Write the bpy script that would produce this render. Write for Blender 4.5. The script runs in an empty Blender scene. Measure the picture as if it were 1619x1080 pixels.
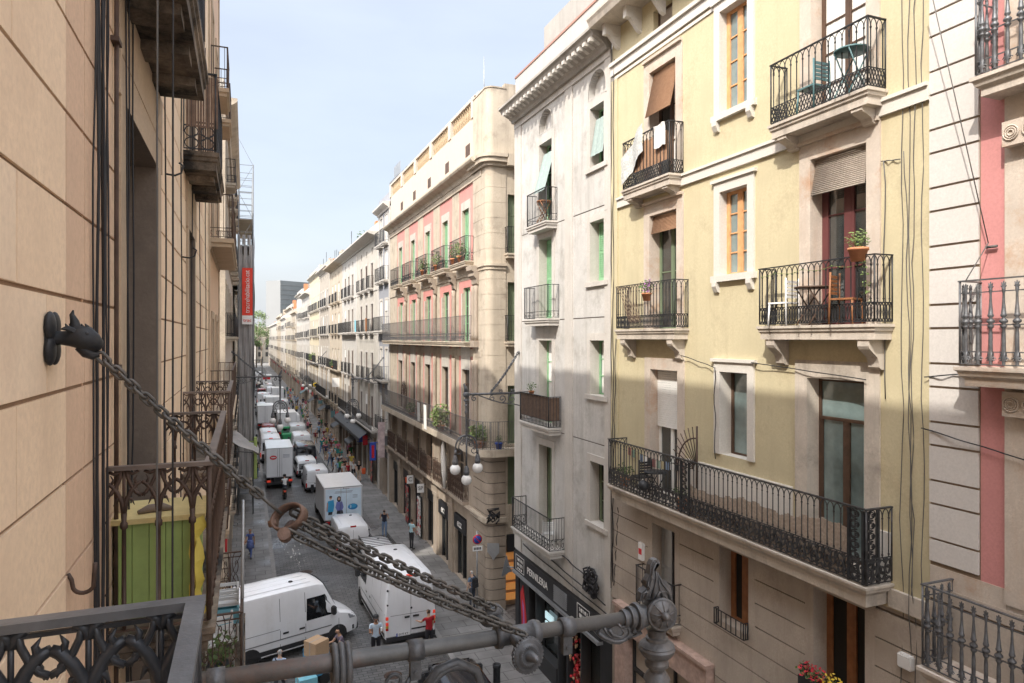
import bpy, bmesh, math, random
from mathutils import Vector, Matrix
from math import sin, cos, pi, radians, sqrt, atan2
random.seed(7)
sc = bpy.context.scene
COL = sc.collection
# ------------------------------------------------------------ camera, sky, sun, exposure
YAW = 21.34
cam = bpy.data.objects.new('camera', bpy.data.cameras.new('camera'))
COL.objects.link(cam)
cam.location = (0, 0, 12)
cam.rotation_euler = (radians(90), 0, radians(-YAW))
cam.data.sensor_width = 36
cam.data.lens = 24.0
cam.data.shift_y = -0.003
cam.data.clip_start = 0.05
cam.data.clip_end = 12000
sc.camera = cam
SUN_TO = Vector((1.0, 0.70, -1.28)).normalized()          # the way the sunlight travels
world = bpy.data.worlds.new('World'); sc.world = world
world.use_nodes = True
nt = world.node_tree
sky = nt.nodes.new('ShaderNodeTexSky'); sky.sky_type = 'NISHITA'; sky.sun_disc = False
sky.sun_elevation = math.asin(-SUN_TO.z)
sky.sun_rotation = atan2(-SUN_TO.x, -SUN_TO.y)
sky.altitude = 20; sky.air_density = 1.0; sky.dust_density = 6.0; sky.ozone_density = 1.0
bg = nt.nodes['Background']
veil = nt.nodes.new('ShaderNodeMix'); veil.data_type = 'RGBA'; veil.inputs[0].default_value = .62   # thin high haze whitening the sky
nt.links.new(sky.outputs[0], veil.inputs[6]); 
gm = nt.nodes.new('ShaderNodeTexCoord')                       # the haze glows around the sun and towards the zenith
dt = nt.nodes.new('ShaderNodeVectorMath'); dt.operation = 'DOT_PRODUCT'; dt.inputs[1].default_value = -SUN_TO
nt.links.new(gm.outputs['Generated'], dt.inputs[0])
cl = nt.nodes.new('ShaderNodeMath'); cl.operation = 'MAXIMUM'; cl.inputs[1].default_value = 0; nt.links.new(dt.outputs['Value'], cl.inputs[0])
pw = nt.nodes.new('ShaderNodeMath'); pw.operation = 'POWER'; pw.inputs[1].default_value = 2.; nt.links.new(cl.outputs[0], pw.inputs[0])
sx = nt.nodes.new('ShaderNodeSeparateXYZ'); nt.links.new(gm.outputs['Generated'], sx.inputs[0])
z2 = nt.nodes.new('ShaderNodeMath'); z2.operation = 'POWER'; z2.inputs[1].default_value = 3.; nt.links.new(sx.outputs['Z'], z2.inputs[0])
a1 = nt.nodes.new('ShaderNodeMath'); a1.operation = 'MULTIPLY_ADD'; a1.inputs[1].default_value = 4.5; a1.inputs[2].default_value = 1.; nt.links.new(pw.outputs[0], a1.inputs[0])
a2 = nt.nodes.new('ShaderNodeMath'); a2.operation = 'MULTIPLY_ADD'; a2.inputs[1].default_value = 1.8; nt.links.new(z2.outputs[0], a2.inputs[0]); nt.links.new(a1.outputs[0], a2.inputs[2])
h1 = nt.nodes.new('ShaderNodeMath'); h1.operation = 'SUBTRACT'; h1.inputs[0].default_value = 1.; nt.links.new(sx.outputs['Z'], h1.inputs[1])
h2 = nt.nodes.new('ShaderNodeMath'); h2.operation = 'POWER'; h2.inputs[1].default_value = 9.; nt.links.new(h1.outputs[0], h2.inputs[0])
a3 = nt.nodes.new('ShaderNodeMath'); a3.operation = 'MULTIPLY_ADD'; a3.inputs[1].default_value = .55; nt.links.new(h2.outputs[0], a3.inputs[0]); nt.links.new(a2.outputs[0], a3.inputs[2])
cn = nt.nodes.new('ShaderNodeTexNoise'); cn.inputs['Scale'].default_value = 3.5; cn.inputs['Detail'].default_value = 5
cm = nt.nodes.new('ShaderNodeMapping'); cm.inputs['Scale'].default_value = (1, 1, 3.5); nt.links.new(gm.outputs['Generated'], cm.inputs[0]); nt.links.new(cm.outputs[0], cn.inputs[0])
cr = nt.nodes.new('ShaderNodeMapRange'); cr.inputs[1].default_value = .3; cr.inputs[2].default_value = .7; cr.inputs[3].default_value = .93; cr.inputs[4].default_value = 1.08; nt.links.new(cn.outputs[0], cr.inputs[0])
a4 = nt.nodes.new('ShaderNodeMath'); a4.operation = 'MULTIPLY'; nt.links.new(a3.outputs[0], a4.inputs[0]); nt.links.new(cr.outputs[0], a4.inputs[1])
hz = nt.nodes.new('ShaderNodeVectorMath'); hz.operation = 'SCALE'; hz.inputs[0].default_value = (2.0, 2.09, 2.22); nt.links.new(a4.outputs[0], hz.inputs['Scale'])
nt.links.new(hz.outputs[0], veil.inputs[7])
nt.links.new(veil.outputs[2], bg.inputs[0]); bg.inputs[1].default_value = 0.15
sun = bpy.data.objects.new('sun', bpy.data.lights.new('sun', 'SUN')); COL.objects.link(sun)
sun.data.energy = 2.0; sun.data.angle = radians(0.53); sun.data.color = (1, .94, .85)
sun.rotation_euler = SUN_TO.to_track_quat('-Z', 'Y').to_euler()
sun.location = (0, 0, 60)
vs = sc.view_settings
vs.view_transform = 'Standard'; vs.look = 'None'; vs.gamma = 1; vs.use_curve_mapping = False
vs.exposure = 1.4
sc.cycles.use_denoising = True
sc.cycles.max_bounces = 8; sc.cycles.diffuse_bounces = 5; sc.cycles.glossy_bounces = 3
sc.cycles.transmission_bounces = 4; sc.cycles.sample_clamp_indirect = 6

# ------------------------------------------------------------ materials
MATS = {}
def mat(name, c, rough=.75, metal=0., var=.12, vs_=1.5, streak=0., grime=0., gc=None, bump=0., bs=40., spec=.4, hue=None, coat=0., gth=.52):
    """procedural paint/stone/metal: base colour, mottling, vertical stains and a fine bump"""
    if name in MATS: return MATS[name]
    m = bpy.data.materials.new(name); m.use_nodes = True
    n = m.node_tree.nodes; l = m.node_tree.links
    b = n['Principled BSDF']
    b.inputs['Roughness'].default_value = rough; b.inputs['Metallic'].default_value = metal
    b.inputs['Specular IOR Level'].default_value = spec
    if coat: b.inputs['Coat Weight'].default_value = coat; b.inputs['Coat Roughness'].default_value = .08
    tc = n.new('ShaderNodeTexCoord')
    col = None
    def mixc(fac, a, bcol):
        x = n.new('ShaderNodeMix'); x.data_type = 'RGBA'
        if isinstance(fac, float): x.inputs[0].default_value = fac
        else: l.new(fac, x.inputs[0])
        for s, v in ((6, a), (7, bcol)):
            if isinstance(v, tuple): x.inputs[s].default_value = (*v, 1)
            else: l.new(v, x.inputs[s])
        return x.outputs[2]
    def noise(scale, sz=(1, 1, 1), det=6, rg=.6):
        mp = n.new('ShaderNodeMapping'); mp.inputs['Scale'].default_value = sz
        l.new(tc.outputs['Object'], mp.inputs[0])
        t = n.new('ShaderNodeTexNoise'); t.inputs['Scale'].default_value = scale
        t.inputs['Detail'].default_value = det; t.inputs['Roughness'].default_value = rg
        l.new(mp.outputs[0], t.inputs[0]); return t.outputs['Fac']
    def ramp(v, a, b_):
        r = n.new('ShaderNodeMapRange'); r.inputs[1].default_value = a; r.inputs[2].default_value = b_
        l.new(v, r.inputs[0]); return r.outputs[0]
    c = tuple(c)
    lo = tuple(x * (1 - var) for x in c); hi = tuple(min(.9, x * (1 + var)) for x in c)
    if hue: hi = hue
    col = mixc(ramp(noise(vs_), .3, .7), lo, hi)
    if rough >= .75 and not metal:                            # fine grain of plaster, stone or cloth
        col = mixc(ramp(noise(26, det=5, rg=.75), .35, .62), tuple(x * .88 for x in c), col)
    if grime:
        g = gc or tuple(x * .35 for x in c)
        f = n.new('ShaderNodeMath'); f.operation = 'MULTIPLY'; f.inputs[1].default_value = grime
        l.new(ramp(noise(.9, det=12, rg=.74), gth, gth + .16), f.inputs[0])
        col = mixc(f.outputs[0], col, g)
    if streak:
        g = gc or tuple(x * .4 for x in c)
        f = n.new('ShaderNodeMath'); f.operation = 'MULTIPLY'; f.inputs[1].default_value = streak
        l.new(ramp(noise(1.3, (2.1, 2.1, .20), 9, .72), .50, .78), f.inputs[0])
        col = mixc(f.outputs[0], col, g)
    l.new(col, b.inputs['Base Color'])
    if bump:
        bp = n.new('ShaderNodeBump'); bp.inputs['Strength'].default_value = bump; bp.inputs['Distance'].default_value = .02
        l.new(noise(bs, det=4), bp.inputs['Height']); l.new(bp.outputs[0], b.inputs['Normal'])
    MATS[name] = m
    return m
def glass(name, c=(.03, .035, .035), rough=.06):
    if name in MATS: return MATS[name]
    m = mat(name, c, rough, var=.5, vs_=.9, spec=1., bump=.03, bs=2)
    m.node_tree.nodes['Principled BSDF'].inputs['IOR'].default_value = 1.7
    return m
def emit(name, c, s):
    if name in MATS: return MATS[name]
    m = mat(name, c, .4)
    b = m.node_tree.nodes['Principled BSDF']
    b.inputs['Emission Color'].default_value = (*c, 1); b.inputs['Emission Strength'].default_value = s
    return m
def slabs(name, c1, c2, mortar, bw, bh, rough, ms=.012, off=.5, rot=0., wet=.0, bump=.35):
    """paving: bonded rectangular stones with joints, some of it wet"""
    m = bpy.data.materials.new(name); m.use_nodes = True
    n = m.node_tree.nodes; l = m.node_tree.links; b = n['Principled BSDF']
    tc = n.new('ShaderNodeTexCoord'); mp = n.new('ShaderNodeMapping'); mp.inputs['Rotation'].default_value = (0, 0, rot)
    l.new(tc.outputs['Object'], mp.inputs[0])
    br = n.new('ShaderNodeTexBrick'); br.offset = off
    br.inputs['Scale'].default_value = 1; br.inputs['Brick Width'].default_value = bw; br.inputs['Row Height'].default_value = bh
    br.inputs['Mortar Size'].default_value = ms; br.inputs['Color1'].default_value = (*c1, 1); br.inputs['Color2'].default_value = (*c2, 1)
    br.inputs['Mortar'].default_value = (*mortar, 1); br.inputs['Mortar Smooth'].default_value = .3
    l.new(mp.outputs[0], br.inputs[0])
    ns = n.new('ShaderNodeTexNoise'); ns.inputs['Scale'].default_value = .7; ns.inputs['Detail'].default_value = 8; ns.inputs['Roughness'].default_value = .7
    l.new(tc.outputs['Object'], ns.inputs[0])
    mr = n.new('ShaderNodeMapRange'); mr.inputs[1].default_value = .3; mr.inputs[2].default_value = .7; mr.inputs[3].default_value = .65; mr.inputs[4].default_value = 1.3
    l.new(ns.outputs[0], mr.inputs[0])
    mx = n.new('ShaderNodeMix'); mx.data_type = 'RGBA'; mx.blend_type = 'MULTIPLY'; mx.inputs[0].default_value = 1
    l.new(br.outputs[0], mx.inputs[6]); l.new(mr.outputs[0], mx.inputs[7])
    l.new(mx.outputs[2], b.inputs['Base Color'])
    wn = n.new('ShaderNodeTexNoise'); wn.inputs['Scale'].default_value = .33; wn.inputs['Detail'].default_value = 5
    l.new(tc.outputs['Object'], wn.inputs[0])
    wr = n.new('ShaderNodeMapRange'); wr.inputs[1].default_value = .5; wr.inputs[2].default_value = .68; wr.inputs[3].default_value = rough; wr.inputs[4].default_value = max(.08, rough - wet)
    l.new(wn.outputs[0], wr.inputs[0]); l.new(wr.outputs[0], b.inputs['Roughness'])
    bp = n.new('ShaderNodeBump'); bp.inputs['Strength'].default_value = bump; bp.inputs['Distance'].default_value = .02
    iv = n.new('ShaderNodeMath'); iv.operation = 'SUBTRACT'; iv.inputs[0].default_value = 1
    l.new(br.outputs['Fac'], iv.inputs[1])
    ad = n.new('ShaderNodeMath'); ad.operation = 'MULTIPLY_ADD'; ad.inputs[1].default_value = .3
    n2 = n.new('ShaderNodeTexNoise'); n2.inputs['Scale'].default_value = 9; n2.inputs['Detail'].default_value = 6
    l.new(tc.outputs['Object'], n2.inputs[0]); l.new(n2.outputs[0], ad.inputs[0]); l.new(iv.outputs[0], ad.inputs[2])
    l.new(ad.outputs[0], bp.inputs['Height']); l.new(bp.outputs[0], b.inputs['Normal'])
    MATS[name] = m
    return m
M = {}
M['yellow'] = mat('yellow_stucco', (.55, .485, .32), .85, var=.12, vs_=.9, streak=.5, grime=.7, gc=(.38, .32, .21), bump=.08, bs=60)
M['trimstone'] = mat('pale_stone_trim', (.54, .48, .41), .8, var=.16, vs_=2.5, streak=.75, grime=.6, gc=(.19, .165, .14), bump=.1)
M['whitetrim'] = mat('white_painted_trim', (.62, .59, .54), .75, var=.05, streak=.2, gc=(.5, .45, .4))
M['rawstone'] = mat('weathered_stone', (.54, .47, .40), .85, var=.16, vs_=3, streak=.4, grime=.8, gc=(.42, .25, .15), bump=.2)
M['granite'] = mat('grooved_stone_wall', (.44, .38, .32), .8, var=.15, streak=.45, grime=.35, gc=(.22, .18, .15), bump=.12)
M['groove'] = mat('stone_groove', (.12, .10, .085), .9)
M['grey'] = mat('grey_stucco', (.52, .505, .48), .85, var=.16, streak=.75, grime=.7, gth=.5, gc=(.28, .26, .23), bump=.08)
M['greytrim'] = mat('grey_stucco_trim', (.53, .50, .46), .85, var=.12, streak=.7, grime=.4, gc=(.36, .33, .29))
M['whitewall'] = mat('off_white_stucco', (.60, .57, .54), .8, var=.04, streak=.15, gc=(.5, .46, .42), bump=.05)
M['whitegroove'] = mat('wall_groove_brown', (.24, .18, .13), .9)
M['pinkband'] = mat('pink_painted_band', (.56, .25, .24), .8, var=.06, streak=.2, gc=(.45, .2, .18))
M['pinkwall'] = mat('salmon_painted_panel', (.58, .26, .23), .8, var=.08, streak=.2)
M['beige'] = mat('beige_sandstone', (.47, .405, .32), .85, var=.2, vs_=1.1, streak=.7, grime=.8, gc=(.23, .19, .15), bump=.15)
M['darkstone'] = mat('sooty_sandstone', (.36, .30, .24), .85, var=.18, streak=.5, grime=.5, gc=(.16, .13, .10), bump=.15)
M['cream'] = mat('cream_stucco', (.47, .41, .33), .85, var=.1, streak=.6, grime=.5, gc=(.28, .24, .19))
M['creamlight'] = mat('pale_cream_stucco', (.49, .46, .41), .85, var=.1, streak=.6, grime=.5, gc=(.30, .27, .23))
M['paleyellow'] = mat('pale_yellow_stucco', (.56, .50, .37), .85, var=.06, streak=.3, gc=(.48, .4, .28))
M['stainedwhite'] = mat('rain_stained_white_stucco', (.50, .48, .45), .85, var=.1, streak=.7, grime=.6, gc=(.28, .26, .23))
M['bluegrey'] = mat('blue_grey_stucco', (.30, .31, .34), .85, var=.06, streak=.3)
M['peach'] = mat('peach_painted_ashlar', (.86, .655, .46), .8, var=.06, vs_=2.2, streak=.25, grime=.3, gc=(.60, .42, .29), bump=.05)
M['peach2'] = mat('darker_peach_quoin', (.70, .49, .34), .8, var=.07, streak=.2, gc=(.40, .25, .17), bump=.05)
M['peach3'] = mat('pale_peach_block', (.86, .675, .49), .8, var=.06, vs_=2.6, streak=.25, grime=.25, gc=(.60, .42, .3), bump=.05)
M['peachjoint'] = mat('ashlar_joint', (.30, .20, .13), .9)
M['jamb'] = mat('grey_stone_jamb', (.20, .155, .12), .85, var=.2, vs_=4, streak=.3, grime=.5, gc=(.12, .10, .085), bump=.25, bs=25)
M['lintel'] = mat('tan_stone_lintel', (.48, .37, .26), .85, var=.12, streak=.3, grime=.5, gc=(.24, .18, .13), bump=.2)
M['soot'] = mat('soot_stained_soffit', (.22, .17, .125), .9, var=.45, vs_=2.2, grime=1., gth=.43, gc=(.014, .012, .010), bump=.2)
M['iron'] = mat('black_wrought_iron', (.030, .031, .034), .55, metal=.2, var=.4, vs_=9, bump=.1)
M['iron_grey'] = mat('grey_painted_iron', (.11, .113, .12), .42, metal=.3, var=.35, vs_=11, grime=.7, gc=(.20, .175, .155), bump=.25)
M['iron_rust'] = mat('rusty_brown_iron', (.075, .048, .036), .6, metal=.2, var=.4, vs_=6, grime=.4, gc=(.14, .07, .04), bump=.15)
M['iron_pipe'] = mat('grey_iron_worn_paint', (.12, .118, .115), .45, metal=.4, var=.3, vs_=5, grime=.75, gc=(.23, .12, .085), bump=.12)
M['iron_chain'] = mat('dull_steel_chain', (.105, .098, .09), .5, metal=.5, var=.3, vs_=14, grime=.35, gc=(.22, .15, .11), bump=.1)
M['iron_clamp'] = mat('rust_brown_clamp', (.17, .11, .085), .55, metal=.4, var=.3, vs_=14, bump=.2)
M['glass'] = glass('window_glass')
M['glassblue'] = glass('window_glass_teal', (.16, .22, .22), .08)
M['glassfar'] = mat('dark_opening', (.05, .046, .042), .5, var=.5, vs_=.8)
M['dark'] = mat('dark_interior', (.02, .018, .016), .9)
M['brownwood'] = mat('dark_brown_window_wood', (.085, .05, .033), .55, var=.25, vs_=6)
M['wood'] = mat('orange_brown_window_wood', (.26, .11, .045), .5, var=.25, vs_=6)
M['palewood'] = mat('pale_orange_wood', (.62, .33, .15), .6, var=.2, vs_=6)
M['greenpaint'] = mat('green_painted_shutter', (.22, .42, .24), .65, var=.12, vs_=4)
M['greendark'] = mat('dull_green_door', (.15, .19, .12), .65, var=.2)
M['whitepaint'] = mat('white_gloss_paint', (.78, .78, .76), .5, var=.05)
M['roller'] = mat('white_roller_shutter', (.74, .74, .72), .6, var=.05)
M['bamboo'] = mat('brown_cane_blind', (.34, .20, .12), .8, var=.2, vs_=12)
M['bamboo2'] = mat('grey_cane_blind', (.36, .31, .26), .8, var=.2, vs_=12)
M['cable'] = mat('black_cable_rubber', (.022, .022, .025), .6)
M['cablegrey'] = mat('grey_cable_sheath', (.10, .095, .09), .6)
M['terracotta'] = mat('terracotta_pot', (.52, .22, .11), .8, var=.15, vs_=8)
M['leaf'] = mat('leaf_green', (.075, .12, .035), .6, var=.45, vs_=9)
M['leaf2'] = mat('leaf_light_green', (.12, .17, .05), .6, var=.45, vs_=9)
M['flower_r'] = mat('red_petals', (.55, .03, .05), .6); M['flower_y'] = mat('yellow_petals', (.7, .5, .05), .6); M['flower_p'] = mat('purple_petals', (.35, .12, .36), .6)
M['vanwhite'] = mat('white_vehicle_paint', (.74, .75, .77), .28, var=.03, coat=.4, grime=.3, streak=.25, gc=(.5, .49, .46))
M['vangrey'] = mat('silver_vehicle_paint', (.55, .56, .57), .3, metal=.2, var=.03, coat=.4)
M['vanblack'] = mat('black_vehicle_paint', (.018, .02, .026), .22, var=.1, coat=.6)
M['tyre'] = mat('tyre_rubber', (.022, .022, .022), .85)
M['trim'] = mat('black_plastic_trim', (.03, .03, .032), .6)
M['rim'] = mat('wheel_rim', (.32, .33, .34), .4, metal=.6)
M['carglass'] = glass('vehicle_glass', (.012, .014, .016), .05)
M['lamp_red'] = mat('red_lamp_lens', (.40, .015, .015), .2); M['lamp_on'] = emit('lit_brake_lamp', (.62, .05, .025), .16)
M['lamp_amber'] = mat('amber_lamp_lens', (.50, .30, .04), .25); M['lamp_w'] = mat('headlamp_lens', (.25, .26, .28), .1)
M['plate'] = mat('number_plate', (.75, .75, .74), .5); M['ink'] = mat('black_ink', (.02, .02, .02), .6)
M['flag_r'] = mat('faded_red_flag', (.34, .14, .13), .85); M['flag_b'] = mat('faded_blue_flag', (.18, .24, .34), .85); M['flag_y'] = mat('faded_ochre_flag', (.42, .36, .22), .85); M['flag_g'] = mat('faded_green_flag', (.20, .28, .22), .85)
M['globe'] = mat('opal_glass_globe', (.78, .76, .73), .25, var=.03)
M['shopblack'] = mat('black_shopfront_board', (.022, .022, .024), .5, var=.3)
M['signwhite'] = mat('white_sign_lettering', (.78, .77, .74), .6)
M['redcloth'] = mat('red_cloth', (.48, .03, .035), .8); M['whitecloth'] = mat('white_cloth', (.72, .71, .68), .85)
M['roof'] = mat('roof_terracotta_deck', (.36, .25, .19), .9, var=.2)
M['banner'] = mat('red_banner_vinyl', (.70, .055, .03), .6, var=.04)
M['steel'] = mat('scaffold_steel', (.20, .21, .22), .5, metal=.5)
M['net'] = mat('grey_scaffold_netting', (.30, .29, .28), .9, var=.25, vs_=.8, streak=.3)
M['card'] = mat('brown_cardboard', (.46, .31, .19), .85, var=.08)
M['blueplastic'] = mat('blue_plastic', (.05, .24, .42), .5); M['ltblue'] = mat('light_blue_cover', (.22, .52, .62), .6)
M['lime'] = mat('lime_green_painted_wood', (.27, .35, .11), .6, var=.15, vs_=5, streak=.5, grime=.4); M['yellowpl'] = mat('yellow_plastic_sheet', (.66, .52, .10), .45, var=.1)
M['paleyellow_board'] = mat('faded_yellow_board', (.62, .49, .22), .8, var=.15, vs_=5, grime=.4, gc=(.4, .3, .16))
M['iron_rail'] = mat('sky_sheen_grey_handrail', (.17, .175, .185), .34, metal=.35, var=.25, vs_=6, bump=.1)  # handrail lighter than its bars: the sky's reflection put into the colour
M['whiteplastic'] = mat('white_plastic', (.74, .74, .73), .5)
M['teal'] = mat('teal_painted_metal', (.08, .16, .17), .5)
M['bluesign'] = mat('blue_sign_face', (.03, .08, .40), .5); M['redsign'] = mat('red_sign_face', (.55, .02, .03), .5); M['metalgrey'] = mat('galvanised_metal', (.36, .37, .38), .45, metal=.6)

# ------------------------------------------------------------ object helpers
def tag(o, label=None, cat=None, group=None, kind=None):
    if label: o['label'] = label
    if cat: o['category'] = cat
    if group: o['group'] = group
    if kind: o['kind'] = kind
    return o
def empty(name, loc=(0, 0, 0), rz=0., label=None, cat=None, group=None):
    o = bpy.data.objects.new(name, None); COL.objects.link(o)
    o.location = loc; o.rotation_euler = (0, 0, rz); o.empty_display_size = .2
    return tag(o, label, cat, group)
def finish(bm, name, mats, parent=None, world=True, smooth=None):
    """one mesh object from a bmesh; world=True: the bmesh is in world coordinates"""
    me = bpy.data.meshes.new(name)
    if smooth is not None:
        for f in bm.faces: f.smooth = True
    bm.to_mesh(me); bm.free()
    if not isinstance(mats, (list, tuple)): mats = [mats]
    for m in mats: me.materials.append(M[m] if isinstance(m, str) else m)
    if smooth is not None and smooth < 179:
        try: me.set_sharp_from_angle(angle=radians(smooth))
        except Exception: pass
    return link(me, name, parent, world)
def link(me, name, parent=None, world=True):
    o = bpy.data.objects.new(name, me); COL.objects.link(o)
    if parent is not None:
        o.parent = parent
        if world:
            o.matrix_parent_inverse = parent_world(parent).inverted()
    return o
def parent_world(p):
    m = Matrix.LocRotScale(p.location, p.rotation_euler, p.scale)
    if p.parent: return parent_world(p.parent) @ p.matrix_parent_inverse @ m
    return m
def copy_tree(o, parent=None):
    c = o.copy(); COL.objects.link(c)
    if parent is not None: c.parent = parent
    for ch in list(o.children): copy_tree(ch, c)
    return c
def quad(bm, a, b, c, d, mi=0):
    f = bm.faces.new([bm.verts.new(p) for p in (a, b, c, d)]); f.material_index = mi; return f
def box(bm, x0, x1, y0, y1, z0, z1, mi=0, mtx=None):
    v = [Vector((x, y, z)) for z in (z0, z1) for x, y in ((x0, y0), (x1, y0), (x1, y1), (x0, y1))]
    if mtx is not None: v = [mtx @ p for p in v]
    v = [bm.verts.new(p) for p in v]
    for ids in ((3, 2, 1, 0), (4, 5, 6, 7), (0, 1, 5, 4), (1, 2, 6, 5), (2, 3, 7, 6), (3, 0, 4, 7)):
        f = bm.faces.new([v[i] for i in ids]); f.material_index = mi
def tube(bm, pts, r, n=6, mi=0, closed=False, cap=True):
    pts = [Vector(p) for p in pts]
    if len(pts) < 2: return
    rs = r if isinstance(r, (list, tuple)) else [r] * len(pts)
    rings = []; up = None
    N = len(pts)
    for i, p in enumerate(pts):
        if closed: d = pts[(i + 1) % N] - pts[i - 1]
        else: d = pts[min(i + 1, N - 1)] - pts[max(i - 1, 0)]
        if d.length < 1e-9: d = Vector((0, 0, 1))
        d.normalize()
        if up is None:
            up = Vector((0, 0, 1)) if abs(d.z) < .9 else Vector((1, 0, 0))
        s = d.cross(up)
        if s.length < 1e-6: s = d.orthogonal()
        s.normalize(); up = s.cross(d).normalized()
        rings.append([bm.verts.new(p + (s * cos(2 * pi * (k + .5) / n) + up * sin(2 * pi * (k + .5) / n)) * rs[i]) for k in range(n)])
    m = N if closed else N - 1
    for i in range(m):
        a, b = rings[i], rings[(i + 1) % N]
        for k in range(n):
            f = bm.faces.new((a[k], a[(k + 1) % n], b[(k + 1) % n], b[k])); f.material_index = mi; f.smooth = n > 4
    if cap and not closed:
        f = bm.faces.new(rings[0][::-1]); f.material_index = mi
        f = bm.faces.new(rings[-1]); f.material_index = mi
def lathe(bm, prof, n=16, mi=0, mtx=None, smooth=True):
    """prof: list of (radius, z) turned about z"""
    rings = []
    for r, z in prof:
        ring = []
        for k in range(n):
            p = Vector((r * cos(2 * pi * k / n), r * sin(2 * pi * k / n), z))
            ring.append(bm.verts.new(mtx @ p if mtx is not None else p))
        rings.append(ring)
    for a, b in zip(rings, rings[1:]):
        for k in range(n):
            f = bm.faces.new((a[k], a[(k + 1) % n], b[(k + 1) % n], b[k])); f.material_index = mi; f.smooth = smooth
    for ring, rev in ((rings[0], True), (rings[-1], False)):
        f = bm.faces.new(ring[::-1] if rev else ring); f.material_index = mi
def prism(bm, poly, d0, d1, fn, mi=0):
    """polygon of (a,b) extruded from d0 to d1; fn(a,b,d) -> point"""
    A = [bm.verts.new(fn(a, b, d0)) for a, b in poly]; B = [bm.verts.new(fn(a, b, d1)) for a, b in poly]
    n = len(poly)
    for i in range(n):
        f = bm.faces.new((A[i], A[(i + 1) % n], B[(i + 1) % n], B[i])); f.material_index = mi
    f = bm.faces.new(A[::-1]); f.material_index = mi
    f = bm.faces.new(B); f.material_index = mi
def recalc(bm):
    bmesh.ops.recalc_face_normals(bm, faces=bm.faces[:])
def spiral(cx, cy, r0, r1, a0, a1, n=14):
    return [(cx + (r0 + (r1 - r0) * i / n) * cos(a0 + (a1 - a0) * i / n), cy + (r0 + (r1 - r0) * i / n) * sin(a0 + (a1 - a0) * i / n)) for i in range(n + 1)]
def text_mesh(body, size, depth=.004):
    cu = bpy.data.curves.new('text', 'FONT'); cu.body = body; cu.size = size; cu.extrude = depth; cu.align_x = 'CENTER'; cu.align_y = 'CENTER'
    ob = bpy.data.objects.new('text', cu)
    me = bpy.data.meshes.new_from_object(ob)
    bpy.data.objects.remove(ob); bpy.data.curves.remove(cu)
    return me
def add_text(bm, body, size, mtx, mi=0, depth=.004, sx=1.):
    me = text_mesh(body, size, depth)
    b2 = bmesh.new(); b2.from_mesh(me); bpy.data.meshes.remove(me)
    vm = {}
    for v in b2.verts: vm[v] = bm.verts.new(mtx @ Vector((v.co.x * sx, v.co.y, v.co.z)))
    for f in b2.faces:
        try: g = bm.faces.new([vm[v] for v in f.verts]); g.material_index = mi
        except ValueError: pass
    b2.free()
# ------------------------------------------------------------ building kit
class Fr:
    """a facade plane: s runs along it, off stands out of it, z is up"""
    def __init__(f, p0, a, n):
        f.p0 = Vector((*p0, 0)); f.a = Vector((*a, 0)); f.n = Vector((*n, 0))
        f.rz = atan2(-f.n.x, f.n.y); f.flip = 1 if (f.a.x * cos(f.rz) + f.a.y * sin(f.rz)) > 0 else -1
    def p(f, s, off, z): return f.p0 + f.a * s + f.n * off + Vector((0, 0, z))
RIGHT = Fr((9.9, 0), (0, 1), (-1, 0))
LEFT = Fr((-.8, 0), (0, 1), (1, 0))
REV = .3
def relief(fr, rects, s0, s1, z0, z1, mats, name, parent):
    """one wall sheet: rects (sa,sb,za,zb,off,mat) painted in order; off None = opening with reveals"""
    S = sorted({round(v, 4) for r in rects for v in r[:2] if s0 < v < s1} | {s0, s1})
    Z = sorted({round(v, 4) for r in rects for v in r[2:4] if z0 < v < z1} | {z0, z1})
    si = {v: i for i, v in enumerate(S)}; zi = {v: i for i, v in enumerate(Z)}
    ns, nz = len(S) - 1, len(Z) - 1
    g = [[(0., 0)] * ns for _ in range(nz)]
    cl = lambda v, a, b: round(min(max(v, a), b), 4)
    for sa, sb, za, zb, off, mi in rects:
        i0, i1 = si[cl(sa, s0, s1)], si[cl(sb, s0, s1)]; j0, j1 = zi[cl(za, z0, z1)], zi[cl(zb, z0, z1)]
        for j in range(j0, j1):
            for i in range(i0, i1): g[j][i] = (off, mi)
    bm = bmesh.new()
    P = fr.p
    OUT = (-REV, None)
    for j in range(nz):
        i = 0
        while i < ns:
            k = i
            while k + 1 < ns and g[j][k + 1] == g[j][i]: k += 1
            off, mi = g[j][i]
            if off is not None:
                quad(bm, P(S[i], off, Z[j]), P(S[k + 1], off, Z[j]), P(S[k + 1], off, Z[j + 1]), P(S[i], off, Z[j + 1]), mi)
            i = k + 1
    val = lambda c: -REV if c[0] is None else c[0]
    for j in range(nz):
        for i in range(ns + 1):
            a = g[j][i - 1] if i > 0 else OUT; b = g[j][i] if i < ns else OUT
            va, vb = val(a), val(b)
            if abs(va - vb) > 1e-5:
                mi = (b if b[0] is None and b[1] is not None else a)[1] if va > vb else (a if a[0] is None and a[1] is not None else b)[1]
                quad(bm, P(S[i], va, Z[j]), P(S[i], va, Z[j + 1]), P(S[i], vb, Z[j + 1]), P(S[i], vb, Z[j]), mi or 0)
    for i in range(ns):
        for j in range(nz + 1):
            a = g[j - 1][i] if j > 0 else OUT; b = g[j][i] if j < nz else OUT
            va, vb = val(a), val(b)
            if abs(va - vb) > 1e-5:
                mi = (b if b[0] is None and b[1] is not None else a)[1] if va > vb else (a if a[0] is None and a[1] is not None else b)[1]
                quad(bm, P(S[i], va, Z[j]), P(S[i + 1], va, Z[j]), P(S[i + 1], vb, Z[j]), P(S[i], vb, Z[j]), mi or 0)
    recalc_outward(bm, fr)
    return finish(bm, name, mats, parent)
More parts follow.
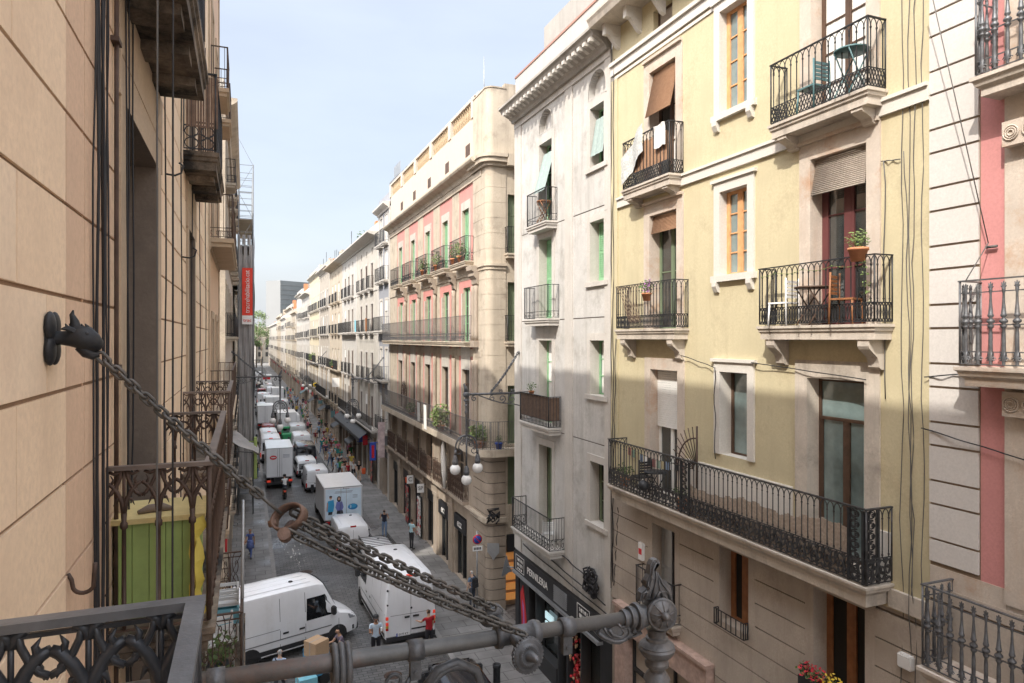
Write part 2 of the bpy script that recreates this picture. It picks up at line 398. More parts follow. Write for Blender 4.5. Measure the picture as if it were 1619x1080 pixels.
def recalc_outward(bm, fr):
    for f in bm.faces:
        f.normal_update()
        if f.normal.dot(fr.n) < -.5: f.normal_flip()
def moulding(bm, fr, s0, s1, prof, mi=0):
    """prof: (off,z) polygon drawn out along s"""
    prism(bm, prof, s0, s1, lambda a, b, d: fr.p(d, a, b), mi)
def stepped_slab(bm, fr, s0, s1, d, prof, mi=0, mtop=None):
    """balcony slab; prof: (inset,z) from top to bottom"""
    rings = []
    for ins, z in prof:
        rings.append([bm.verts.new(fr.p(*q, z)) for q in ((s0 + ins, -.02), (s0 + ins, d - ins), (s1 - ins, d - ins), (s1 - ins, -.02))])
    for a, b in zip(rings, rings[1:]):
        for k in range(4):
            f = bm.faces.new((a[k], a[(k + 1) % 4], b[(k + 1) % 4], b[k])); f.material_index = mi
    f = bm.faces.new(rings[0]); f.material_index = mi if mtop is None else mtop
    f = bm.faces.new(rings[-1][::-1]); f.material_index = mi
    recalc(bm)
def corbel_poly(d, h):
    return [(0, 0), (d, 0), (d, -.22 * h), (d * .93, -.32 * h), (d * .7, -.45 * h), (d * .45, -.6 * h), (d * .36, -.78 * h), (d * .34, -.92 * h), (d * .2, -h), (0, -h)]
# railing unit patterns: list of (polyline[(t,u)], radius); t in pitches, u in metres
def arc(cx, cy, rx, ry, a0, a1, n=6):
    return [(cx + rx * cos(a0 + (a1 - a0) * i / n), cy + ry * sin(a0 + (a1 - a0) * i / n)) for i in range(n + 1)]
def unit(style, h):
    U = []
    if style == 'bars':
        return .115, [([(.5, .0), (.5, h)], .008)], (.0, .10)
    if style == 'farbars':
        return .17, [([(.5, .0), (.5, h)], .012)], (.0,)
    if style == 'bars_band':
        U = [([(.5, .0), (.5, h)], .008), (spiral(.5, .11, .02, .42, 0, 5, 8), .006)]
        U[1] = ([(a, .11 + (b - .11) * .17) for a, b in U[1][0]], .006)
        return .12, U, (.0, .21)
    if style == 'arch':
        hb = .31
        U = [([(.5, hb), (.5, h * .86)], .010), ([(.5, h * .84), (.5, h * .87)], .017), ([(.5, hb + .05), (.5, hb + .07)], .015),
             (arc(1, h * .86, .5, h * .14 - .01, pi, pi / 2, 4), .008), (arc(0, h * .86, .5, h * .14 - .01, 0, pi / 2, 4), .008),
             (arc(.5, hb / 2, .62, hb / 2, 0, 2 * pi, 12), .009), (arc(1, hb / 2, .62, hb / 2, pi / 2, 3 * pi / 2, 6), .009), (arc(0, hb / 2, .62, hb / 2, -pi / 2, pi / 2, 6), .009)]
        return .135, U, (.0, hb)
    if style == 'lattice':
        hb = .3
        U = [([(.5, hb), (.5, h * .86)], .010), ([(.5, h * .84), (.5, h * .87)], .017),
             (arc(1, h * .86, .5, h * .14 - .01, pi, pi / 2, 4), .008), (arc(0, h * .86, .5, h * .14 - .01, 0, pi / 2, 4), .008),
             ([(0, 0), (.5, hb / 2), (1, hb)], .009), ([(1, 0), (.5, hb / 2), (0, hb)], .009), ([(.5, 0), (0, hb / 2), (.5, hb)], .009), ([(.5, 0), (1, hb / 2), (.5, hb)], .009)]
        return .15, U, (.0, hb)
    if style == 'long':
        hb = .40
        sq = lambda pl, k: [(a, hb / 2 + (b - .5) * hb * k) for a, b in pl]
        U = []
        for q in (.25, .75):
            U += [([(q, hb), (q, h * .87)], .010), ([(q, h * .855), (q, h * .875)], .016), ([(q, hb + .03), (q, hb + .06)], .016),
                  (arc(q + .25, h * .87, .25, h * .13 - .01, pi, pi / 2, 4), .009), (arc(q - .25, h * .87, .25, h * .13 - .01, 0, pi / 2, 4), .009)]
        U += [(sq(spiral(.3, .55, .03, .30, 0, 9, 18), 1.3), .017), (sq(spiral(.75, .45, .03, .26, 3, 12, 18), 1.3), .017), (sq(spiral(.05, .75, .02, .16, 1, 8, 10), 1.1), .015), (sq(spiral(.52, .2, .02, .14, 2, 9, 10), 1.1), .015), (sq(spiral(.55, .85, .02, .12, 0, 7, 10), 1.1), .014),
              (sq([(0, .05), (.2, .2), (.45, .12), (.6, .0)], 1), .018), (sq([(.4, 1), (.6, .85), (.85, .92), (1, .8)], 1), .018),
              (sq([(.5, .1), (.55, .5), (.48, .9)], 1), .010), (sq([(0, .3), (.1, .6), (0, .95)], 1), .012), (sq([(.9, .05), (.97, .4), (.9, .7)], 1), .012)]
        return .29, U, (.0, hb)
    if style == 'scroll':
        sq = lambda pl: [(a, b * h) for a, b in pl]
        U = []
        for cy, sg in ((.2, 1), (.5, -1), (.8, 1)):
            U += [(sq([(x, cy + (y - cy) * 1.15) for x, y in spiral(.28, cy, .02, .20, 0, sg * 8, 14)]), .009), (sq([(x, cy + (y - cy) * 1.15) for x, y in spiral(.73, cy, .02, .20, pi, pi - sg * 8, 14)]), .009)]
        U += [(sq([(0, 0), (.5, .35), (1, 0)]), .008), (sq([(0, 1), (.5, .65), (1, 1)]), .008), (sq([(0, .35), (.5, .65), (1, .35)]), .008), ([(0, 0), (0, h)], .011)]
        return .36, U, (.0, .93 * h)
    if style == 'pinkrail':
        hb = .36
        U = [([(.25, hb), (.25, h)], .008), ([(.75, hb), (.75, h)], .008)]
        U += [([(x, hb / 2 + (y - .5) * hb * 1.5) for x, y in spiral(.5, .5, .03, .33, 0, 8, 14)], .010), ([(0, 0), (0, hb)], .010), ([(0, hb * .2), (.5, hb * .02), (1, hb * .2)], .009), ([(0, hb * .8), (.5, hb * .98), (1, hb * .8)], .009)]
        return .22, U, (.0, hb)
    if style == 'turned':
        prof = [(.0, .02), (.05, .022), (.09, .035), (.13, .02), (.17, .026), (.36, .024), (.42, .018), (.44, .034), (.455, .042), (.475, .018), (.50, .05), (.52, .05), (.55, .018), (.57, .038), (.585, .038), (.6, .03), (.72, .018), (.83, .014), (.87, .022), (.89, .022), (.92, .012)]
        U = [([(.5, a * h) for a, r in prof], [r for a, r in prof])]
        for dx, dy in ((-.22, .02), (.22, .02), (-.16, .06), (.16, .06), (0, .075)):
            U.append(([(.5, .90 * h), (.5 + dx, (.90 + dy) * h)], [.018, .006]))
        for dx, dy in ((-.4, .03), (.4, .03), (-.25, .09), (.25, .09), (-.3, -.0), (.3, -.0)):
            U.append(([(.5, .05 * h), (.5 + dx * .6, (.06 + dy) * h), (.5 + dx, (.05 + dy * .6) * h)], [.02, .014, .006]))
        return .17, U, (.0, .15 * h, .47 * h, .86 * h)
    if style in ('gothic', 'gothicbold'):
        B = style == 'gothicbold'; ht = .27; z0 = h - ht
        U = [([(.5, 0), (.5, .05), (.5, .06), (.5, .09), (.5, .10), (.5, z0 - .1), (.5, z0 - .09), (.5, z0 - .06), (.5, z0 - .05), (.5, z0)],
              [.013, .013, .024, .024, .015, .013, .023, .023, .015, .019])]
        r = .023 if B else .014
        for m in (1, -1):
            f = lambda pl: [(.5 + m * a, z0 + b * ht) for a, b in pl]
            U += [(f([(0, 0), (.06, .28), (.2, .5), (.36, .66), (.5, .72)]), [r * 1.2, r * 1.1, r, r, r * .8]), (f([(.5, .40), (.36, .46), (.22, .62), (.12, .8), (.08, .98)]), r * (.6 if B else .85)),
                  (f([(.10, .38), (.22, .32), (.30, .18)]), [r * .8, r * .55, .002]), (f([(.36, .66), (.30, .78), (.38, .88)]), [r * .8, r * .5, .002]), (f([(.0, .80), (.06, .93), (.2, .985)]) if B else f([(.05, .98), (.25, .90), (.42, .97)]), r * .8),
                  (f([(.27, .58), (.37, .50), (.42, .36)]), [r * .8, r * .5, .002])]
        U.append(([(.5, z0), (.5, h)], .010))
        return (.205 if B else .175), U, (.0, h - .022) if B else (.0,)
    if style == 'rings':
        U = [([(.5, .32), (.5, h)], .009), (arc(.5, .08, .42, .075, 0, 2 * pi, 10), .009), (arc(.5, .24, .42, .075, 0, 2 * pi, 10), .009), (arc(1, .16, .4, .05, 0, 2 * pi, 8), .007)]
        return .17, U, (.0, .32)
def railing(bm, fr, path, z, h, style, top=.02, n=4, post=.016, mi=0, mtop=0):
    pitch, U, rails = unit(style, h)
    for (a, b) in zip(path, path[1:]):
        a = Vector(a); b = Vector(b); L = (b - a).length
        k = max(1, round(L / pitch))
        for i in range(k):
            for pl, r in U:
                pts = []
                for t, u in pl:
                    q = a + (b - a) * min(1, max(0, (i + t) / k)); pts.append(fr.p(q.x, q.y, z + min(u, h)))
                tube(bm, pts, r, 8 if style == 'turned' and isinstance(r, list) else n, mi, cap=style.startswith('goth'))
        for u in rails:
            tube(bm, [fr.p(a.x, a.y, z + u), fr.p(b.x, b.y, z + u)], .011, 4, mi)
        d = (b - a).normalized(); w = Vector((-d.y, d.x)) * top
        e0, e1 = a + d * (top if a != Vector(path[0]) else 0), b + d * (top if b != Vector(path[-1]) else 0)
        v = [fr.p((q + s * w).x, (q + s * w).y, z + h + dz) for q in (e0, e1) for s in (1, -1) for dz in (0, top)]
        v = [bm.verts.new(x) for x in v]
        for ids in ((0, 1, 3, 2), (4, 6, 7, 5), (0, 4, 5, 1), (2, 3, 7, 6), (1, 5, 7, 3), (0, 2, 6, 4)):
            f = bm.faces.new([v[j] for j in ids]); f.material_index = mtop
    for a in path:
        tube(bm, [fr.p(a[0], a[1], z), fr.p(a[0], a[1], z + h)], post, 6, mi)
WCACHE = {}
def window_meshes(w, h, sp):
    key = (round(w, 2), round(h, 2), repr(sorted(sp.items(), key=str)))
    if key in WCACHE: return WCACHE[key]
    dep = sp.get('dep', .22); fm = sp.get('fm', 'brownwood'); out = []
    f = bmesh.new(); g = bmesh.new(); t = sp.get('t', .055)
    tr = sp.get('transom', 0); lv = sp.get('leaves', 2); rows = sp.get('rows', 0)
    y0, y1 = -dep - .05, -dep
    hw = w / 2
    box(f, -hw, -hw + t, y0, y1, 0, h); box(f, hw - t, hw, y0, y1, 0, h)
    box(f, -hw + t, hw - t, y0, y1, 0, t * .8); box(f, -hw + t, hw - t, y0, y1, h - t, h)
    hh = h - t
    if tr: box(f, -hw + t, hw - t, y0 + .002, y1 + .012, h - tr - t / 2, h - tr + t / 2); hh = h - tr - t / 2
    if lv == 2: box(f, -t * .6, t * .6, y0 + .002, y1 + .008, t * .8, hh)
    if lv and t < .2:
        for e in ((-hw + t, -t * .6), (t * .6, hw - t)) if lv == 2 else ((-hw + t, hw - t),):
            for r in range(1, rows + 1):
                z = t + (hh - t) * r / (rows + 1); box(f, e[0], e[1], y0 + .01, y1 - .006, z - .014, z + .014)
            box(f, e[0], e[0] + t * .6, y0 + .012, y1 + .004, t * .8, hh); box(f, e[1] - t * .6, e[1], y0 + .012, y1 + .004, t * .8, hh)
    quad(g, (-hw + .01, -dep - .03, .01), (hw - .01, -dep - .03, .01), (hw - .01, -dep - .03, h - .01), (-hw + .01, -dep - .03, h - .01))
    out.append(('window', f, fm)); out.append(('pane', g, sp.get('glass', 'glass')))
    if 'curtain' in sp:
        c = bmesh.new(); cm, c0, c1 = sp['curtain']
        xs = [-hw + t + (w - 2 * t) * (c0 + (c1 - c0) * i / 16) for i in range(17)]
        for a, b, i in zip(xs, xs[1:], range(16)):
            quad(c, (a, -dep - .028 + .004 * (i % 2), t), (b, -dep - .028 + .004 * ((i + 1) % 2), t), (b, -dep - .028 + .004 * ((i + 1) % 2), hh), (a, -dep - .028 + .004 * (i % 2), hh))
        out.append(('curtain', c, cm))
    if 'shutter' in sp:
        c = bmesh.new(); cm, c0, c1, z0, z1 = sp['shutter']
        a, b = -hw + t + (w - 2 * t) * c0, -hw + t + (w - 2 * t) * c1
        z0, z1 = t + (h - 2 * t) * z0, t + (h - 2 * t) * z1; nl = max(1, round((b - a) / .5))
        for q in range(nl):
            p0, p1 = a + (b - a) * q / nl, a + (b - a) * (q + 1) / nl
            box(c, p0 + .004, p0 + .06, -dep, -dep + .04, z0, z1); box(c, p1 - .06, p1 - .004, -dep, -dep + .04, z0, z1)
            for zz in (z0, (z0 + z1) / 2 - .04, z1 - .08): box(c, p0 + .06, p1 - .06, -dep, -dep + .036, zz, zz + .08)
            k = max(2, int((z1 - z0) / .07))
            for i in range(k):
                z = z0 + .06 + (z1 - z0 - .12) * i / k
                quad(c, (p0 + .05, -dep + .03, z), (p1 - .05, -dep + .03, z), (p1 - .05, -dep + .006, z + .075), (p0 + .05, -dep + .006, z + .075))
        out.append(('shutter', c, cm))
    if 'roller' in sp:
        c = bmesh.new(); cm, fr_ = sp['roller']; k = max(2, int(h * fr_ / .055)); zt = h - t * .2
        for i in range(k):
            z = zt - h * fr_ * (i + 1) / k; zz = zt - h * fr_ * i / k
            box(c, -hw + .012, hw - .012, -dep + .03, -dep + .055, z + .006, zz)
        out.append(('roller_shutter', c, cm))
    if 'blind' in sp:
        c = bmesh.new(); cm, fr_, tilt = sp['blind']; k = max(3, int(h * fr_ / .035)); zt = h - .03
        for i in range(k):
            z = zt - h * fr_ * i / k; y = -.1 + tilt * i / k
            tube(c, [(-hw + .03, y, z), (hw - .03, y, z)], .016, 5)
        out.append(('blind', c, cm))
    res = []
    for nm, bm, m in out:
        me = bpy.data.meshes.new(nm); bm.to_mesh(me); bm.free(); me.materials.append(M[m]); res.append((nm, me))
    WCACHE[key] = res
    return res
class Building:
    def __init__(b, label, fr, s0, s1, z0, z1, mats, depth=11, cat='building', group=None, off0=0., body=True):
        b.fr, b.s0, b.s1, b.z0, b.z1, b.mats = fr, s0, s1, z0, z1, mats
        b.root = empty('apartment_building', fr.p((s0 + s1) / 2, 0, 0), 0, label, cat, group)
        b.rects = []; b.holes = []; b.over = []
        if body:
            bm = bmesh.new()
            pts = [fr.p(s, o, z) for z in (0, z1 - .01) for s, o in ((s0 + .01, -.42), (s1 - .01, -.42), (s1 - .01, -depth), (s0 + .01, -depth))]
            v = [bm.verts.new(p) for p in pts]
            for ids in ((0, 1, 5, 4), (1, 2, 6, 5), (2, 3, 7, 6), (3, 0, 4, 7)):
                f = bm.faces.new([v[i] for i in ids]); f.material_index = 0 if ids[0] else 1
            f = bm.faces.new(v[4:]); f.material_index = 2
            recalc(bm)
            finish(bm, 'building_body', [mats[0], 'dark', 'roof'], b.root)
    def rect(b, sa, sb, za, zb, off, mi): b.rects.append((sa, sb, za, zb, off, mi))
    def band(b, za, zb, off, mi): b.rects.append((b.s0, b.s1, za, zb, off, mi))
    def grooves(b, za, zb, step, mi_block, mi_groove, gap=.03, sa=None, sb=None, raise_=.025, z_from=None):
        sa = b.s0 if sa is None else sa; sb = b.s1 if sb is None else sb
        z = za if z_from is None else z_from
        b.rect(sa, sb, za, zb, 0, mi_groove)
        while z < zb - .01:
            b.rect(sa, sb, z, min(z + step - gap, zb), raise_, mi_block); z += step
    def hole(b, sa, sb, za, zb, mi=0): b.holes.append((sa, sb, za, zb, None, mi))
    def window(b, s, z, w, h, sp, name='window', mi=0, surround=None, hole=True):
        """s = centre"""
        if surround:
            sw, off, smi = surround[:3]; sill = surround[3] if len(surround) > 3 else 0
            b.over.append((s - w / 2 - sw, s + w / 2 + sw, z - (sill and .0), z + h + sw * 1.1, off, smi)); mi = smi
            if sill: b.over.append((s - w / 2 - sw - .06, s + w / 2 + sw + .06, z - .14, z, off + .05, smi))
        if hole: b.hole(s - w / 2, s + w / 2, z, z + h, mi)
        ms = window_meshes(w, h, sp); o = None
        for nm, me in ms:
            if o is None:
                o = link(me, name, b.root); o.location = b.fr.p(s, 0, z); o.rotation_euler = (0, 0, b.fr.rz)
            else: link(me, nm, o, False)
        return o
    def balcony(b, s0, s1, z, d=.45, h=1.02, style='bars', iron='iron', slab='trimstone', prof=None, corbels=0, ch=.45, inset=.05, path=None, top=.02, post=.016, ndiv=4):
        """z = slab top"""
        bm = bmesh.new()
        stepped_slab(bm, b.fr, s0, s1, d, [(i, z + dz) for i, dz in (prof or [(0, 0), (0, -.05), (.03, -.07), (.03, -.12), (.07, -.16), (.07, -.24)])])
        o = finish(bm, 'balcony', slab, b.root)
        bm = bmesh.new(); i = inset
        railing(bm, b.fr, path or [(s0 + i, .0), (s0 + i, d - i), (s1 - i, d - i), (s1 - i, .0)], z + .04, h, style, top=top, post=post, n=ndiv, mtop=1 if isinstance(iron, list) else 0)
        finish(bm, 'railing', iron, o)
        bot = (prof or [(0, -.24)])[-1][1]
        if corbels:
            for k in range(corbels):
                s = s0 + .3 + (s1 - s0 - .6) * (k / (corbels - 1) if corbels > 1 else .5)
                bm = bmesh.new(); moulding(bm, b.fr, s - .11, s + .11, [(x, z + bot + y) for x, y in corbel_poly(d * .82, ch)]); recalc(bm)
                finish(bm, 'corbel', slab, o)
        return o
    def add(b, bm, name, mats, smooth=None): 
        recalc(bm); return finish(bm, name, mats, b.root, smooth=smooth)
    def cornice(b, z, prof, m, sa=None, sb=None, name='cornice'):
        bm = bmesh.new(); moulding(bm, b.fr, b.s0 if sa is None else sa, b.s1 if sb is None else sb, [(o, z + dz) for o, dz in prof]); return b.add(bm, name, m)
    def done(b):
        relief(b.fr, b.rects + b.over + b.holes, b.s0, b.s1, b.z0, b.z1, b.mats, 'wall', b.root)
def wall_box(bm, fr, s0, s1, o0, o1, z0, z1, mi=0):
    v = [bm.verts.new(fr.p(s, o, z)) for z in (z0, z1) for s, o in ((s0, o0), (s1, o0), (s1, o1), (s0, o1))]
    for ids in ((3, 2, 1, 0), (4, 5, 6, 7), (0, 1, 5, 4), (1, 2, 6, 5), (2, 3, 7, 6), (3, 0, 4, 7)):
        f = bm.faces.new([v[i] for i in ids]); f.material_index = mi
# ------------------------------------------------------------ right-hand buildings
W_A = dict(fm='brownwood', leaves=2, rows=2, dep=.26, transom=.0)
# --- yellow building
Y = Building('yellow stucco apartment building with long ironwork balcony above stone grooved floors', RIGHT, 7.5, 17.35, 0, 21.6,
             ['yellow', 'granite', 'groove', 'whitetrim', 'rawstone', 'trimstone'])
Y.rect(7.5, 17.35, 0, 7.55, 0, 1)
Y.grooves(4.55, 7.5, .49, 1, 2, gap=.028)
Y.rect(12.6, 17.3, 0, 4.55, -.1, 1); Y.grooves(0, 4.55, .49, 1, 2, sb=12.7)
Y.band(15.70, 15.92, .06, 3); Y.band(15.92, 15.98, .10, 3)
Y.band(19.55, 19.80, .07, 3); Y.band(19.80, 19.9, .13, 3); Y.band(19.42, 19.5, .03, 3)
Y.rect(17.0, 17.35, 7.6, 19.4, .05, 0)
Y.rect(8.2, 17.35, 7.98, 8.3, .04, 3); Y.rect(7.5, 8.2, 7.6, 7.9, .07, 5); Y.rect(10.35, 13.75, 7.98, 9.12, .06, 3); Y.rect(8.2, 8.4, 7.98, 8.8, .06, 3); Y.rect(15.9, 17.35, 7.98, 9.05, .02, 0)
def ysur(s, z, w, h, sp, m, sw=.27, sill=0, corn=True):
    o = Y.window(s, z, w, h, sp, surround=(sw, .035, m, sill))
    if corn: Y.over.append((s - w / 2 - sw, s + w / 2 + sw, z + h + sw * 1.1, z + h + sw * 1.1 + .07, .10, m))
    return o
ysur(14.78, 16.1, 1.16, 2.85, dict(W_A, blind=('bamboo', .42, .28), curtain=('whitecloth', .1, .5)), 4)
ysur(14.76, 12.25, 1.2, 2.95, dict(fm='greendark', leaves=2, rows=1, dep=.28, blind=('bamboo', .16, .1), curtain=('whitecloth', .05, .4)), 4)
ysur(14.72, 7.98, 1.2, 3.22, dict(fm='whitepaint', leaves=2, rows=0, dep=.24, roller=('roller', .46), curtain=('whitecloth', .0, .35)), 4, corn=False)
for z, h, sp in ((17.0, 2.28, dict(fm='palewood', leaves=2, rows=3, t=.07, dep=.16, glass='glassblue')), (13.40, 1.86, dict(fm='palewood', leaves=2, rows=3, t=.07, dep=.16, glass='glassblue')), (9.42, 1.84, dict(fm='brownwood', leaves=1, t=.05, dep=.28, glass='glassblue', curtain=('ltcurtain', .0, .16)))):
    if 'curtain' in sp: M['ltcurtain'] = mat('pale_aqua_curtain', (.42, .54, .54), .8)
    Y.window(12.06, z, .90, h, sp, surround=(.2, .045, 3, 1 if z > 10 else 0))
    Y.over.append((12.06 - .72, 12.06 + .72, z + h + .22, z + h + .29, .09, 3))
    if z > 10:
        for s in (11.5, 12.62):
            bm = bmesh.new(); moulding(bm, RIGHT, s - .07, s + .07, [(.0, z - .14), (.12, z - .14), (.12, z - .24), (.06, z - .36), (.0, z - .38)])
            Y.add(bm, 'sill_bracket', 'whitetrim')
ysur(9.27, 16.1, 1.22, 3.0, dict(fm='brownwood', leaves=2, rows=4, dep=.24, curtain=('whitecloth', .0, 1.)), 4)
ysur(9.27, 12.25, 1.24, 3.1, dict(fm='mahogany', leaves=2, rows=2, dep=.26, t=.09, blind=('bamboo2', .22, .14)), 4) if M.setdefault('mahogany', mat('dark_red_wood', (.12, .04, .04), .5)) else 0
ysur(9.33, 7.98, 1.28, 3.28, dict(fm='brownwood', leaves=2, transom=.75, dep=.26, t=.06, glass='glassblue', curtain=('ltcurtain', .0, .2)), 5, sw=.3, corn=False)
for s, z, w, h, sp in ((14.74, 5.0, 1.0, 2.2, dict(fm='brownwood', leaves=1, dep=.26, glass='dark', shutter=('metalgrey', .45, 1, 0, 1))), (12.06, 5.72, .95, 1.65, dict(fm='wood', leaves=2, dep=.3, t=.09, glass='dark')), (9.25, 4.9, 1.14, 2.46, dict(fm='wood', leaves=2, dep=.3, t=.085, glass='dark'))):
    Y.over.append((s - w / 2 - .2, s + w / 2 + .2, z - .1, z + h + .15, .028, 1)); Y.window(s, z, w, h, sp, mi=1)
M['iron_cast'] = mat('dusty_cast_iron', (.05, .05, .052), .5, metal=.25, var=.5, vs_=11, grime=.5, gc=(.12, .11, .10), bump=.2)
YP = [(0, 0), (0, -.05), (.025, -.06), (.03, -.11), (.06, -.14), (.06, -.26)]
Y.balcony(13.87, 16.12, 15.98, .45, 1.22, 'lattice', prof=YP, corbels=2, ch=.22)
Y.balcony(13.67, 16.47, 12.24, .45, 1.12, 'arch', prof=YP, corbels=2, ch=.5)
Y.balcony(8.25, 10.56, 16.12, .45, 1.12, 'lattice', prof=YP, corbels=2, ch=.26)
Y.balcony(8.12, 10.87, 12.24, .45, 1.08, 'arch', prof=YP, corbels=2, ch=.5)
lb = Y.balcony(8.13, 16.6, 7.98, .62, 1.2, 'long', iron='iron_cast', prof=[(0, 0), (0, -.04), (.03, -.06), (.03, -.10), (.07, -.14), (.10, -.17), (.12, -.36)], slab='trimstone', top=.025)
# solid ornate pilaster panels of the long balcony
for (a, b_) in (((8.2, .29), (8.2, .545)), ((8.235, .57), (8.52, .57)), ((12.9, .57), (13.2, .57))):
    bm = bmesh.new()
    for q in (a, b_): tube(bm, [RIGHT.p(*q, 8.0), RIGHT.p(*q, 9.2)], .03, 4)
    A, B_ = Vector(a), Vector(b_)
    for k in range(7):
        for sg in (1, -1):
            pl = [(x, (y) * .17) for x, y in spiral(.5, k + .5, .05, .5, sg, sg * 7 + sg, 9)]
            tube(bm, [RIGHT.p(*(A + (B_ - A) * min(1, max(0, x))), 8.02 + y) for x, y in pl], .013, 4)
    finish(bm, 'ornate_panel', 'iron', lb)
Y.balcony(13.95, 15.7, 5.0, .30, .95, 'bars_band', slab='granite')
Y.balcony(8.4, 10.0, 4.95, .25, .88, 'scroll', slab='granite')
bm = bmesh.new(); railing(bm, RIGHT, [(11.58, .05), (11.58, .16), (12.54, .16), (12.54, .05)], 5.66, .34, 'farbars', top=.012); Y.add(bm, 'window_guard', 'iron')
for k in range(9):
    bm = bmesh.new(); wall_box(bm, RIGHT, 8 + k * 1.12 - .08, 8 + k * 1.12 + .08, .0, .5, 20.55, 20.85); moulding(bm, RIGHT, 8 + k * 1.12 - .07, 8 + k * 1.12 + .07, [(.0, 20.55), (.36, 20.55), (.22, 20.4), (.1, 20.25), (.0, 20.2)])
    Y.add(bm, 'eave_bracket', 'whitetrim')
Y.cornice(20.85, [(0, 0), (.75, 0), (.8, .12), (.85, .2), (.85, .28), (0, .28)], 'trimstone')
for s in (9.3, 12.0, 14.8): Y.window(s, 20.0, .85, .5, dict(fm='brownwood', leaves=0, glass='bamboo2', dep=.15))
bm = bmesh.new()                                              # marble shop portal
for a, b_ in ((16.3, 16.85), (12.75, 13.3)): wall_box(bm, RIGHT, a, b_, -.09, .22, 0, 4.55)
wall_box(bm, RIGHT, 13.3, 16.3, -.09, .215, 3.95, 4.55)
wall_box(bm, RIGHT, 12.7, 16.9, -.09, .28, 4.55, 4.63)
M['marble'] = mat('veined_pink_marble', (.42, .30, .25), .35, var=.3, vs_=5, grime=.5, gc=(.28, .2, .17))
Y.add(bm, 'shop_portal', 'marble')
bm = bmesh.new()
wall_box(bm, RIGHT, 13.3, 16.3, -.16, -.11, 0, 3.95); 
for s in (13.32, 14.3, 15.3, 16.22): wall_box(bm, RIGHT, s, s + .07, -.105, -.03, 0, 3.95, 1)
wall_box(bm, RIGHT, 13.39, 16.22, -.1, -.02, 2.9, 3.0, 1)
Y.add(bm, 'shop_window', ['glass', 'trim'])
Y.done()

# --- grey building with the ham shop
G = Building('light grey stucco building with arched niches and deep bracketed cornice, grocery below', RIGHT, 17.4, 24.97, 0, 20.4, ['grey', 'greytrim', 'groove', 'shopblack'])
for z in (15.93, 12.62, 8.80): G.band(z, z + .035, -.015, 2)
for sa, sb in ((17.4, 17.75), (19.9, 20.45), (24.3, 24.97)): G.rect(sa, sb, 3.8, 20.2, .04, 1)
G.band(20.2, 20.4, .06, 1)
G.band(0, 3.75, 0, 3)
for z, h, wz, wh, sp, ws in ((16.0, 2.95, 17.22, 1.82, dict(fm='greenpaint', leaves=2, rows=2, dep=.3, glass='glass'), dict(fm='greenpaint', leaves=2, rows=1, dep=.3)),
                             (12.68, 2.87, 13.72, 1.84, dict(fm='greenpaint', leaves=2, rows=3, dep=.3, shutter=('greenpaint', .0, 1, 0, 1)), dict(fm='greenpaint', leaves=2, rows=2, dep=.3, shutter=('greenpaint', 0, 1, 0, 1))),
                             (8.98, 2.95, 10.28, 1.66, dict(fm='greenpaint', leaves=2, rows=3, dep=.3, glass='glassblue', curtain=('whitecloth', .5, 1)), dict(fm='greenpaint', leaves=2, rows=2, dep=.3, glass='glassblue', curtain=('whitecloth', .1, .9))),
                             (4.95, 3.25, 6.38, 1.86, dict(fm='greendark', leaves=2, rows=2, dep=.32, glass='greendark'), dict(fm='greendark', leaves=2, rows=2, dep=.32, glass='glass'))):
    G.window(22.05, z, 1.1, h, sp, surround=(.22, .03, 1)); G.window(18.25, wz, .88, wh, ws, surround=(.2, .03, 1, 1))
for c in (22.05, 18.25):
    bm = bmesh.new(); pl = [(c - .55, 19.35)] + [(c + .55 * cos(a), 19.55 + .55 * sin(a)) for a in [pi - pi * k / 14 for k in range(15)]] + [(c + .55, 19.35)]
    for p, q in zip(pl, pl[1:] + pl[:1]):
        quad(bm, RIGHT.p(p[0], .025, p[1]), RIGHT.p(q[0], .025, q[1]), RIGHT.p(c + (q[0] - c) * 1.09, .025, 19.5 + (q[1] - 19.5) * 1.09), RIGHT.p(c + (p[0] - c) * 1.09, .025, 19.5 + (p[1] - 19.5) * 1.09))
    G.add(bm, 'niche_moulding', 'greytrim')
    G.hole(c - .55, c + .55, 19.35, 19.55)
    n = 10                                                    # stepped half round head of the niche
    for k in range(n):
        z0 = 19.55 + .55 * k / n; hw = .55 * sqrt(max(0, 1 - ((k + .5) / n) ** 2)); G.hole(c - hw, c + hw, z0, 19.55 + .55 * (k + 1) / n)
    bm = bmesh.new(); wall_box(bm, RIGHT, c - .6, c + .6, -.29, -.2, 19.3, 20.15); G.add(bm, 'niche_back', 'grey')
G.balcony(21.06, 22.85, 16.0, .45, 1.1, 'bars_band', slab='greytrim')
G.balcony(20.92, 23.1, 12.68, .45, 1.1, 'bars_band', slab='greytrim')
b2 = G.balcony(20.76, 23.4, 8.98, .5, 1.0, 'bars_band', slab='greytrim')
bm = bmesh.new()                                              # reed screen tied inside the railing
for k in range(46):
    s = 20.84 + k * .055; wall_box(bm, RIGHT, s, s + .05, .415, .43, 9.22 + random.uniform(-.01, .01), 10.02 + random.uniform(-.03, .02))
for k in range(7): wall_box(bm, RIGHT, 20.835, 20.85, .05 + k * .055, .1 + k * .055, 9.22, 10.0)
M['reed'] = mat('brown_reed_screen', (.16, .105, .075), .9, var=.35, vs_=9)
finish(bm, 'reed_screen', 'reed', b2)
G.balcony(20.42, 23.9, 4.95, .62, 1.05, 'pinkrail', slab='greytrim')
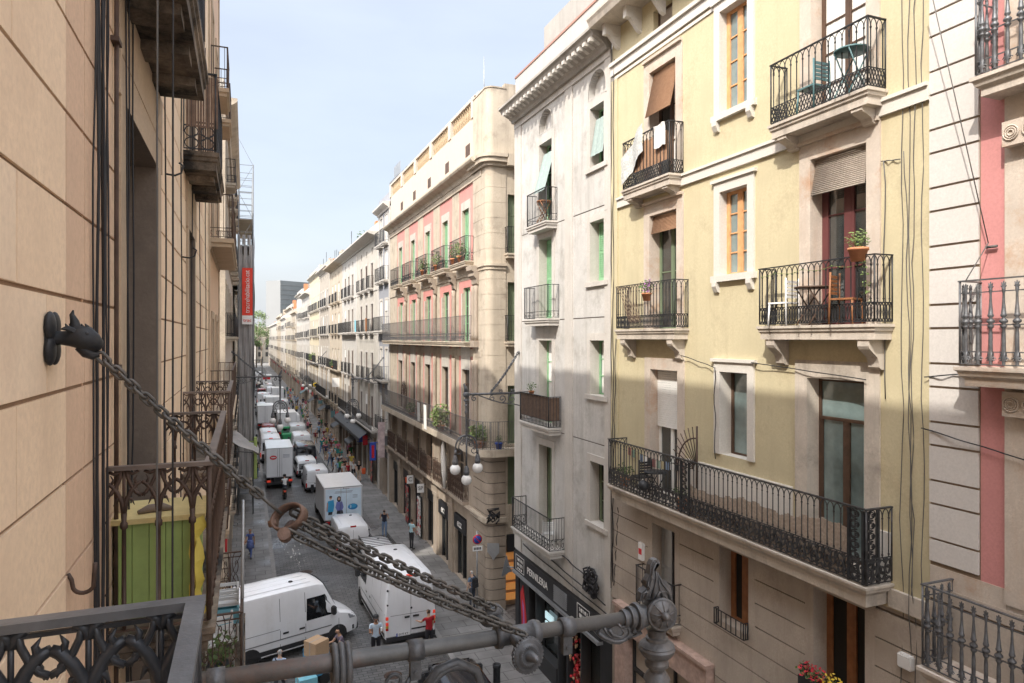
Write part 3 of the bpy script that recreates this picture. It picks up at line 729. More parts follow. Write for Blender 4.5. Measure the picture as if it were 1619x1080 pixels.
G.cornice(20.4, [(0, 0), (.16, 0), (.2, .1), (.28, .16), (.28, .18), (.6, .34), (.64, .42), (.72, .46), (.72, .54), (0, .54)], 'cornicegrey') if M.setdefault('cornicegrey', mat('weathered_shade_dark_cornice_stone', (.36, .335, .30), .85, var=.2, vs_=3, streak=.5, grime=.6, gc=(.18, .16, .14))) else 0  # cornice stone coloured darker to carry the shade under its overhang
for k in range(21):
    bm = bmesh.new(); s = 17.6 + k * .352; moulding(bm, RIGHT, s - .07, s + .07, [(.2, 20.75), (.2, 20.55), (.30, 20.56), (.42, 20.63), (.56, 20.65), (.6, 20.75)]); wall_box(bm, RIGHT, s - .08, s + .08, .5, .64, 20.59, 20.7); G.add(bm, 'cornice_bracket', 'greytrim')
bm = bmesh.new(); wall_box(bm, RIGHT, 17.4, 24.97, -.4, .0, 20.9, 22.2); wall_box(bm, RIGHT, 17.38, 24.99, -.43, .03, 22.2, 22.27, 1); G.add(bm, 'parapet', ['whitegrey', 'pinkedge']) if M.setdefault('whitegrey', mat('weathered_parapet', (.45, .43, .40), .9, var=.1, streak=.5, gc=(.36, .3, .26))) and M.setdefault('pinkedge', mat('brick_coping', (.36, .2, .16), .9)) else 0
M['taupe_tower'] = mat('dull_tower_render', (.36, .34, .31), .9, var=.12, streak=.7, gc=(.2, .18, .16))
bm = bmesh.new(); wall_box(bm, RIGHT, 20.2, 24.9, -4.5, -1.2, 20.3, 24.4); G.add(bm, 'stair_tower', 'taupe_tower')
bm = bmesh.new()                                              # shop front: board, recess, frames
wall_box(bm, RIGHT, 17.9, 24.85, .0, .12, 3.0, 3.73)
wall_box(bm, RIGHT, 17.9, 24.85, .0, .2, 2.9, 3.0, 1)
G.add(bm, 'shop_fascia', ['shopblack', 'metalgrey'])
G.hole(18.0, 24.7, .0, 2.88, 3)
bm = bmesh.new()
wall_box(bm, RIGHT, 18.0, 24.7, -.42, -.36, 0, 2.88, 0)
for s in (18.0, 19.3, 20.3, 21.0, 22.9, 23.6, 24.62): wall_box(bm, RIGHT, s, s + .08, -.34, .0, 0, 2.88, 1)
wall_box(bm, RIGHT, 21.08, 22.9, -.3, .05, 0, .75, 1)
G.add(bm, 'shop_front', ['glass', 'trim'])
bm = bmesh.new()
def rtext(bm, s, z, body, size, off, mi=0, sx=1., depth=.004):
    p = RIGHT.p(s, off, z); m = Matrix(((0, 0, -1, p.x), (-1, 0, 0, p.y), (0, 1, 0, p.z), (0, 0, 0, 1)))
    add_text(bm, body, size, m, mi, depth, sx)
rtext(bm, 22.55, 3.36, 'PERNILERIA', .36, .128)
for c in (24.2, 18.95):
    for a, b_, z0, z1 in ((c - .42, c + .42, 3.07, 3.085), (c - .42, c + .42, 3.645, 3.66), (c - .42, c - .405, 3.07, 3.66), (c + .405, c + .42, 3.07, 3.66)): wall_box(bm, RIGHT, a, b_, .12, .13, z0, z1)
    rr_ = random.Random(3)                                 # rows of small block capitals, too small to read
    for z_, n_, w_ in ((3.5, 7, .085), (3.32, 6, .09)):
        for k in range(n_):
            s_ = c + (n_ / 2 - k - .5) * w_
            for q in range(rr_.choice((1, 2))): wall_box(bm, RIGHT, s_ - .028 + .045 * q, s_ - .012 + .045 * q, .12, .13, z_ - .055, z_ + .055)
            q = rr_.choice((-.045, 0, .045)); wall_box(bm, RIGHT, s_ - .012, s_ + .017, .12, .1295, z_ + q - .008, z_ + q + .008)
    for k in range(3): wall_box(bm, RIGHT, c - .2 + k * .17, c - .11 + k * .17, .12, .13, 3.13, 3.2)
G.add(bm, 'shop_lettering', 'signwhite')
bm = bmesh.new()
for k in range(9): wall_box(bm, RIGHT, 20.1, 21.1, .12, .15, 3.1 + k * .062, 3.14 + k * .062)
G.add(bm, 'vent_louvre', 'metalgrey')
bm = bmesh.new(); wall_box(bm, RIGHT, 23.75, 24.55, -.30, -.02, .15, 2.7, 0)
pl = [(24.5, .3), (24.3, 1.1), (24.45, 2.2), (24.2, 2.55), (24.0, 1.9), (23.85, 1.3), (24.0, .4)]
prism(bm, pl, -.018, .004, lambda a, b_, d: RIGHT.p(a, d, b_), 1); prism(bm, [(24.25, .6), (24.15, 1.3), (24.25, 2.0), (24.1, 1.8), (24.02, 1.2), (24.12, .6)], .004, .008, lambda a, b_, d: RIGHT.p(a, d, b_), 2)
G.add(bm, 'ham_poster', ['shopblack', 'redcloth', 'flower_p'])
G.done()
# --- white building nearest the camera
Wh = Building('off-white building with brown grooved joints, pink wall band and turned baluster balconies', RIGHT, -16, 7.5, 0, 21.5, ['whitewall', 'whitegroove', 'pinkband', 'rawstone', 'granite'])
z = 8.2
Wh.rect(6.72, 7.5, 8.2, 21.5, .0, 1)
zs = [8.55]; 
while zs[-1] < 21: zs.append(zs[-1] + (.36 if len(zs) % 2 else .54))
for a, b_ in zip(zs, zs[1:]): Wh.rect(6.74, 7.5, a + .025, b_ - .012, .03, 0)
Wh.rect(6.36, 6.72, 8.5, 21.5, .005, 2); Wh.rect(5.95, 6.36, 8.3, 21.5, .05, 3); Wh.rect(6.36, 7.5, 8.2, 8.5, .012, 3)
Wh.grooves(0, 8.2, .5, 4, 1)
for s in (5.35, 1.6, -2.2, -6):
    for z, h in ((7.4, 3.3), (11.6, 3.2), (15.6, 3.0)):
        if s < 5: Wh.rect(s + .6, s + .95, 8.95, 21.5, .005, 2)
        Wh.window(s, z, 1.15, h, dict(fm='brownwood', leaves=2, rows=2, dep=.3))
WP = [(0, 0), (0, -.05), (.03, -.07), (.05, -.13), (.10, -.17), (.10, -.27)]
for z, s1, d in ((15.62, 6.55, .5), (11.60, 6.78, .5), (7.18, 7.2, .7)):
    Wh.balcony(3.4, s1, z, d, 1.16, 'turned', prof=WP, iron='iron_grey', slab='rawstone' if z < 12 else 'trimstone', inset=.06)
for z in (11.05, 14.75):
    bm = bmesh.new(); wall_box(bm, RIGHT, 5.8, 6.3, .05, .2, z - .12, z + .22)
    for q in (5.93, 6.18):
        for k in range(3): tube(bm, [RIGHT.p(q + (.1 - .03 * k) * cos(t * pi / 6), .21, z + .05 + (.1 - .03 * k) * sin(t * pi / 6)) for t in range(12)], .012, 5, closed=True)
    Wh.add(bm, 'carved_bracket', 'rawstone')
Wh.done()

# --- pink corner building
Pk = Building('salmon pink corner building with five bays, rounded stone corner and roof balustrade', RIGHT, 29.0, 49.9, 0, 20, ['beige', 'pinkwall', 'creamlight', 'darkstone', 'groove', 'cream'], depth=14, body=False)
bm = bmesh.new()
ar = [RIGHT.p(49.9, -.42, 0), RIGHT.p(29.2, -.42, 0), Vector((10.9, 28.7, 0)), Vector((24, 28.7, 0)), Vector((24, 49.9, 0))]
prism(bm, [(p.x, p.y) for p in ar], 0, 22.6, lambda a, b_, d: Vector((a, b_, d))); Pk.add(bm, 'building_body', 'cream')
SIDE = Fr((10.6, 28.3), (1, 0), (0, -1))
bays = [46.2, 42.5, 38.75, 35.0, 31.4]
for c in bays:
    for z0, z1 in ((15.65, 19.3), (7.2, 14.8)):
        Pk.rect(c - 1.2, c + 1.2, z0, z1, -.02, 1)
        Pk.over.append((c - .72, c + .72, z0, z0 + (2.95 if z0 > 15 else 7), .04, 2))
    Pk.rect(c - 1.875 + .45, c - 1.2, 7.2, 11.5, .03, 0)
    Pk.window(c, 15.7, 1.05, 2.5, dict(fm='greenpaint', leaves=2, rows=2, dep=.14, glass='glassfar', shutter=('greenpaint', .5, 1, 0, 1)))
    Pk.window(c, 11.85, 1.1, 2.6, dict(fm='greenpaint', leaves=2, rows=2, dep=.14, glass='glassfar', curtain=('whitecloth', 0, .5)))
    Pk.window(c, 7.3, 1.25, 3.2, dict(fm='brownwood', leaves=2, transom=.7, dep=.16, glass='glassfar'))
    Pk.balcony(c - 1.3, c + 1.3, 15.6, .5, 1.1, 'pinkrail', slab='beige', corbels=0)
for z in (11.4, 7.0): Pk.band(z - .25, z + .1, .05, 0)
Pk.band(14.95, 15.35, .05, 0); Pk.band(19.3, 19.6, .06, 0)
bm = bmesh.new()                                              # carved consoles and column shafts between the bays
for c in [x - 1.85 for x in bays] + [33.2, 29.95]:
    moulding(bm, RIGHT, c - .2, c + .2, [(.03, 15.3), (.42, 15.3), (.40, 15.1), (.28, 15.0), (.3, 14.85), (.16, 14.7), (.14, 14.5), (.03, 14.4)])
    for k in range(7): tube(bm, [RIGHT.p(c - .18 + .06 * k, .2 + .03 * (k % 2), 14.95), RIGHT.p(c - .15 + .05 * k, .3, 15.25)], .03, 5)
    for z0, z1 in ((11.9, 14.4), (7.4, 11.0)):
        tube(bm, [RIGHT.p(c, .1, z0 + (z1 - z0) * k / 8) for k in range(9)], [.13, .12, .13, .11, .12, .105, .115, .1, .12], 8)
        wall_box(bm, RIGHT, c - .17, c + .17, .03, .28, z0 - .3, z0)
Pk.add(bm, 'carved_column', 'darkstone')
o = Pk.balcony(29.9, 50.0, 11.85, .6, 1.15, 'pinkrail', slab='beige', iron='iron_grey')
# entresol: pointed arches behind scrolled railings; shops below
ent = [48.2, 44.9, 41.5, 38.3, 35.3, 32.3]
Pk.band(4.1, 7.0, 0, 3); Pk.band(0, 4.1, 0, 3)
for c in ent:
    Pk.hole(c - .8, c + .8, 4.3, 5.9, 3)
    for k in range(6):
        hw = .8 * sqrt(max(0, 1 - ((k + .4) / 6) ** 2)); Pk.hole(c - hw, c + hw, 5.9 + .16 * k, 5.9 + .16 * (k + 1), 3)
    bm = bmesh.new(); pl = [(c - .8, 4.3)] + [(c + .8 * cos(a), 5.9 + .96 * sin(a)) for a in [pi - pi * k / 12 for k in range(13)]] + [(c + .8, 4.3)]
    for p, q in zip(pl, pl[1:]): tube(bm, [RIGHT.p(p[0], .02, p[1]), RIGHT.p(q[0], .02, q[1])], .06, 4)
    tube(bm, [RIGHT.p(c, -.2, 4.3), RIGHT.p(c, -.2, 6.8)], .05, 4); tube(bm, [RIGHT.p(c - .8, -.2, 5.8), RIGHT.p(c + .8, -.2, 5.8)], .04, 4)
    a = Pk.add(bm, 'arched_window', 'darkstone'); bm = bmesh.new(); wall_box(bm, RIGHT, c - .85, c + .85, -.29, -.25, 4.25, 6.95); finish(bm, 'pane', 'glassfar', a)
    bm = bmesh.new(); wall_box(bm, RIGHT, c - 1.3, c + 1.3, -.02, .32, 4.08, 4.24); o = finish(bm, 'balcony', 'darkstone', Pk.root)
    bm = bmesh.new(); railing(bm, RIGHT, [(c - 1.25, 0), (c - 1.25, .28), (c + 1.25, .28), (c + 1.25, 0)], 4.24, 1.12, 'scroll'); finish(bm, 'railing', 'iron_rust', o)
for k, c in enumerate(ent):
    Pk.hole(c - 1.0, c + 1.0, .12, 3.3, 3)
    bm = bmesh.new(); wall_box(bm, RIGHT, c - 1.02, c + 1.02, -.29, -.24, .1, 3.3, 0)
    for s in (c - .95, c + .05, c + .9): wall_box(bm, RIGHT, s, s + .06, -.235, -.15, .1, 3.3, 1)
    wall_box(bm, RIGHT, c - 1, c + 1, -.2, -.1, 2.6, 3.28, 2)
    if k in (4, 5): wall_box(bm, RIGHT, c - .98, c + .98, -.09, .06, 2.5, 3.2, 2)
    Pk.add(bm, 'shop_front', ['glass', 'trim', 'shopblack'])
    Pk.rect(c + 1.15, c + 1.9, 0, 3.9, .1, 3)
    Pk.rect(c + 1.1, c + 1.95, 3.3, 3.5, .14, 3)
bm = bmesh.new()
for c in (35.3, 32.3): rtext(bm, c, 2.85, 'ecz', .55, .07)
Pk.add(bm, 'shop_lettering', 'signwhite')
Pk.cornice(19.6, [(0, 0), (.1, 0), (.14, .12), (.2, .2), (.5, .34), (.55, .42), (.55, .5), (0, .6)], 'beige')
Pk.cornice(4.0, [(0, -.12), (.2, -.06), (.24, .04), (.0, .1)], 'darkstone')
bm = bmesh.new(); wall_box(bm, RIGHT, 30.2, 49.9, -.3, -.05, 20.1, 22.35); Pk.add(bm, 'attic_wall', 'creampink') if M.setdefault('creampink', mat('pale_pink_cream_stucco', (.55, .46, .38), .85, var=.05, streak=.25, gc=(.5, .42, .34))) else 0
bm = bmesh.new()
for k in range(6):
    s = 30.2 + k * 3.9; wall_box(bm, RIGHT, s, s + .5, -.3, .0, 22.35, 23.3)
wall_box(bm, RIGHT, 30.2, 49.9, -.28, -.02, 23.18, 23.32)
Pk.add(bm, 'parapet', 'creampink')
for k in range(5):
    bm = bmesh.new()
    for j in range(11):
        s = 30.95 + k * 3.9 + j * .29; lathe(bm, [(.05, 22.36), (.07, 22.42), (.045, 22.5), (.10, 22.68), (.08, 22.8), (.045, 23.0), (.07, 23.08), (.06, 23.18)], 8, mtx=Matrix.Translation(RIGHT.p(s, -.15, 0)))
    M['ochre'] = mat('ochre_terracotta_baluster', (.36, .27, .17), .85)
    Pk.add(bm, 'balustrade', 'ochre')
bm = bmesh.new()
for c in bays: wall_box(bm, RIGHT, c - .45, c + .25, -.06, -.04, 20.75, 21.3)
Pk.add(bm, 'attic_window', 'brownwood')
# rounded stone corner and the side-street front
def arcpts(r, off=0): return [Vector((10.2 - (r - .4 + off) * cos(a), 28.6 - (r - .4 + off) * sin(a), 0)) for a in [pi / 2 * k / 8 for k in range(9)]]
bm = bmesh.new(); zz = 0.
def ringwall(bm, r, z0, z1, mi=0, cap=True):
    pts = [RIGHT.p(30.25, r - .7, 0)] + arcpts(r) + [Vector((10.75, 29.0 - r, 0))]
    for p, q in zip(pts, pts[1:]):
        up0, up1 = Vector((0, 0, z0)), Vector((0, 0, z1)); f = quad(bm, p + up0, q + up0, q + up1, p + up1, mi)
    if cap:
        inner = [RIGHT.p(30.25, -.4, 0)] + arcpts(.45) + [Vector((10.75, 28.56, 0))]
        for z in (z0, z1):
            for (p, q), (a, b_) in zip(zip(pts, pts[1:]), zip(inner, inner[1:])): quad(bm, p + Vector((0, 0, z)), q + Vector((0, 0, z)), b_ + Vector((0, 0, z)), a + Vector((0, 0, z)), mi)
ringwall(bm, .70, 0, 7.0, 1)
z = .0
while z < 6.9: ringwall(bm, .735, z, min(z + .43, 6.95), 0); z += .47
z = 7.2
ringwall(bm, .72, 7.0, 19.6, 2); 
while z < 19.3: ringwall(bm, .738, z + .006, z + .668, 2); z += .675
for z0, z1, r in ((15.05, 15.2, .79), (15.2, 15.32, .85), (19.6, 19.75, .86), (19.75, 19.95, 1.02), (19.95, 20.1, 1.1), (20.1, 23.05, .73), (23.05, 23.11, .76), (3.9, 4.1, .9)): ringwall(bm, r, z0, z1, 2)
Pk.add(bm, 'corner_pier', ['darkstone', 'groove', 'beige'])
# long balcony that wraps the corner
pth = [(50.0, 0), (50.0, .65), (29.1, .65)]
bm = bmesh.new()
outl = [RIGHT.p(50.0, -.02, 0), RIGHT.p(50.0, .65, 0), RIGHT.p(29.0, .65, 0)] + arcpts(.7, .65)[1:] + [Vector((16, 27.65, 0)), Vector((16, 28.32, 0)), Vector((10.6, 28.32, 0)), RIGHT.p(29.0, -.02, 0)]
for z0, z1, sh in ((7.0, 7.18, 0), (6.86, 7.0, .0)): prism(bm, [(p.x, p.y) for p in outl], z0 + .001, z1, lambda a, b_, d: Vector((a, b_, d)))
recalc(bm); lb = finish(bm, 'balcony', 'beige', Pk.root)
WORLD = Fr((0, 0), (1, 0), (0, 1))
bm = bmesh.new(); pp = [RIGHT.p(49.95, .6, 0), RIGHT.p(29.0, .6, 0)] + arcpts(.7, .6)[2::2] + [Vector((16, 27.7, 0))]
railing(bm, WORLD, [(p.x, p.y) for p in pp], 7.18, 1.2, 'pinkrail'); finish(bm, 'railing', 'iron_grey', lb)
# side wall
rs = [(0, 6, 0, 23, 0, 0)]
for z in (4.6, 7.3, 11.9, 15.8): rs.append((.25, .95, z, z + 2.6, None, 0))
rs.append((.15, 2.2, 0, 3.1, None, 0))
relief(SIDE, rs, .12, 6, 0, 19.6, ['beige'], 'side_wall', Pk.root)
for z in (4.6, 7.3, 11.9, 15.8):
    for nm, me in window_meshes(.7, 2.6, dict(fm='greendark', leaves=1, rows=2, dep=.2, glass='greendark')):
        if nm == 'window': wo = link(me, nm, Pk.root); wo.location = SIDE.p(.6, 0, z); wo.rotation_euler = (0, 0, SIDE.rz)
        else: link(me, nm, wo, False)
    if z > 8:
        bm = bmesh.new(); stepped_slab(bm, SIDE, .08, 1.3, .4, [(0, z - .05), (0, z - .12), (.05, z - .15), (.05, z - .25)]); bo = finish(bm, 'balcony', 'beige', Pk.root)
        bm = bmesh.new(); railing(bm, SIDE, [(.12, 0), (.12, .35), (1.26, .35), (1.26, 0)], z, 1.1, 'bars_band'); finish(bm, 'railing', 'iron', bo)
bm = bmesh.new(); wall_box(bm, SIDE, .1, 6, -.3, .02, 20.1, 23.3); wall_box(bm, SIDE, .12, 6, .02, .4, 19.6, 20.1); Pk.add(bm, 'side_parapet', 'beige')
bm = bmesh.new(); wall_box(bm, SIDE, .2, 2.2, .0, .1, 2.55, 3.3); Pk.add(bm, 'shop_fascia', 'shopblack')
bm = bmesh.new(); p = SIDE.p(.75, .105, 2.92); add_text(bm, 'G', .6, Matrix(((1, 0, 0, p.x), (0, 0, -1, p.y), (0, 1, 0, p.z), (0, 0, 0, 1)))); Pk.add(bm, 'shop_lettering', 'signwhite')
M['orangeshop'] = emit('warm_lit_shop_shelf', (1, .42, .12), .08)
bm = bmesh.new()
for k in range(5): wall_box(bm, SIDE, .2, 1.6, -.29, -.2, .3 + k * .45, .6 + k * .45)
Pk.add(bm, 'lit_shelf', 'orangeshop')
Pk.done()

# --- the row beyond, each building with its own bays, balconies and roof line
def far_building(label, fr, s0, s1, ztop, mats, floors, bay, style='farbars', win=(1.0, 2.3), iron='iron', glass='glassfar', cont=(), corn=.5, attic=True, depth=11, lodw=False, seed=0, skip=0, ground=True, shops=True):
    rnd = random.Random(seed)
    b = Building(label, fr, s0, s1, 0, ztop, mats + ['darkstone', 'groove'], depth=depth, group='apartment houses lining the street')
    nb = max(1, int((s1 - s0 - .4) / bay)); x0 = (s0 + s1) / 2 - bay * (nb - 1) / 2
    dm = len(mats); b.rect(s0, s1, 0, 3.9, 0, dm if seed % 2 else 1)
    for z in floors: b.band(z - .28, z - .12, .05, 1)
    for s in (s0, s1 - .3): b.rect(s, s + .3, 4, ztop, .03, 1)
    for k in range(nb + 1):                                   # stone piers between the bays of the lower floors
        s = x0 + bay * (k - .5); b.rect(s - .22, s + .22, 0, floors[1] - .3 if len(floors) > 1 else 4, .10, dm if k % 2 else 1); b.rect(s - .3, s + .3, 3.6, 3.9, .16, dm)
    frames = ['brownwood', 'whitepaint', 'greendark', 'brownwood', 'metalgrey']
    fm = rnd.choice(frames)
    for fi, z in enumerate(floors):
        top = fi == len(floors) - 1
        h = win[1] * (1.12 if fi == 0 else .92 if top else 1)
        for k in range(nb):
            s = x0 + bay * k; 
            sp = dict(fm=fm, leaves=2, dep=.05, glass=glass)
            q = rnd.random()
            if q < .25: sp['shutter'] = ('greenpaint' if fm == 'greendark' else fm, 0, 1, 0, 1)
            elif q < .4: sp['roller'] = ('roller', rnd.choice((.35, .5, .7)))
            b.window(s, z, win[0], h, sp, surround=(.17, .03, 1))
            if fi not in cont and rnd.random() > skip: b.balcony(s - win[0] * .8, s + win[0] * .8, z - .02, .42, .98, style, iron=iron, slab=mats[1], inset=.04, prof=[(0, 0), (0, -.1), (.05, -.12), (.05, -.2)], ndiv=3)
        if fi in cont: b.balcony(s0 + .3, s1 - .3, z - .02, .55, 1.0, style, iron=iron, slab=mats[1], inset=.04, prof=[(0, 0), (0, -.1), (.05, -.12), (.05, -.2)], ndiv=3)
    if attic:
        for k in range(nb):
            s = x0 + bay * k; b.window(s, ztop - 1.15, .45, .55, dict(fm=fm, leaves=0, glass=glass, dep=.15))
    b.cornice(ztop - .1, [(0, 0), (.1, 0), (.15, .12), (corn * .8, .26), (corn, .36), (corn, .48), (0, .5)], mats[1])
    bm = bmesh.new(); wall_box(bm, fr, s0, s1, -.35, -.02, ztop + .38, ztop + 1.15); b.add(bm, 'parapet', mats[0])
    bm = bmesh.new(); s = s0 + (s1 - s0) * rnd.uniform(.2, .7); wall_box(bm, fr, s, s + rnd.uniform(2, 4), -5, -2, ztop, ztop + rnd.uniform(1.8, 3)); b.add(bm, 'roof_hut', mats[0]); bm = bmesh.new(); s = s0 + (s1 - s0) * rnd.uniform(.1, .8); wall_box(bm, fr, s, s + .8, -1.6, -.8, ztop, ztop + rnd.uniform(2, 2.6)); b.add(bm, 'chimney', 'terracotta' if rnd.random() < .5 else mats[1])
    bm = bmesh.new()
    for k in range(4):
        s = s0 + (s1 - s0) * rnd.uniform(.1, .9); o = -rnd.uniform(.6, 4); hh = rnd.uniform(2.5, 4)
        tube(bm, [fr.p(s, o, ztop), fr.p(s, o, ztop + hh)], .03, 5)
        for q in range(4): tube(bm, [fr.p(s - .4, o, ztop + hh - .2 * q), fr.p(s + .4, o, ztop + hh - .2 * q)], .012, 4)
    b.add(bm, 'aerial', 'iron')
    if ground:
        k = 0; s = s0 + .5
        while s + 1.9 < s1:
            w = rnd.uniform(1.7, 2.4); w = min(w, s1 - .4 - s)
            b.hole(s, s + w, .12, 3.1, dm)
            bm = bmesh.new(); wall_box(bm, fr, s, s + w, -.29, -.25, .1, 3.1, 0); wall_box(bm, fr, s + w * .48, s + w * .53, -.245, -.15, .1, 3.1, 1)
            if shops: wall_box(bm, fr, s - .1, s + w + .1, .01, .09, 3.05, 3.6, rnd.choice((1, 1, 2, 3)))
            b.add(bm, 'shop_front', ['glassfar', 'trim', 'redcloth', 'whitegrey']); s += w + rnd.uniform(.45, .8)
    b.done(); return b
far_building('narrow blue-grey house squeezed between the pink corner building and the cream terrace', RIGHT, 50.0, 54.6, 21.7, ['bluegrey', 'greytrim'], (5.0, 8.9, 12.6, 16.4, 19.2), 2.1, 'bars', cont=(1, 2), seed=1, attic=False)
FB = lambda lab, s0, s1, zt, m, fl, bay, seed, **k: far_building(lab, RIGHT, s0, s1, zt, m, fl, bay, seed=seed, **k)
M['taupe'] = mat('taupe_weathered_stucco', (.40, .36, .31), .85, var=.14, streak=.7, grime=.6, gc=(.20, .18, .15))
F4 = (4.6, 8.5, 12.6, 16.2)
FB('cream white house with tall pale pilasters and deep cornice next to the blue-grey house', 54.6, 66, 20.2, ['creamlight', 'greytrim'], F4, 2.8, 2, corn=.9, cont=(0,), style='bars')
FB('cream house continuing the long cornice, second from the blue-grey house', 66, 76.5, 20.2, ['stainedwhite', 'greytrim'], F4, 2.6, 32, corn=.9, cont=(0, 2), style='bars')
FB('beige house in the middle of the long cornice line', 76.5, 88, 20.2, ['cream', 'beige'], F4, 2.9, 3, corn=.9, cont=(1,))
FB('taupe weathered house with a slightly raised attic', 88, 101, 20.9, ['taupe', 'greytrim'], F4, 2.6, 33, corn=.6, cont=(0,), skip=.1)
FB('pale yellow house with a taller roof parapet and grouped balconies', 101, 117, 21.3, ['paleyellow', 'creamlight'], (4.6, 8.5, 12.4, 16.2), 2.6, 4, cont=(1,), skip=.1)
FB('grey stone house with shuttered bay windows, lower than its pale yellow neighbour', 117, 133, 19.3, ['grey', 'greytrim'], (4.6, 8.5, 12.2, 15.6), 3.0, 5, corn=.8, skip=.15)
FB('white painted house rising again past the grey stone house', 133, 147, 20.2, ['stainedwhite', 'creamlight'], (4.6, 8.3, 12.1, 15.8), 3.2, 6, skip=.2, attic=False)
FB('low taupe house with a flat parapet in the far third of the street', 147, 163, 17.2, ['taupe', 'beige'], (4.6, 8.3, 11.7, 14.4), 3.2, 36, skip=.2, attic=False)
FB('warm cream house in the far third of the street', 163, 188, 18.8, ['creamlight', 'cream'], (4.6, 8.3, 11.7, 14.9), 3.6, 7, skip=.25, attic=False)
FB('distant pale house with wide window bays', 188, 214, 17.2, ['stainedwhite', 'greytrim'], (4.6, 8.3, 11.7, 14.5), 4.0, 8, skip=.3, attic=False)
FB('distant beige house a step taller than its pale neighbours', 214, 240, 18.3, ['cream', 'beige'], (4.6, 8.3, 11.7, 14.7), 4.4, 38, skip=.3, attic=False)
FB('last bright facade at the far end of the street', 240, 325, 16.6, ['creamlight', 'greytrim'], (4.6, 8.3, 11.6), 6.0, 9, skip=.4, attic=False)
# ------------------------------------------------------------ left-hand buildings
L = Building('peach painted ashlar building on the left with soot-stained balcony soffits', LEFT, -16, 17.3, 0, 24, ['peach', 'peach2', 'peachjoint', 'lintel', 'jamb', 'peach3'])
rnd = random.Random(3)
zs = [13.09 - .445 * k for k in range(-24, 29)]
L.rect(-16, 17.3, 0, 24, 0, 0)
L.rect(3.82, 5.0, 0, 24, .0, 1); L.rect(14.2, 15.0, 0, 24, 0, 1)
for i, z in enumerate(zs):
    if not 0 < z < 24: continue
    L.rect(-16, 17.3, z - .010, z + .010, -.014, 2)
    s = -8 + (i % 2) * .55
    while s < 16.5:
        q = s + rnd.uniform(-.08, .08)
        if rnd.random() < .4 and not 2.7 < q < 8: L.rect(q + .004, min(q + 1.1, 3.8 if q < 3.8 else 99), z + .012, z + .433, .002, 5)
        if not 3.6 < q < 8: L.rect(q - .004, q + .004, z + .012, z + .433, -.008, 0 if rnd.random() < .6 else 1)
        s += 1.1
    L.rect(3.816, 3.828, z, z + .445, -.01, 2) if i % 2 else None
    L.rect(4.22, 4.23, z, z + .445, -.008, 1)
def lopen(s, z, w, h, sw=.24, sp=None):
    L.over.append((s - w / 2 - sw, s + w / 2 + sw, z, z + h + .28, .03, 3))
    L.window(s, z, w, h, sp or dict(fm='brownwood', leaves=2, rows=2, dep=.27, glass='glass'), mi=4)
for s, w in ((.9, 1.5), (6.35, 1.85), (11.75, 1.2), (-4.5, 1.5)):
    for z, h in ((3.9, 2.4), (7.05, 2.7), (10.12, 3.5), (14.6, 3.0), (18.4, 2.8)):
        L.over.append((s - w / 2 - .3, s + w / 2 + .3, z + h, z + h + (.72 if 10 < z < 11 else .4), .035, 3)); lopen(s, z, w, h)
for s in (.9, 6.35, 11.75):
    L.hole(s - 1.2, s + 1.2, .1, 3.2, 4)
    bm = bmesh.new(); wall_box(bm, LEFT, s - 1.2, s + 1.2, -.29, -.25, .1, 3.2, 0); wall_box(bm, LEFT, s - 1.3, s + 1.3, .035, .1, 3.2, 3.8, 1); L.add(bm, 'shop_front', ['glass', 'shopblack'])
M['iron_near'] = mat('near_black_painted_iron', (.06, .063, .07), .36, metal=.3, var=.3, vs_=8, bump=.1)
M['rust_rail'] = mat('sky_sheen_brown_handrail', (.16, .125, .105), .45, metal=.2, var=.3, vs_=6)  # brown handrail lightened likewise, sky light on its top put into the colour
LP = [(0, 0), (0, -.04), (.02, -.055), (.02, -.09), (.05, -.11), (.05, -.17)]
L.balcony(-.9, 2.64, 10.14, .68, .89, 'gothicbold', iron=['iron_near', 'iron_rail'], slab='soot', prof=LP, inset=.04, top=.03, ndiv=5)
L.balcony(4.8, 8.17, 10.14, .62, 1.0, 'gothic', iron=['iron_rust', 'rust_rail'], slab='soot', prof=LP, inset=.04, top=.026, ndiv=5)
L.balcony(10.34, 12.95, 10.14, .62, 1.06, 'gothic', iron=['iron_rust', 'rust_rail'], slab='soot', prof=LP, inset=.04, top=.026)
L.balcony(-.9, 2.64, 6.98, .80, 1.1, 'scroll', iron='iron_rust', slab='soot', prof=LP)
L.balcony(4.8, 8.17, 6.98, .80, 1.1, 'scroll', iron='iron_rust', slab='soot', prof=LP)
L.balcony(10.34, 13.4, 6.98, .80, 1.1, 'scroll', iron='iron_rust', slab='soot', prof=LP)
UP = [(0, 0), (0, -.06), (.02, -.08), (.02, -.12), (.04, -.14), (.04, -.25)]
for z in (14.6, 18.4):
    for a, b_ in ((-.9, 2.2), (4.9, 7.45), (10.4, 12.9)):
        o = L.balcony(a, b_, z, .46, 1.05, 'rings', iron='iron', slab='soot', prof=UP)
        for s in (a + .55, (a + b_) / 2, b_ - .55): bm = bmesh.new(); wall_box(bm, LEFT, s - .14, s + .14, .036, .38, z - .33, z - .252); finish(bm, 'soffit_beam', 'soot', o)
        if z < 15 and a > 0:
            bm = bmesh.new()
            for k in range(11): wall_box(bm, LEFT, b_ - .05, b_ - .04, .04 + .036 * k, .07 + .036 * k, z + .34, z + 1.05)
            finish(bm, 'slat_screen', 'reed', o); bm = bmesh.new()
            for k in range(12): wall_box(bm, LEFT, a + .04, a + .05, .04 + .034 * k, .068 + .034 * k, z + .34, z + 1.05)
            finish(bm, 'slat_screen', 'reed', o)
L.cornice(23.4, [(0, 0), (.15, 0), (.2, .15), (.4, .3), (.48, .42), (.48, .6), (0, .62)], 'lintel')
L.done()
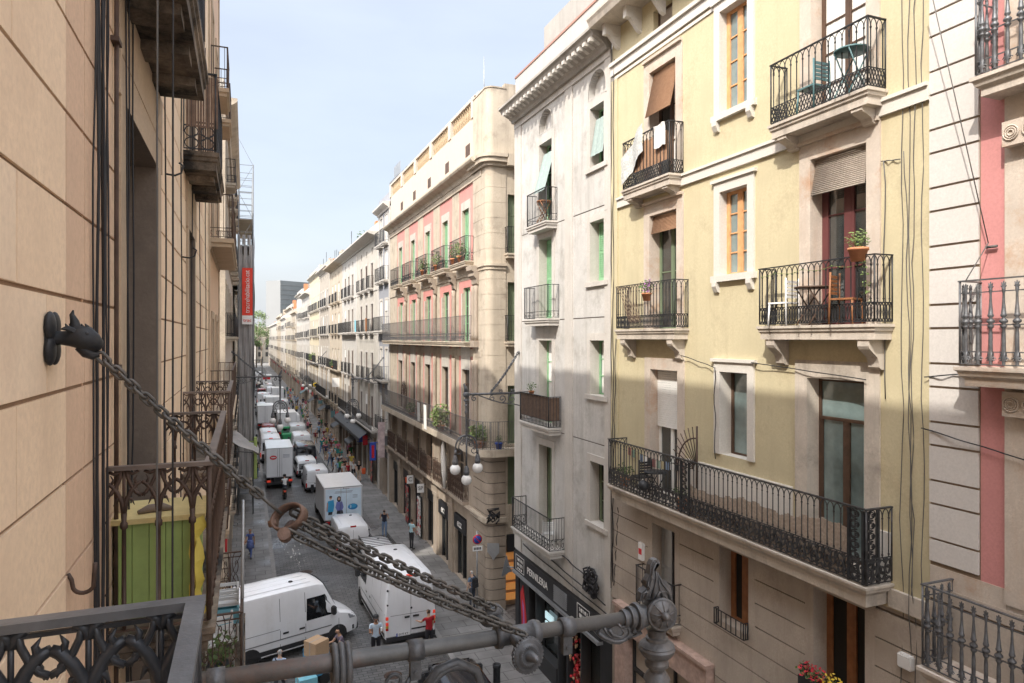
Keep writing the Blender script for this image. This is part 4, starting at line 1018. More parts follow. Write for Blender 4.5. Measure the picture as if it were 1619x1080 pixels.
far_building('weathered tan house next along on the left, crowded with shallow balconies', LEFT, 17.3, 24.0, 23.2, ['peach2', 'lintel'], (4.4, 7.2, 10.2, 14.4, 18.3), 2.6, 'bars_band', seed=21, iron='iron_rust', cont=(2, 3), skip=.0, corn=.45)
far_building('cream house after the left side street with big carved balcony corbels', LEFT, 30.6, 48, 21.6, ['creamlight', 'beige'], (4.5, 8.2, 12.1, 15.8, 18.8), 3.2, 'bars', seed=22, corn=.5)
far_building('scaffolded house wrapped in grey netting', LEFT, 48.2, 62, 21, ['cream', 'beige'], (4.5, 8.2, 12.1, 15.8), 3.2, seed=23, corn=.4, skip=.4)
far_building('left-hand terrace hidden mostly behind the scaffolding', LEFT, 62.2, 130, 19, ['cream', 'beige'], (4.5, 8.2, 12.1, 15.4), 5.6, seed=24, corn=.5, skip=.5)
far_building('far left terrace toward the tree-lined square', LEFT, 130.2, 300, 17, ['creamlight', 'beige'], (4.5, 8.2, 12.1), 10, seed=25, corn=.5, skip=.6)

# scaffolding with netting and the red banner
sf = empty('scaffolding', (0, 54, 0), 0, 'tall steel scaffolding with grey netting on the left housefront', 'scaffolding')
bm = bmesh.new()
for x in (-.45, .5):
    for y in (49.6, 52, 54.4, 56.8, 59.2): tube(bm, [(x, y, 0), (x, y, 23.8)], .045, 5)
for k in range(13):
    z = 1.9 + 1.82 * k
    for x in (-.45, .5): tube(bm, [(x, 49.6, z), (x, 59.2, z)], .025, 4)
    for y in (49.6, 52, 54.4, 56.8, 59.2): tube(bm, [(-.45, y, z), (.5, y, z)], .025, 4); tube(bm, [(-.45, y, z - .9), (.5, y, z - .9)], .02, 4)
    tube(bm, [(-.45, 49.6, z), (.5, 49.6, z + 1.8)] if k % 2 else [(.5, 49.6, z), (-.45, 49.6, z + 1.8)], .018, 4)
finish(bm, 'frame', 'steel', sf)
bm = bmesh.new()
for k in range(11): box(bm, -.42, .47, 49.65, 59.15, 1.84 + 1.82 * k, 1.88 + 1.82 * k)
finish(bm, 'plank_deck', 'beige', sf)
def netting(name, y, x0, x1, z0, z1, axis):
    bm = bmesh.new(); n = 8; m = 24
    for i in range(n):
        for j in range(m):
            if z0 + (z1 - z0) * j / m > 17 and (i + j) % 3 == 0: continue
            def P(i, j):
                u, v = x0 + (x1 - x0) * i / n, z0 + (z1 - z0) * j / m; w = .05 * sin(i * 1.9 + j * .8)
                return Vector((u, y + w, v)) if axis == 'x' else Vector((y + w, u, v))
            quad(bm, P(i, j), P(i + 1, j), P(i + 1, j + 1), P(i, j + 1))
    finish(bm, name, 'net', sf)
netting('netting', 49.5, -.42, .46, 2.6, 19.0, 'x'); netting('netting', .56, 49.6, 59.2, 2.6, 19.0, 'y')
bn = empty('banner', (.1, 49.35, 13), 0, 'red vertical banner with white web address hung on the scaffolding', 'banner')
bm = bmesh.new(); n = 12
for j in range(n):
    z = lambda j: 13.55 + 3.2 * j / n
    y = lambda j: 49.3 + .02 * sin(j * 1.3)
    quad(bm, (-.20, y(j), z(j)), (.46, y(j), z(j)), (.46, y(j + 1), z(j + 1)), (-.20, y(j + 1), z(j + 1)), 0)
quad(bm, (-.2, 49.3, 12.95), (.46, 49.3, 12.95), (.46, 49.3, 13.545), (-.2, 49.3, 13.545), 1)
add_text(bm, 'tracrehabilitacio.cat', .42, Matrix(((0, -1, 0, .13), (0, 0, -1, 49.26), (1, 0, 0, 15.15), (0, 0, 0, 1))), 1, sx=.86)
add_text(bm, 'trac', .33, Matrix(((1, 0, 0, .13), (0, 0, -1, 49.27), (0, 1, 0, 13.22), (0, 0, 0, 1))), 0)
finish(bm, 'banner_sheet', ['banner', 'signwhite'], bn)
# ------------------------------------------------------------ ground, road, pavements, far end
def sheet(name, x0, x1, y0, y1, z, m):
    bm = bmesh.new(); quad(bm, (x0, y0, z), (x1, y0, z), (x1, y1, z), (x0, y1, z)); o = finish(bm, name, m); tag(o, kind='structure'); return o
M['ground'] = mat('dusty_ground', (.20, .19, .18), .9, vs_=.05, var=.2)
sheet('ground', -4500, 4500, -3000, 7000, -.05, 'ground')
slabs('granite_setts', (.135, .131, .128), (.085, .083, .081), (.038, .037, .036), .34, .18, .60, .016, wet=.42, bump=.5)
slabs('pavement_slabs', (.205, .197, .19), (.155, .15, .144), (.07, .066, .062), .95, .6, .62, .018, wet=.38, bump=.2)
M['setts'] = MATS['granite_setts']; M['paving'] = MATS['pavement_slabs']
sheet('road', 1.2, 7.3, -40, 330, .0, 'setts'); sheet('side_road', -40, 1.35, 24.2, 30.4, -.004, 'setts'); sheet('side_road', 7.2, 40, 25.1, 28.2, -.006, 'setts')
M['kerbstone'] = mat('granite_kerb', (.24, .23, .22), .7, var=.15, vs_=4)
def pavement(x0, x1, y0, y1, kx):
    bm = bmesh.new(); box(bm, x0, x1, y0, y1, -.04, .10, 0)
    o = finish(bm, 'pavement', 'paving'); tag(o, kind='structure')
    bm = bmesh.new(); n = max(1, int((y1 - y0) / 3))
    for k in range(n):
        a = y0 + (y1 - y0) * k / n; box(bm, kx - .1, kx + .1, a, a + (y1 - y0) / n - .01, -.04, .115)
    o = finish(bm, 'kerb', 'kerbstone'); tag(o, kind='structure')
pavement(-1.2, 1.25, -40, 24, 1.35); pavement(-1.2, 1.25, 30.6, 330, 1.35); pavement(7.3, 10.6, -40, 330, 7.2)
bm = bmesh.new(); rnd = random.Random(5)                      # small white marks scattered on the setts
for k in range(90):
    t = k / 90; y = 42 - 13 * t; x = 2.35 + .25 * sin(t * 5) + .15 * t + rnd.gauss(0, .03 + .22 * (t < .3))
    s = rnd.uniform(.012, .05) * (1.5 if t < .3 else .7)
    pl = [(x + s * rnd.uniform(.5, 1.2) * cos(a) * .6, y + s * rnd.uniform(1.2, 4.5) * sin(a)) for a in [2 * pi * i / 7 for i in range(7)]]
    bm.faces.new([bm.verts.new((a, b_, .004)) for a, b_ in pl])
o = finish(bm, 'white_marks', 'stainedwhite'); tag(o, 'white marks scattered in a line along the dark setts', 'splashes', kind='stuff')
for k, (x, y, lab) in enumerate(((4.9, 24.2, 'round iron manhole cover in the setts behind the tall white van'), (2.9, 36.5, 'round iron manhole cover near the white marks'), (3.3, 48, 'round iron manhole cover between the two trucks'))):
    bm = bmesh.new(); lathe(bm, [(.32, .0), (.32, .008), (.27, .012), (.25, .006), (.01, .006)], 20, mtx=Matrix.Translation((x, y, .0)))
    for q in range(6): box(bm, x - .2, x + .2, y - .2 + q * .075, y - .175 + q * .075, .006, .011)
    tag(finish(bm, 'manhole_cover', 'iron_rust'), lab, 'manhole cover')
# office block and hazy town beyond the end of the street
M['officelight'] = mat('pale_office_cladding', (.235, .24, .24), .6, var=.04, vs_=.05); M['officedark'] = mat('grey_green_office_glass', (.165, .18, .18), .6, var=.12, vs_=.08)
hb = empty('office_block', (30, 520, 0), 0, 'big windowless-looking grey office block rising beyond the street', 'building')
bm = bmesh.new(); prism(bm, [(13.5, 505), (22.5, 496), (60, 520), (50, 535)], 0, 52, lambda a, b_, d: Vector((a, b_, d))); recalc(bm)
for f in bm.faces: f.material_index = 0 if f.normal.x < -.3 else 1
finish(bm, 'tower_shell', ['officelight', 'officedark'], hb)
bm = bmesh.new()
for k in range(15):
    z = 3 + 3.3 * k; tube(bm, [(22.6, 495.8, z), (60.1, 519.8, z)], .18, 4)
finish(bm, 'floor_band', 'officelight', hb)
hb2 = empty('office_block', (8, 620, 0), 0, 'thin pale tower peeping over the treetops', 'building')
bm = bmesh.new(); box(bm, 14.0, 17.5, 620, 632, 0, 30, 0); box(bm, 14.5, 17, 622, 630, 30, 32, 1); finish(bm, 'tower_shell', ['officelight', 'officedark'], hb2)
rnd = random.Random(9)
for k, (x0, x1, y, h, lab) in enumerate(((-30, 4.5, 352, 16, 'plain pale house closing the end of the street, left'), (5, 22, 362, 17.5, 'low cream house with flat roof at the street end'), (22.5, 48, 372, 15, 'cream far house right of the street end'))):
    b = empty('apartment_building', (x0, y, 0), 0, lab, 'building')
    bm = bmesh.new(); box(bm, x0, x1, y, y + 14, 0, h); finish(bm, 'wall', ['creamlight', 'cream', 'whitewall'][k], b)
    for i in range(int((x1 - x0) / 3.4)):
        for j in range(4):
            bm = bmesh.new(); box(bm, x0 + 1 + i * 3.4, x0 + 2.2 + i * 3.4, y - .06, y - .01, 3 + j * 3.4, 5.2 + j * 3.4); finish(bm, 'window', 'glassfar', b)
    bm = bmesh.new(); box(bm, x0 - .3, x1 + .3, y - .4, y + 14.2, h, h + .5); finish(bm, 'cornice', 'greytrim', b)
def leafcloud(bm, c, r, n, size, mi=0, rnd=random, squash=.8):
    for _ in range(n):
        d = Vector((rnd.gauss(0, 1), rnd.gauss(0, 1), rnd.gauss(0, 1))).normalized() * (rnd.random() ** .45)
        p = Vector(c) + Vector((d.x * r, d.y * r, d.z * r * squash))
        a = Vector((rnd.gauss(0, 1), rnd.gauss(0, 1), rnd.gauss(0, 1))).normalized(); b_ = a.orthogonal().normalized(); s = size * rnd.uniform(.6, 1.4)
        f = bm.faces.new([bm.verts.new(p + v) for v in (a * s, b_ * s * .45, -a * s * .9, -b_ * s * .45)]); f.material_index = mi
def tree(x, y, h, r, label, seed, n=900, size=.35):
    rnd = random.Random(seed); t = empty('street_tree', (x, y, 0), 0, label, 'tree', 'plane trees in the far square')
    bm = bmesh.new(); tube(bm, [(x, y, 0), (x + .1, y, h * .3), (x - .1, y + .1, h * .55)], [.3, .24, .16], 7)
    tips = []
    for k in range(7):
        a = k * .9 + rnd.random(); e = Vector((x + r * .6 * cos(a), y + r * .6 * sin(a), h * rnd.uniform(.55, .92))); tips.append(e)
        tube(bm, [(x, y, h * rnd.uniform(.28, .45)), ((x + e.x) / 2, (y + e.y) / 2, h * .55), e], [.13, .09, .03], 5)
    finish(bm, 'trunk', 'darkstone', t)
    bm = bmesh.new()
    for e in tips + [Vector((x, y, h * .9)), Vector((x, y, h * .7))]: leafcloud(bm, e, r * rnd.uniform(.35, .55), n // 9, size, rnd.choice((0, 0, 1)), rnd)
    finish(bm, 'crown', ['leaf', 'leaf2'], t)
for k, (x, y, h, r, lab) in enumerate(((4.2, 300, 24, 5.5, 'tallest plane tree at the far left end of the street'), (6.5, 318, 20, 5, 'second plane tree, slightly lower, at the street end'), (2.5, 285, 18, 4.0, 'nearest plane tree of the far square, low crown'), (12, 335, 14, 4, 'small plane tree at the street end beneath the office block'))): tree(x, y, h, r, lab, 40 + k)

# ------------------------------------------------------------ vehicles
M['vanred'] = mat('dark_red_vehicle_paint', (.25, .03, .025), .28, coat=.5); M['roofrib'] = mat('vehicle_roof_rib', (.66, .67, .69), .35); M['seam'] = mat('door_seam_shadow_gap', (.16, .165, .17), .6)
def shell(st, W, ring=None):
    """st: stations (x, zbottom, zbelt, ztop, width factor, roof width factor); returns ring points function"""
    out = []
    for x, zb, zm, zt, wf, rf in st:
        hw = W / 2 * wf; rw = W / 2 * wf * rf; rr = min(.16, (zt - zm) * .5)
        pts = [(hw * .90, zb), (hw * .985, zb + .06), (hw, zb + (zm - zb) * .45), (hw, zm), (hw - (hw - rw) * .55, zm + (zt - zm - rr) * .6), (rw + .01, zt - rr), (rw - .02, zt - rr * .45), (rw - .09, zt - .035), (rw * .6, zt), (0, zt + .02)]
        out.append([(x, y, z) for y, z in pts])
    return out
def loft_shell(bm, rings, mi=0):
    full = [r + [(x, -y, z) for x, y, z in reversed(r[:-1])] for r in rings]
    vv = [[bm.verts.new(p) for p in r] for r in full]
    n = len(vv[0])
    for a, b in zip(vv, vv[1:]):
        for k in range(n):
            f = bm.faces.new((a[k], b[k], b[(k + 1) % n], a[(k + 1) % n])); f.material_index = mi; f.smooth = True
    bm.faces.new(vv[0]); bm.faces.new(vv[-1][::-1])
def interp(st, x):
    for a, b in zip(st, st[1:]):
        if a[0] <= x <= b[0]:
            t = (x - a[0]) / max(1e-6, b[0] - a[0]); return tuple(a[i] + (b[i] - a[i]) * t for i in range(6))
    return st[-1] if x > st[-1][0] else st[0]
def side_y(st, W, x, z):
    _, zb, zm, zt, wf, rf = interp(st, x); r = shell([(x, zb, zm, zt, wf, rf)], W)[0]
    for (x0, y0, z0), (x1, y1, z1) in zip(r, r[1:]):
        if z0 <= z <= z1: return y0 + (y1 - y0) * (z - z0) / max(1e-6, z1 - z0)
    return r[0][1]
def side_patch(bm, st, W, poly, sg, off=.006, mi=0, nx=4):
    """poly: (x,z) corners of a quad: bottom-rear, bottom-front, top-front, top-rear, laid on the body side"""
    (a, b, c, d) = poly; nz = 3; G = []
    for j in range(nz + 1):
        v = j / nz; row = []
        for i in range(nx + 1):
            u = i / nx; x = (a[0] * (1 - u) + b[0] * u) * (1 - v) + (d[0] * (1 - u) + c[0] * u) * v; z = (a[1] * (1 - u) + b[1] * u) * (1 - v) + (d[1] * (1 - u) + c[1] * u) * v
            row.append(bm.verts.new((x, sg * (side_y(st, W, x, z) + off), z)))
        G.append(row)
    for j in range(nz):
        for i in range(nx):
            f = bm.faces.new((G[j][i], G[j][i + 1], G[j + 1][i + 1], G[j + 1][i])); f.material_index = mi
def wheel(parent, x, y, r, w=.2):
    o = None
    mt = Matrix.Translation((x, y, r)) @ Matrix.Rotation(pi / 2, 4, 'X'); key = ('wheel', round(r, 2))
    if key not in WCACHE:
        bm = bmesh.new(); lathe(bm, [(r * .62, -w / 2), (r * .94, -w / 2), (r, -w / 2 + .03), (r, w / 2 - .03), (r * .94, w / 2), (r * .62, w / 2)], 20); m1 = bpy.data.meshes.new('tyre'); bm.to_mesh(m1); bm.free(); m1.materials.append(M['tyre'])
        bm = bmesh.new(); lathe(bm, [(.02, -w / 2 + .01), (r * .3, -w / 2 + .02), (r * .62, -w / 2 + .05), (r * .62, w / 2 - .05), (r * .3, w / 2 - .02), (.02, w / 2 - .01)], 16)
        for k in range(5):
            for s in (1, -1): box(bm, -.02, .02, r * .15, r * .58, s * (w / 2 - .045) - .012, s * (w / 2 - .045) + .012, mtx=Matrix.Rotation(2 * pi * k / 5, 4, 'Z'))
        m2 = bpy.data.meshes.new('rim'); bm.to_mesh(m2); bm.free(); m2.materials.append(M['rim'])
        WCACHE[key] = (m1, m2)
    m1, m2 = WCACHE[key]
    o = link(m1, 'wheel', parent, False); o.matrix_local = mt
    link(m2, 'rim', o, False)
def wheels(root, st, W, xs, r):
    for x in xs:
        for s in (1, -1): wheel(root, x, s * (W / 2 - .11), r)
def arch(bm, st, W, xs, r, mi):
    for x in xs:
        for s in (1, -1):
            c = r * 1.22; pl = [(x + c * cos(a), r + c * sin(a)) for a in [pi * k / 10 for k in range(11)]]; pl = [(pl[0][0], .22)] + pl + [(pl[-1][0], .22)]
            f = bm.faces.new([bm.verts.new((a, s * (side_y(st, W, a, max(b, .3)) + .004), b)) for a, b in pl]); f.material_index = mi
def panel(bm, x, y0, y1, z0, z1, off=-.006, mi=0, lean=0.):
    """patch on the rear face (x = rear), lean = forward tilt over its height"""
    v = [(x + off + lean * (z - z0), y, z) for y, z in ((y0, z0), (y1, z0), (y1, z1), (y0, z1))]
    f = bm.faces.new([bm.verts.new(p) for p in v][::-1]); f.material_index = mi
def rbox(bm, x0, x1, y0, y1, z0, z1, mi=0): box(bm, x0, x1, y0, y1, z0, z1, mi)
def vehicle(label, cat, x, y, deg, name): return empty(name, (x, y, 0), radians(deg), label, cat)
def local(bm, name, m, root, smooth=None): 
    recalc(bm) if smooth is not None else None
    return finish(bm, name, m, root, world=False, smooth=smooth)
def lamp(root, x, y0, y1, z0, z1, m, name='tail_lamp'):
    bm = bmesh.new(); rbox(bm, x - .02, x + .06, y0, y1, z0, z1); bmesh.ops.bevel(bm, geom=bm.edges[:], offset=.012, segments=1, affect='EDGES'); local(bm, name, m, root)
def panel_van(label, x, y, deg, L=5.9, W=2.0, H=2.7, paint='vanwhite', lit=False, plate=None, rack=False, rearglass=False, hood=1.0, sideglass=False, cat='van', roofz=None, face=True, z=0.):
    r = vehicle(label, cat, x, y, deg, 'parked_van' if cat == 'van' else 'parked_car'); r.location.z = z
    xb = L - hood; belt = H * .47; k = H / 2.7; ws = H * .32
    st = [(0, .36, belt, H - .16, .955, .86), (.06, .30, belt, H - .05, .985, .87), (.3, .27, belt, H, 1, .87), (L * .5, .27, belt, H + .01, 1, .87), (xb - ws * .9, .27, belt, H - .01, 1, .86), (xb - ws * .55, .27, belt, H - .10, 1, .84), (xb + .12, .27, belt, belt + .17, .99, .80), (L - .45, .27, belt - .12, belt - .02, .97, .80), (L - .12, .28, belt - .32, belt - .22, .90, .80), (L - .02, .32, belt - .48, belt - .40, .82, .80)]
    R = min(.36, .33 * k + .03); xs = (L * .22, L - .95 if hood > .8 else L - .75)
    bm = bmesh.new(); loft_shell(bm, shell(st, W)); recalc(bm)
    arch(bm, st, W, xs, R, 1)
    for s in (1, -1):                                         # sill trim, door seams, handles
        side_patch(bm, st, W, ((.2, .30), (L - .2, .30), (L - .2, .50 + .05 * (H > 2)), (.2, .50 + .05 * (H > 2))), s, .008, 1, 8)
        for q in (L * .17, L * .42, xb - ws * 1.55, xb + .1): side_patch(bm, st, W, ((q, .5), (q + .02, .5), (q + .02, min(H * .9, interp(st, q)[3] - .18)), (q, min(H * .9, interp(st, q)[3] - .18))), s, .004, 3, 1)
        side_patch(bm, st, W, ((.1, belt - .02), (L * .42, belt - .02), (L * .42, belt), (.1, belt)), s, .004, 3, 4)
        for q in (L * .42 + .10, xb - ws * 1.55 - .25): side_patch(bm, st, W, ((q, belt - .22), (q + .22, belt - .22), (q + .22, belt - .15), (q, belt - .15)), s, .025, 1, 1)
    lean = .03
    for q in (-.004, ): panel(bm, 0, q, q + .012, .5, H - .22, -.004, 1, .0)
    panel(bm, -.0, -W * .44, W * .44, .40, .415, -.004, 1); panel(bm, 0, -W * .40, W * .40, H * .45, H * .455, -.004, 1)
    rbox(bm, -.07, .1, -W * .48, W * .48, .30, .46, 1)
    rbox(bm, -.03, .0, .05, .25, H * .40, H * .425, 1); rbox(bm, -.03, .0, -.32, -.08, H * .40, H * .425, 1)
    lathe(bm, [(.045, 0), (.04, .02)], 10, 1, Matrix.Translation((0, -.02, H * .53)) @ Matrix.Rotation(-pi / 2, 4, 'Y')) if not rearglass else None
    panel(bm, 0, -W * .43, -.02, .62, .68, -.012, 1) if plate else None
    for s in (1, -1):                                         # hinges, side moulding, fuel flap, roof ribs
        for zz in (H * .3, H * .6, H * .8): rbox(bm, -.015, .05, s * W * .455 - .03, s * W * .455 + .03, zz, zz + .06, 1)
        side_patch(bm, st, W, ((L * .18, H * .31), (L - 1.2, H * .31), (L - 1.2, H * .325), (L * .18, H * .325)), s, .012, 3, 6)
    for k_ in range(4 if paint == 'vanwhite' else 0): rbox(bm, .5, xb - ws * 1.1, -W * .3 + W * .2 * k_ - .012, -W * .3 + W * .2 * k_ + .012, H + .012, H + .024, 2)
    lathe(bm, [(.09, 0), (.07, .03), (.01, .035)], 10, 1, Matrix.Translation((L * .55, -.2, H + .02)))
    local(bm, 'body', [paint, 'trim', 'roofrib', 'seam'], r, smooth=32)
    bm = bmesh.new(); w0, w1 = xb + .10, xb - ws * .56; _, _, _, z0, _, _ = interp(st, w0); _, _, _, z1, _, _ = interp(st, w1)
    bm.faces.new([bm.verts.new(p) for p in ((w0 + .0, -W * .38, z0 + .02), (w0 + .07, 0, z0 + .045), (w0 + .0, W * .38, z0 + .02), (w1 + .03, W * .365, z1 + .01), (w1 + .06, 0, z1 + .035), (w1 + .03, -W * .365, z1 + .01))]); local(bm, 'windscreen', 'carglass', r)
    for s in (1, -1):
        bm = bmesh.new(); side_patch(bm, st, W, ((xb - ws * 1.5, belt + .03), (xb + .02, belt + .03), (xb - ws * .52, H * .80), (xb - ws * 1.45, H * .80)), s, .007, 0, 6); local(bm, 'side_window', 'carglass', r)
        if sideglass:
            bm = bmesh.new(); side_patch(bm, st, W, ((.25, belt + .04), (xb - ws * 1.6, belt + .04), (xb - ws * 1.6, H * .83), (.3, H * .83)), s, .007, 0, 6); local(bm, 'side_window', 'carglass', r)
        bm = bmesh.new(); rbox(bm, xb - .25, xb - .08, s * (W / 2 + .02) if s > 0 else -W / 2 - .24, W / 2 + .24 if s > 0 else -W / 2 - .02, belt + .05, belt + .38); bmesh.ops.bevel(bm, geom=bm.edges[:], offset=.04, segments=2, affect='EDGES'); local(bm, 'mirror', 'trim', r)
        for m_, a_, b_ in ((('lamp_red', .26, .29), ('lamp_amber', .293, .325), ('lamp_on', .328, .372), ('plate', .375, .40), ('lamp_on', .403, .45)) if lit and plate else (('lamp_on' if lit else 'lamp_red', .26, .44),)): lamp(r, -.01, s * W * .465 - .05, s * W * .465 + .05, H * a_, H * b_, m_)
        bm = bmesh.new(); side_patch(bm, st, W, ((L - .42, belt - .34), (L - .14, belt - .36), (L - .20, belt - .22), (L - .5, belt - .14)), s, .01, 0, 3); local(bm, 'headlamp', 'lamp_w', r)
    if face:
        bm = bmesh.new(); rbox(bm, L - .10, L + .03, -W * .40, W * .40, .30, .52, 0); 
        for k_ in range(3): rbox(bm, L - .2, L + .0 - .02 * k_, -W * .28, W * .28, .56 + .07 * k_, .60 + .07 * k_, 0)
        local(bm, 'bumper', 'trim', r)
    if rearglass:
        bm = bmesh.new(); panel(bm, 0, -W * .38, -.03, H * .50, H * .82, -.008); panel(bm, 0, .03, W * .38, H * .50, H * .82, -.008); local(bm, 'rear_window', 'carglass', r)
    bm = bmesh.new(); rbox(bm, .02, .2, -.16, .16, H - .09, H - .02); local(bm, 'brake_lamp', 'lamp_on' if lit else 'lamp_red', r)
    if plate:
        bm = bmesh.new(); rbox(bm, -.085, -.07, .05, .60, .47, .60, 0); rbox(bm, -.0875, -.085, .55, .60, .47, .60, 2); add_text(bm, plate, .12, Matrix(((0, 0, -1, -.09), (-1, 0, 0, .32), (0, 1, 0, .535), (0, 0, 0, 1))), 1, sx=.9); local(bm, 'number_plate', ['plate', 'ink', 'bluesign'], r)
    wheels(r, st, W, xs, R)
    if rack:
        bm = bmesh.new(); z = H + .10
        for s in (1, -1):
            for zz in (z, z + .12): tube(bm, [(.35, s * W * .42, zz), (L * .62, s * W * .42, zz)], .018, 5)
        for k_ in range(9):
            q = .35 + (L * .62 - .35) * k_ / 8; tube(bm, [(q, -W * .42, z), (q, W * .42, z)], .016, 5)
            for s in (1, -1): tube(bm, [(q, s * W * .42, z - .12), (q, s * W * .42, z + .12)], .014, 4)
        local(bm, 'roof_rack', 'trim', r)
    return r
def box_truck(label, x, y, deg, L=6.5, W=2.3, bh=2.2, z0=.85, lit=False):
    r = vehicle(label, 'truck', x, y, deg, 'box_truck'); bl = L - 1.9
    bm = bmesh.new(); rbox(bm, 0, bl, -W / 2, W / 2, z0, z0 + bh); bmesh.ops.bevel(bm, geom=bm.edges[:], offset=.03, segments=2, affect='EDGES'); local(bm, 'cargo_box', 'vanwhite', r)
    bm = bmesh.new()
    for y_ in (-W / 2 + .02, W / 2 - .06, -.02): rbox(bm, -.012, .0, y_, y_ + .04, z0 + .05, z0 + bh - .05)
    for q in (z0 + .02, z0 + bh - .06): rbox(bm, -.012, .0, -W / 2 + .03, W / 2 - .03, q, q + .04)
    for s in (.55, -.55): tube(bm, [(-.03, s * .3, z0 + .1), (-.03, s * .3, z0 + bh - .1)], .015, 5)
    local(bm, 'door_frame', 'metalgrey', r)
    bm = bmesh.new(); rbox(bm, .1, L - .4, -.45, .45, .45, z0 - .02); rbox(bm, -.05, .08, -W / 2 + .08, W / 2 - .08, .42, .58); local(bm, 'chassis', 'trim', r)
    st = [(bl + .1, .4, 1.3, 2.25, .9, .9), (bl + .8, .4, 1.3, 2.3, .92, .86), (bl + 1.3, .4, 1.25, 1.45, .92, .84), (L, .4, .8, .95, .86, .84)]
    bm = bmesh.new(); loft_shell(bm, shell(st, W)); recalc(bm); local(bm, 'cab', 'vanwhite', r)
    for s in (1, -1):
        bm = bmesh.new(); side_patch(bm, st, W, ((bl + .3, 1.32), (bl + 1.15, 1.32), (bl + .8, 2.0), (bl + .3, 2.0)), s); local(bm, 'side_window', 'carglass', r)
        lamp(r, -.05, s * W * .40 - .14, s * W * .40 + .14, .60, .76, 'lamp_on' if lit else 'lamp_red')
        bm = bmesh.new(); rbox(bm, bl + 1.0, bl + 1.1, s * (W / 2 + .1) - .1, s * (W / 2 + .1) + .1, 1.45, 1.95); local(bm, 'mirror', 'trim', r)
    for xx in (.9, L - .8):
        for s in (1, -1): wheel(r, xx, s * (W / 2 - .2), .38)
    return r
tr = panel_van('white panel van nosing diagonally out of the left side street', -1.35, 26.95, 19, L=5.6, W=2.05, H=2.55)
sp = panel_van('tall white van with lit brake lamps, two men at its rear', 6.03, 26.3, 92.5, L=5.9, W=2.02, H=2.78, lit=True, plate='0177 KT')
rk = panel_van('white car with black roof rack parked ahead of the tall van', 6.2, 32.9, 91, L=4.2, W=1.75, H=1.66, rack=True, rearglass=True, sideglass=True, cat='car', hood=.9)
v4 = panel_van('small white windowless van behind the advertising truck', 5.55, 38.2, 91, L=4.1, W=1.88, H=1.68, hood=.8)
ad = box_truck('white box truck with couple in blue advertised on its back', 5.66, 43.1, 91, W=2.34, bh=2.05, z0=.8)
bm = bmesh.new()                                              # the printed advert on the back
M['adpanel'] = mat('pale_blue_printed_panel', (.58, .70, .80), .5)
def adp(poly, mi, d=-.014): prism(bm, poly, d - .003, d, lambda a, b_, dd: Vector((dd, -a, b_ * .95 + .35 if mi != 7 else b_)), mi)
el = lambda cx, cz, rx, rz_, n=16: [(cx + rx * cos(2 * pi * k / n), cz + rz_ * sin(2 * pi * k / n)) for k in range(n)]
adp([(-1.08, .9), (1.08, .9), (1.08, 2.72), (-1.08, 2.72)], 7, -.0125)
adp([(-.95, 1.75), (-.6, 1.82), (-.56, 1.45), (-.62, 1.05), (-.98, 1.05), (-1.0, 1.4)], 0); adp([(-.92, 1.05), (-.66, 1.05), (-.70, .86), (-.93, .86)], 3, -.0145); adp([(-1.0, 1.7), (-.93, 1.6), (-.97, 1.1), (-1.04, 1.1)], 2, -.0145)
adp(el(-.78, 1.97, .085, .11), 2, -.0142); adp(el(-.78, 2.03, .09, .06), 3, -.0148)
adp([(-.42, 1.68), (-.08, 1.66), (-.0, 1.3), (-.08, 1.1), (-.40, 1.1), (-.5, 1.3)], 1); adp([(-.40, 1.1), (-.06, 1.1), (-.02, .88), (-.42, .88)], 3, -.0145); adp(el(-.28, 1.84, .13, .19), 3, -.0142); adp(el(-.28, 1.86, .07, .1), 2, -.0148)
adp(el(.56, 1.28, .30, .2), 4); adp(el(.55, 1.33, .24, .12), 0, -.0145)
for z_, a, b_ in ((2.46, -.05, .35), (2.3, -.5, .55), (2.22, -.55, .5), (2.02, .55, .85), (1.94, .55, .85), (1.86, .55, .85)): adp([(a, z_), (b_, z_), (b_, z_ + .035), (a, z_ + .035)], 5)
add_text(bm, '3', .26, Matrix(((0, 0, -1, -.02), (-1, 0, 0, -.42), (0, 1, 0, 1.57), (0, 0, 0, 1))), 6)
M['adblue'] = mat('printed_bright_blue', (.05, .33, .60), .5); M['adviolet'] = mat('printed_violet_blue', (.17, .19, .48), .5); M['adskin'] = mat('printed_skin_tone', (.50, .29, .20), .5); M['addark'] = mat('printed_dark_ink', (.03, .03, .04), .5); M['adoval'] = mat('printed_oval_blue', (.03, .20, .45), .5); M['adtext'] = mat('printed_grey_text', (.22, .26, .32), .5)
local(bm, 'advert_print', ['adblue', 'adviolet', 'adskin', 'addark', 'adoval', 'adtext', 'signwhite', 'adpanel'], ad)
panel_van('small white delivery van with dark bumper third in the queue', 5.25, 55, 91, L=4.3, W=1.82, H=1.8, hood=.9)
panel_van('white estate car half hidden ahead of the small delivery van', 4.95, 61.0, 91, L=4.2, W=1.75, H=1.55, rearglass=True, sideglass=True, cat='car', hood=1.0)
panel_van('black passenger van with big dark rear window', 5.3, 66.6, 90, L=4.9, W=1.95, H=2.0, paint='vanblack', rearglass=True, sideglass=True)
panel_van('white van parked in front of the black van', 5.5, 74, 90, L=4.9, W=1.95, H=2.0)
bt = box_truck('white box truck in the left lane with red oval emblem and lit lamps', 2.55, 57.3, 90, L=6.6, W=2.05, bh=2.35, z0=.95, lit=True)
bm = bmesh.new()
prism(bm, el(-.48, 2.55, .27, .17), -.018, -.014, lambda a, b_, d: Vector((d, -a, b_)), 0); prism(bm, el(-.48, 2.55, .19, .045), -.021, -.018, lambda a, b_, d: Vector((d, -a, b_)), 1)
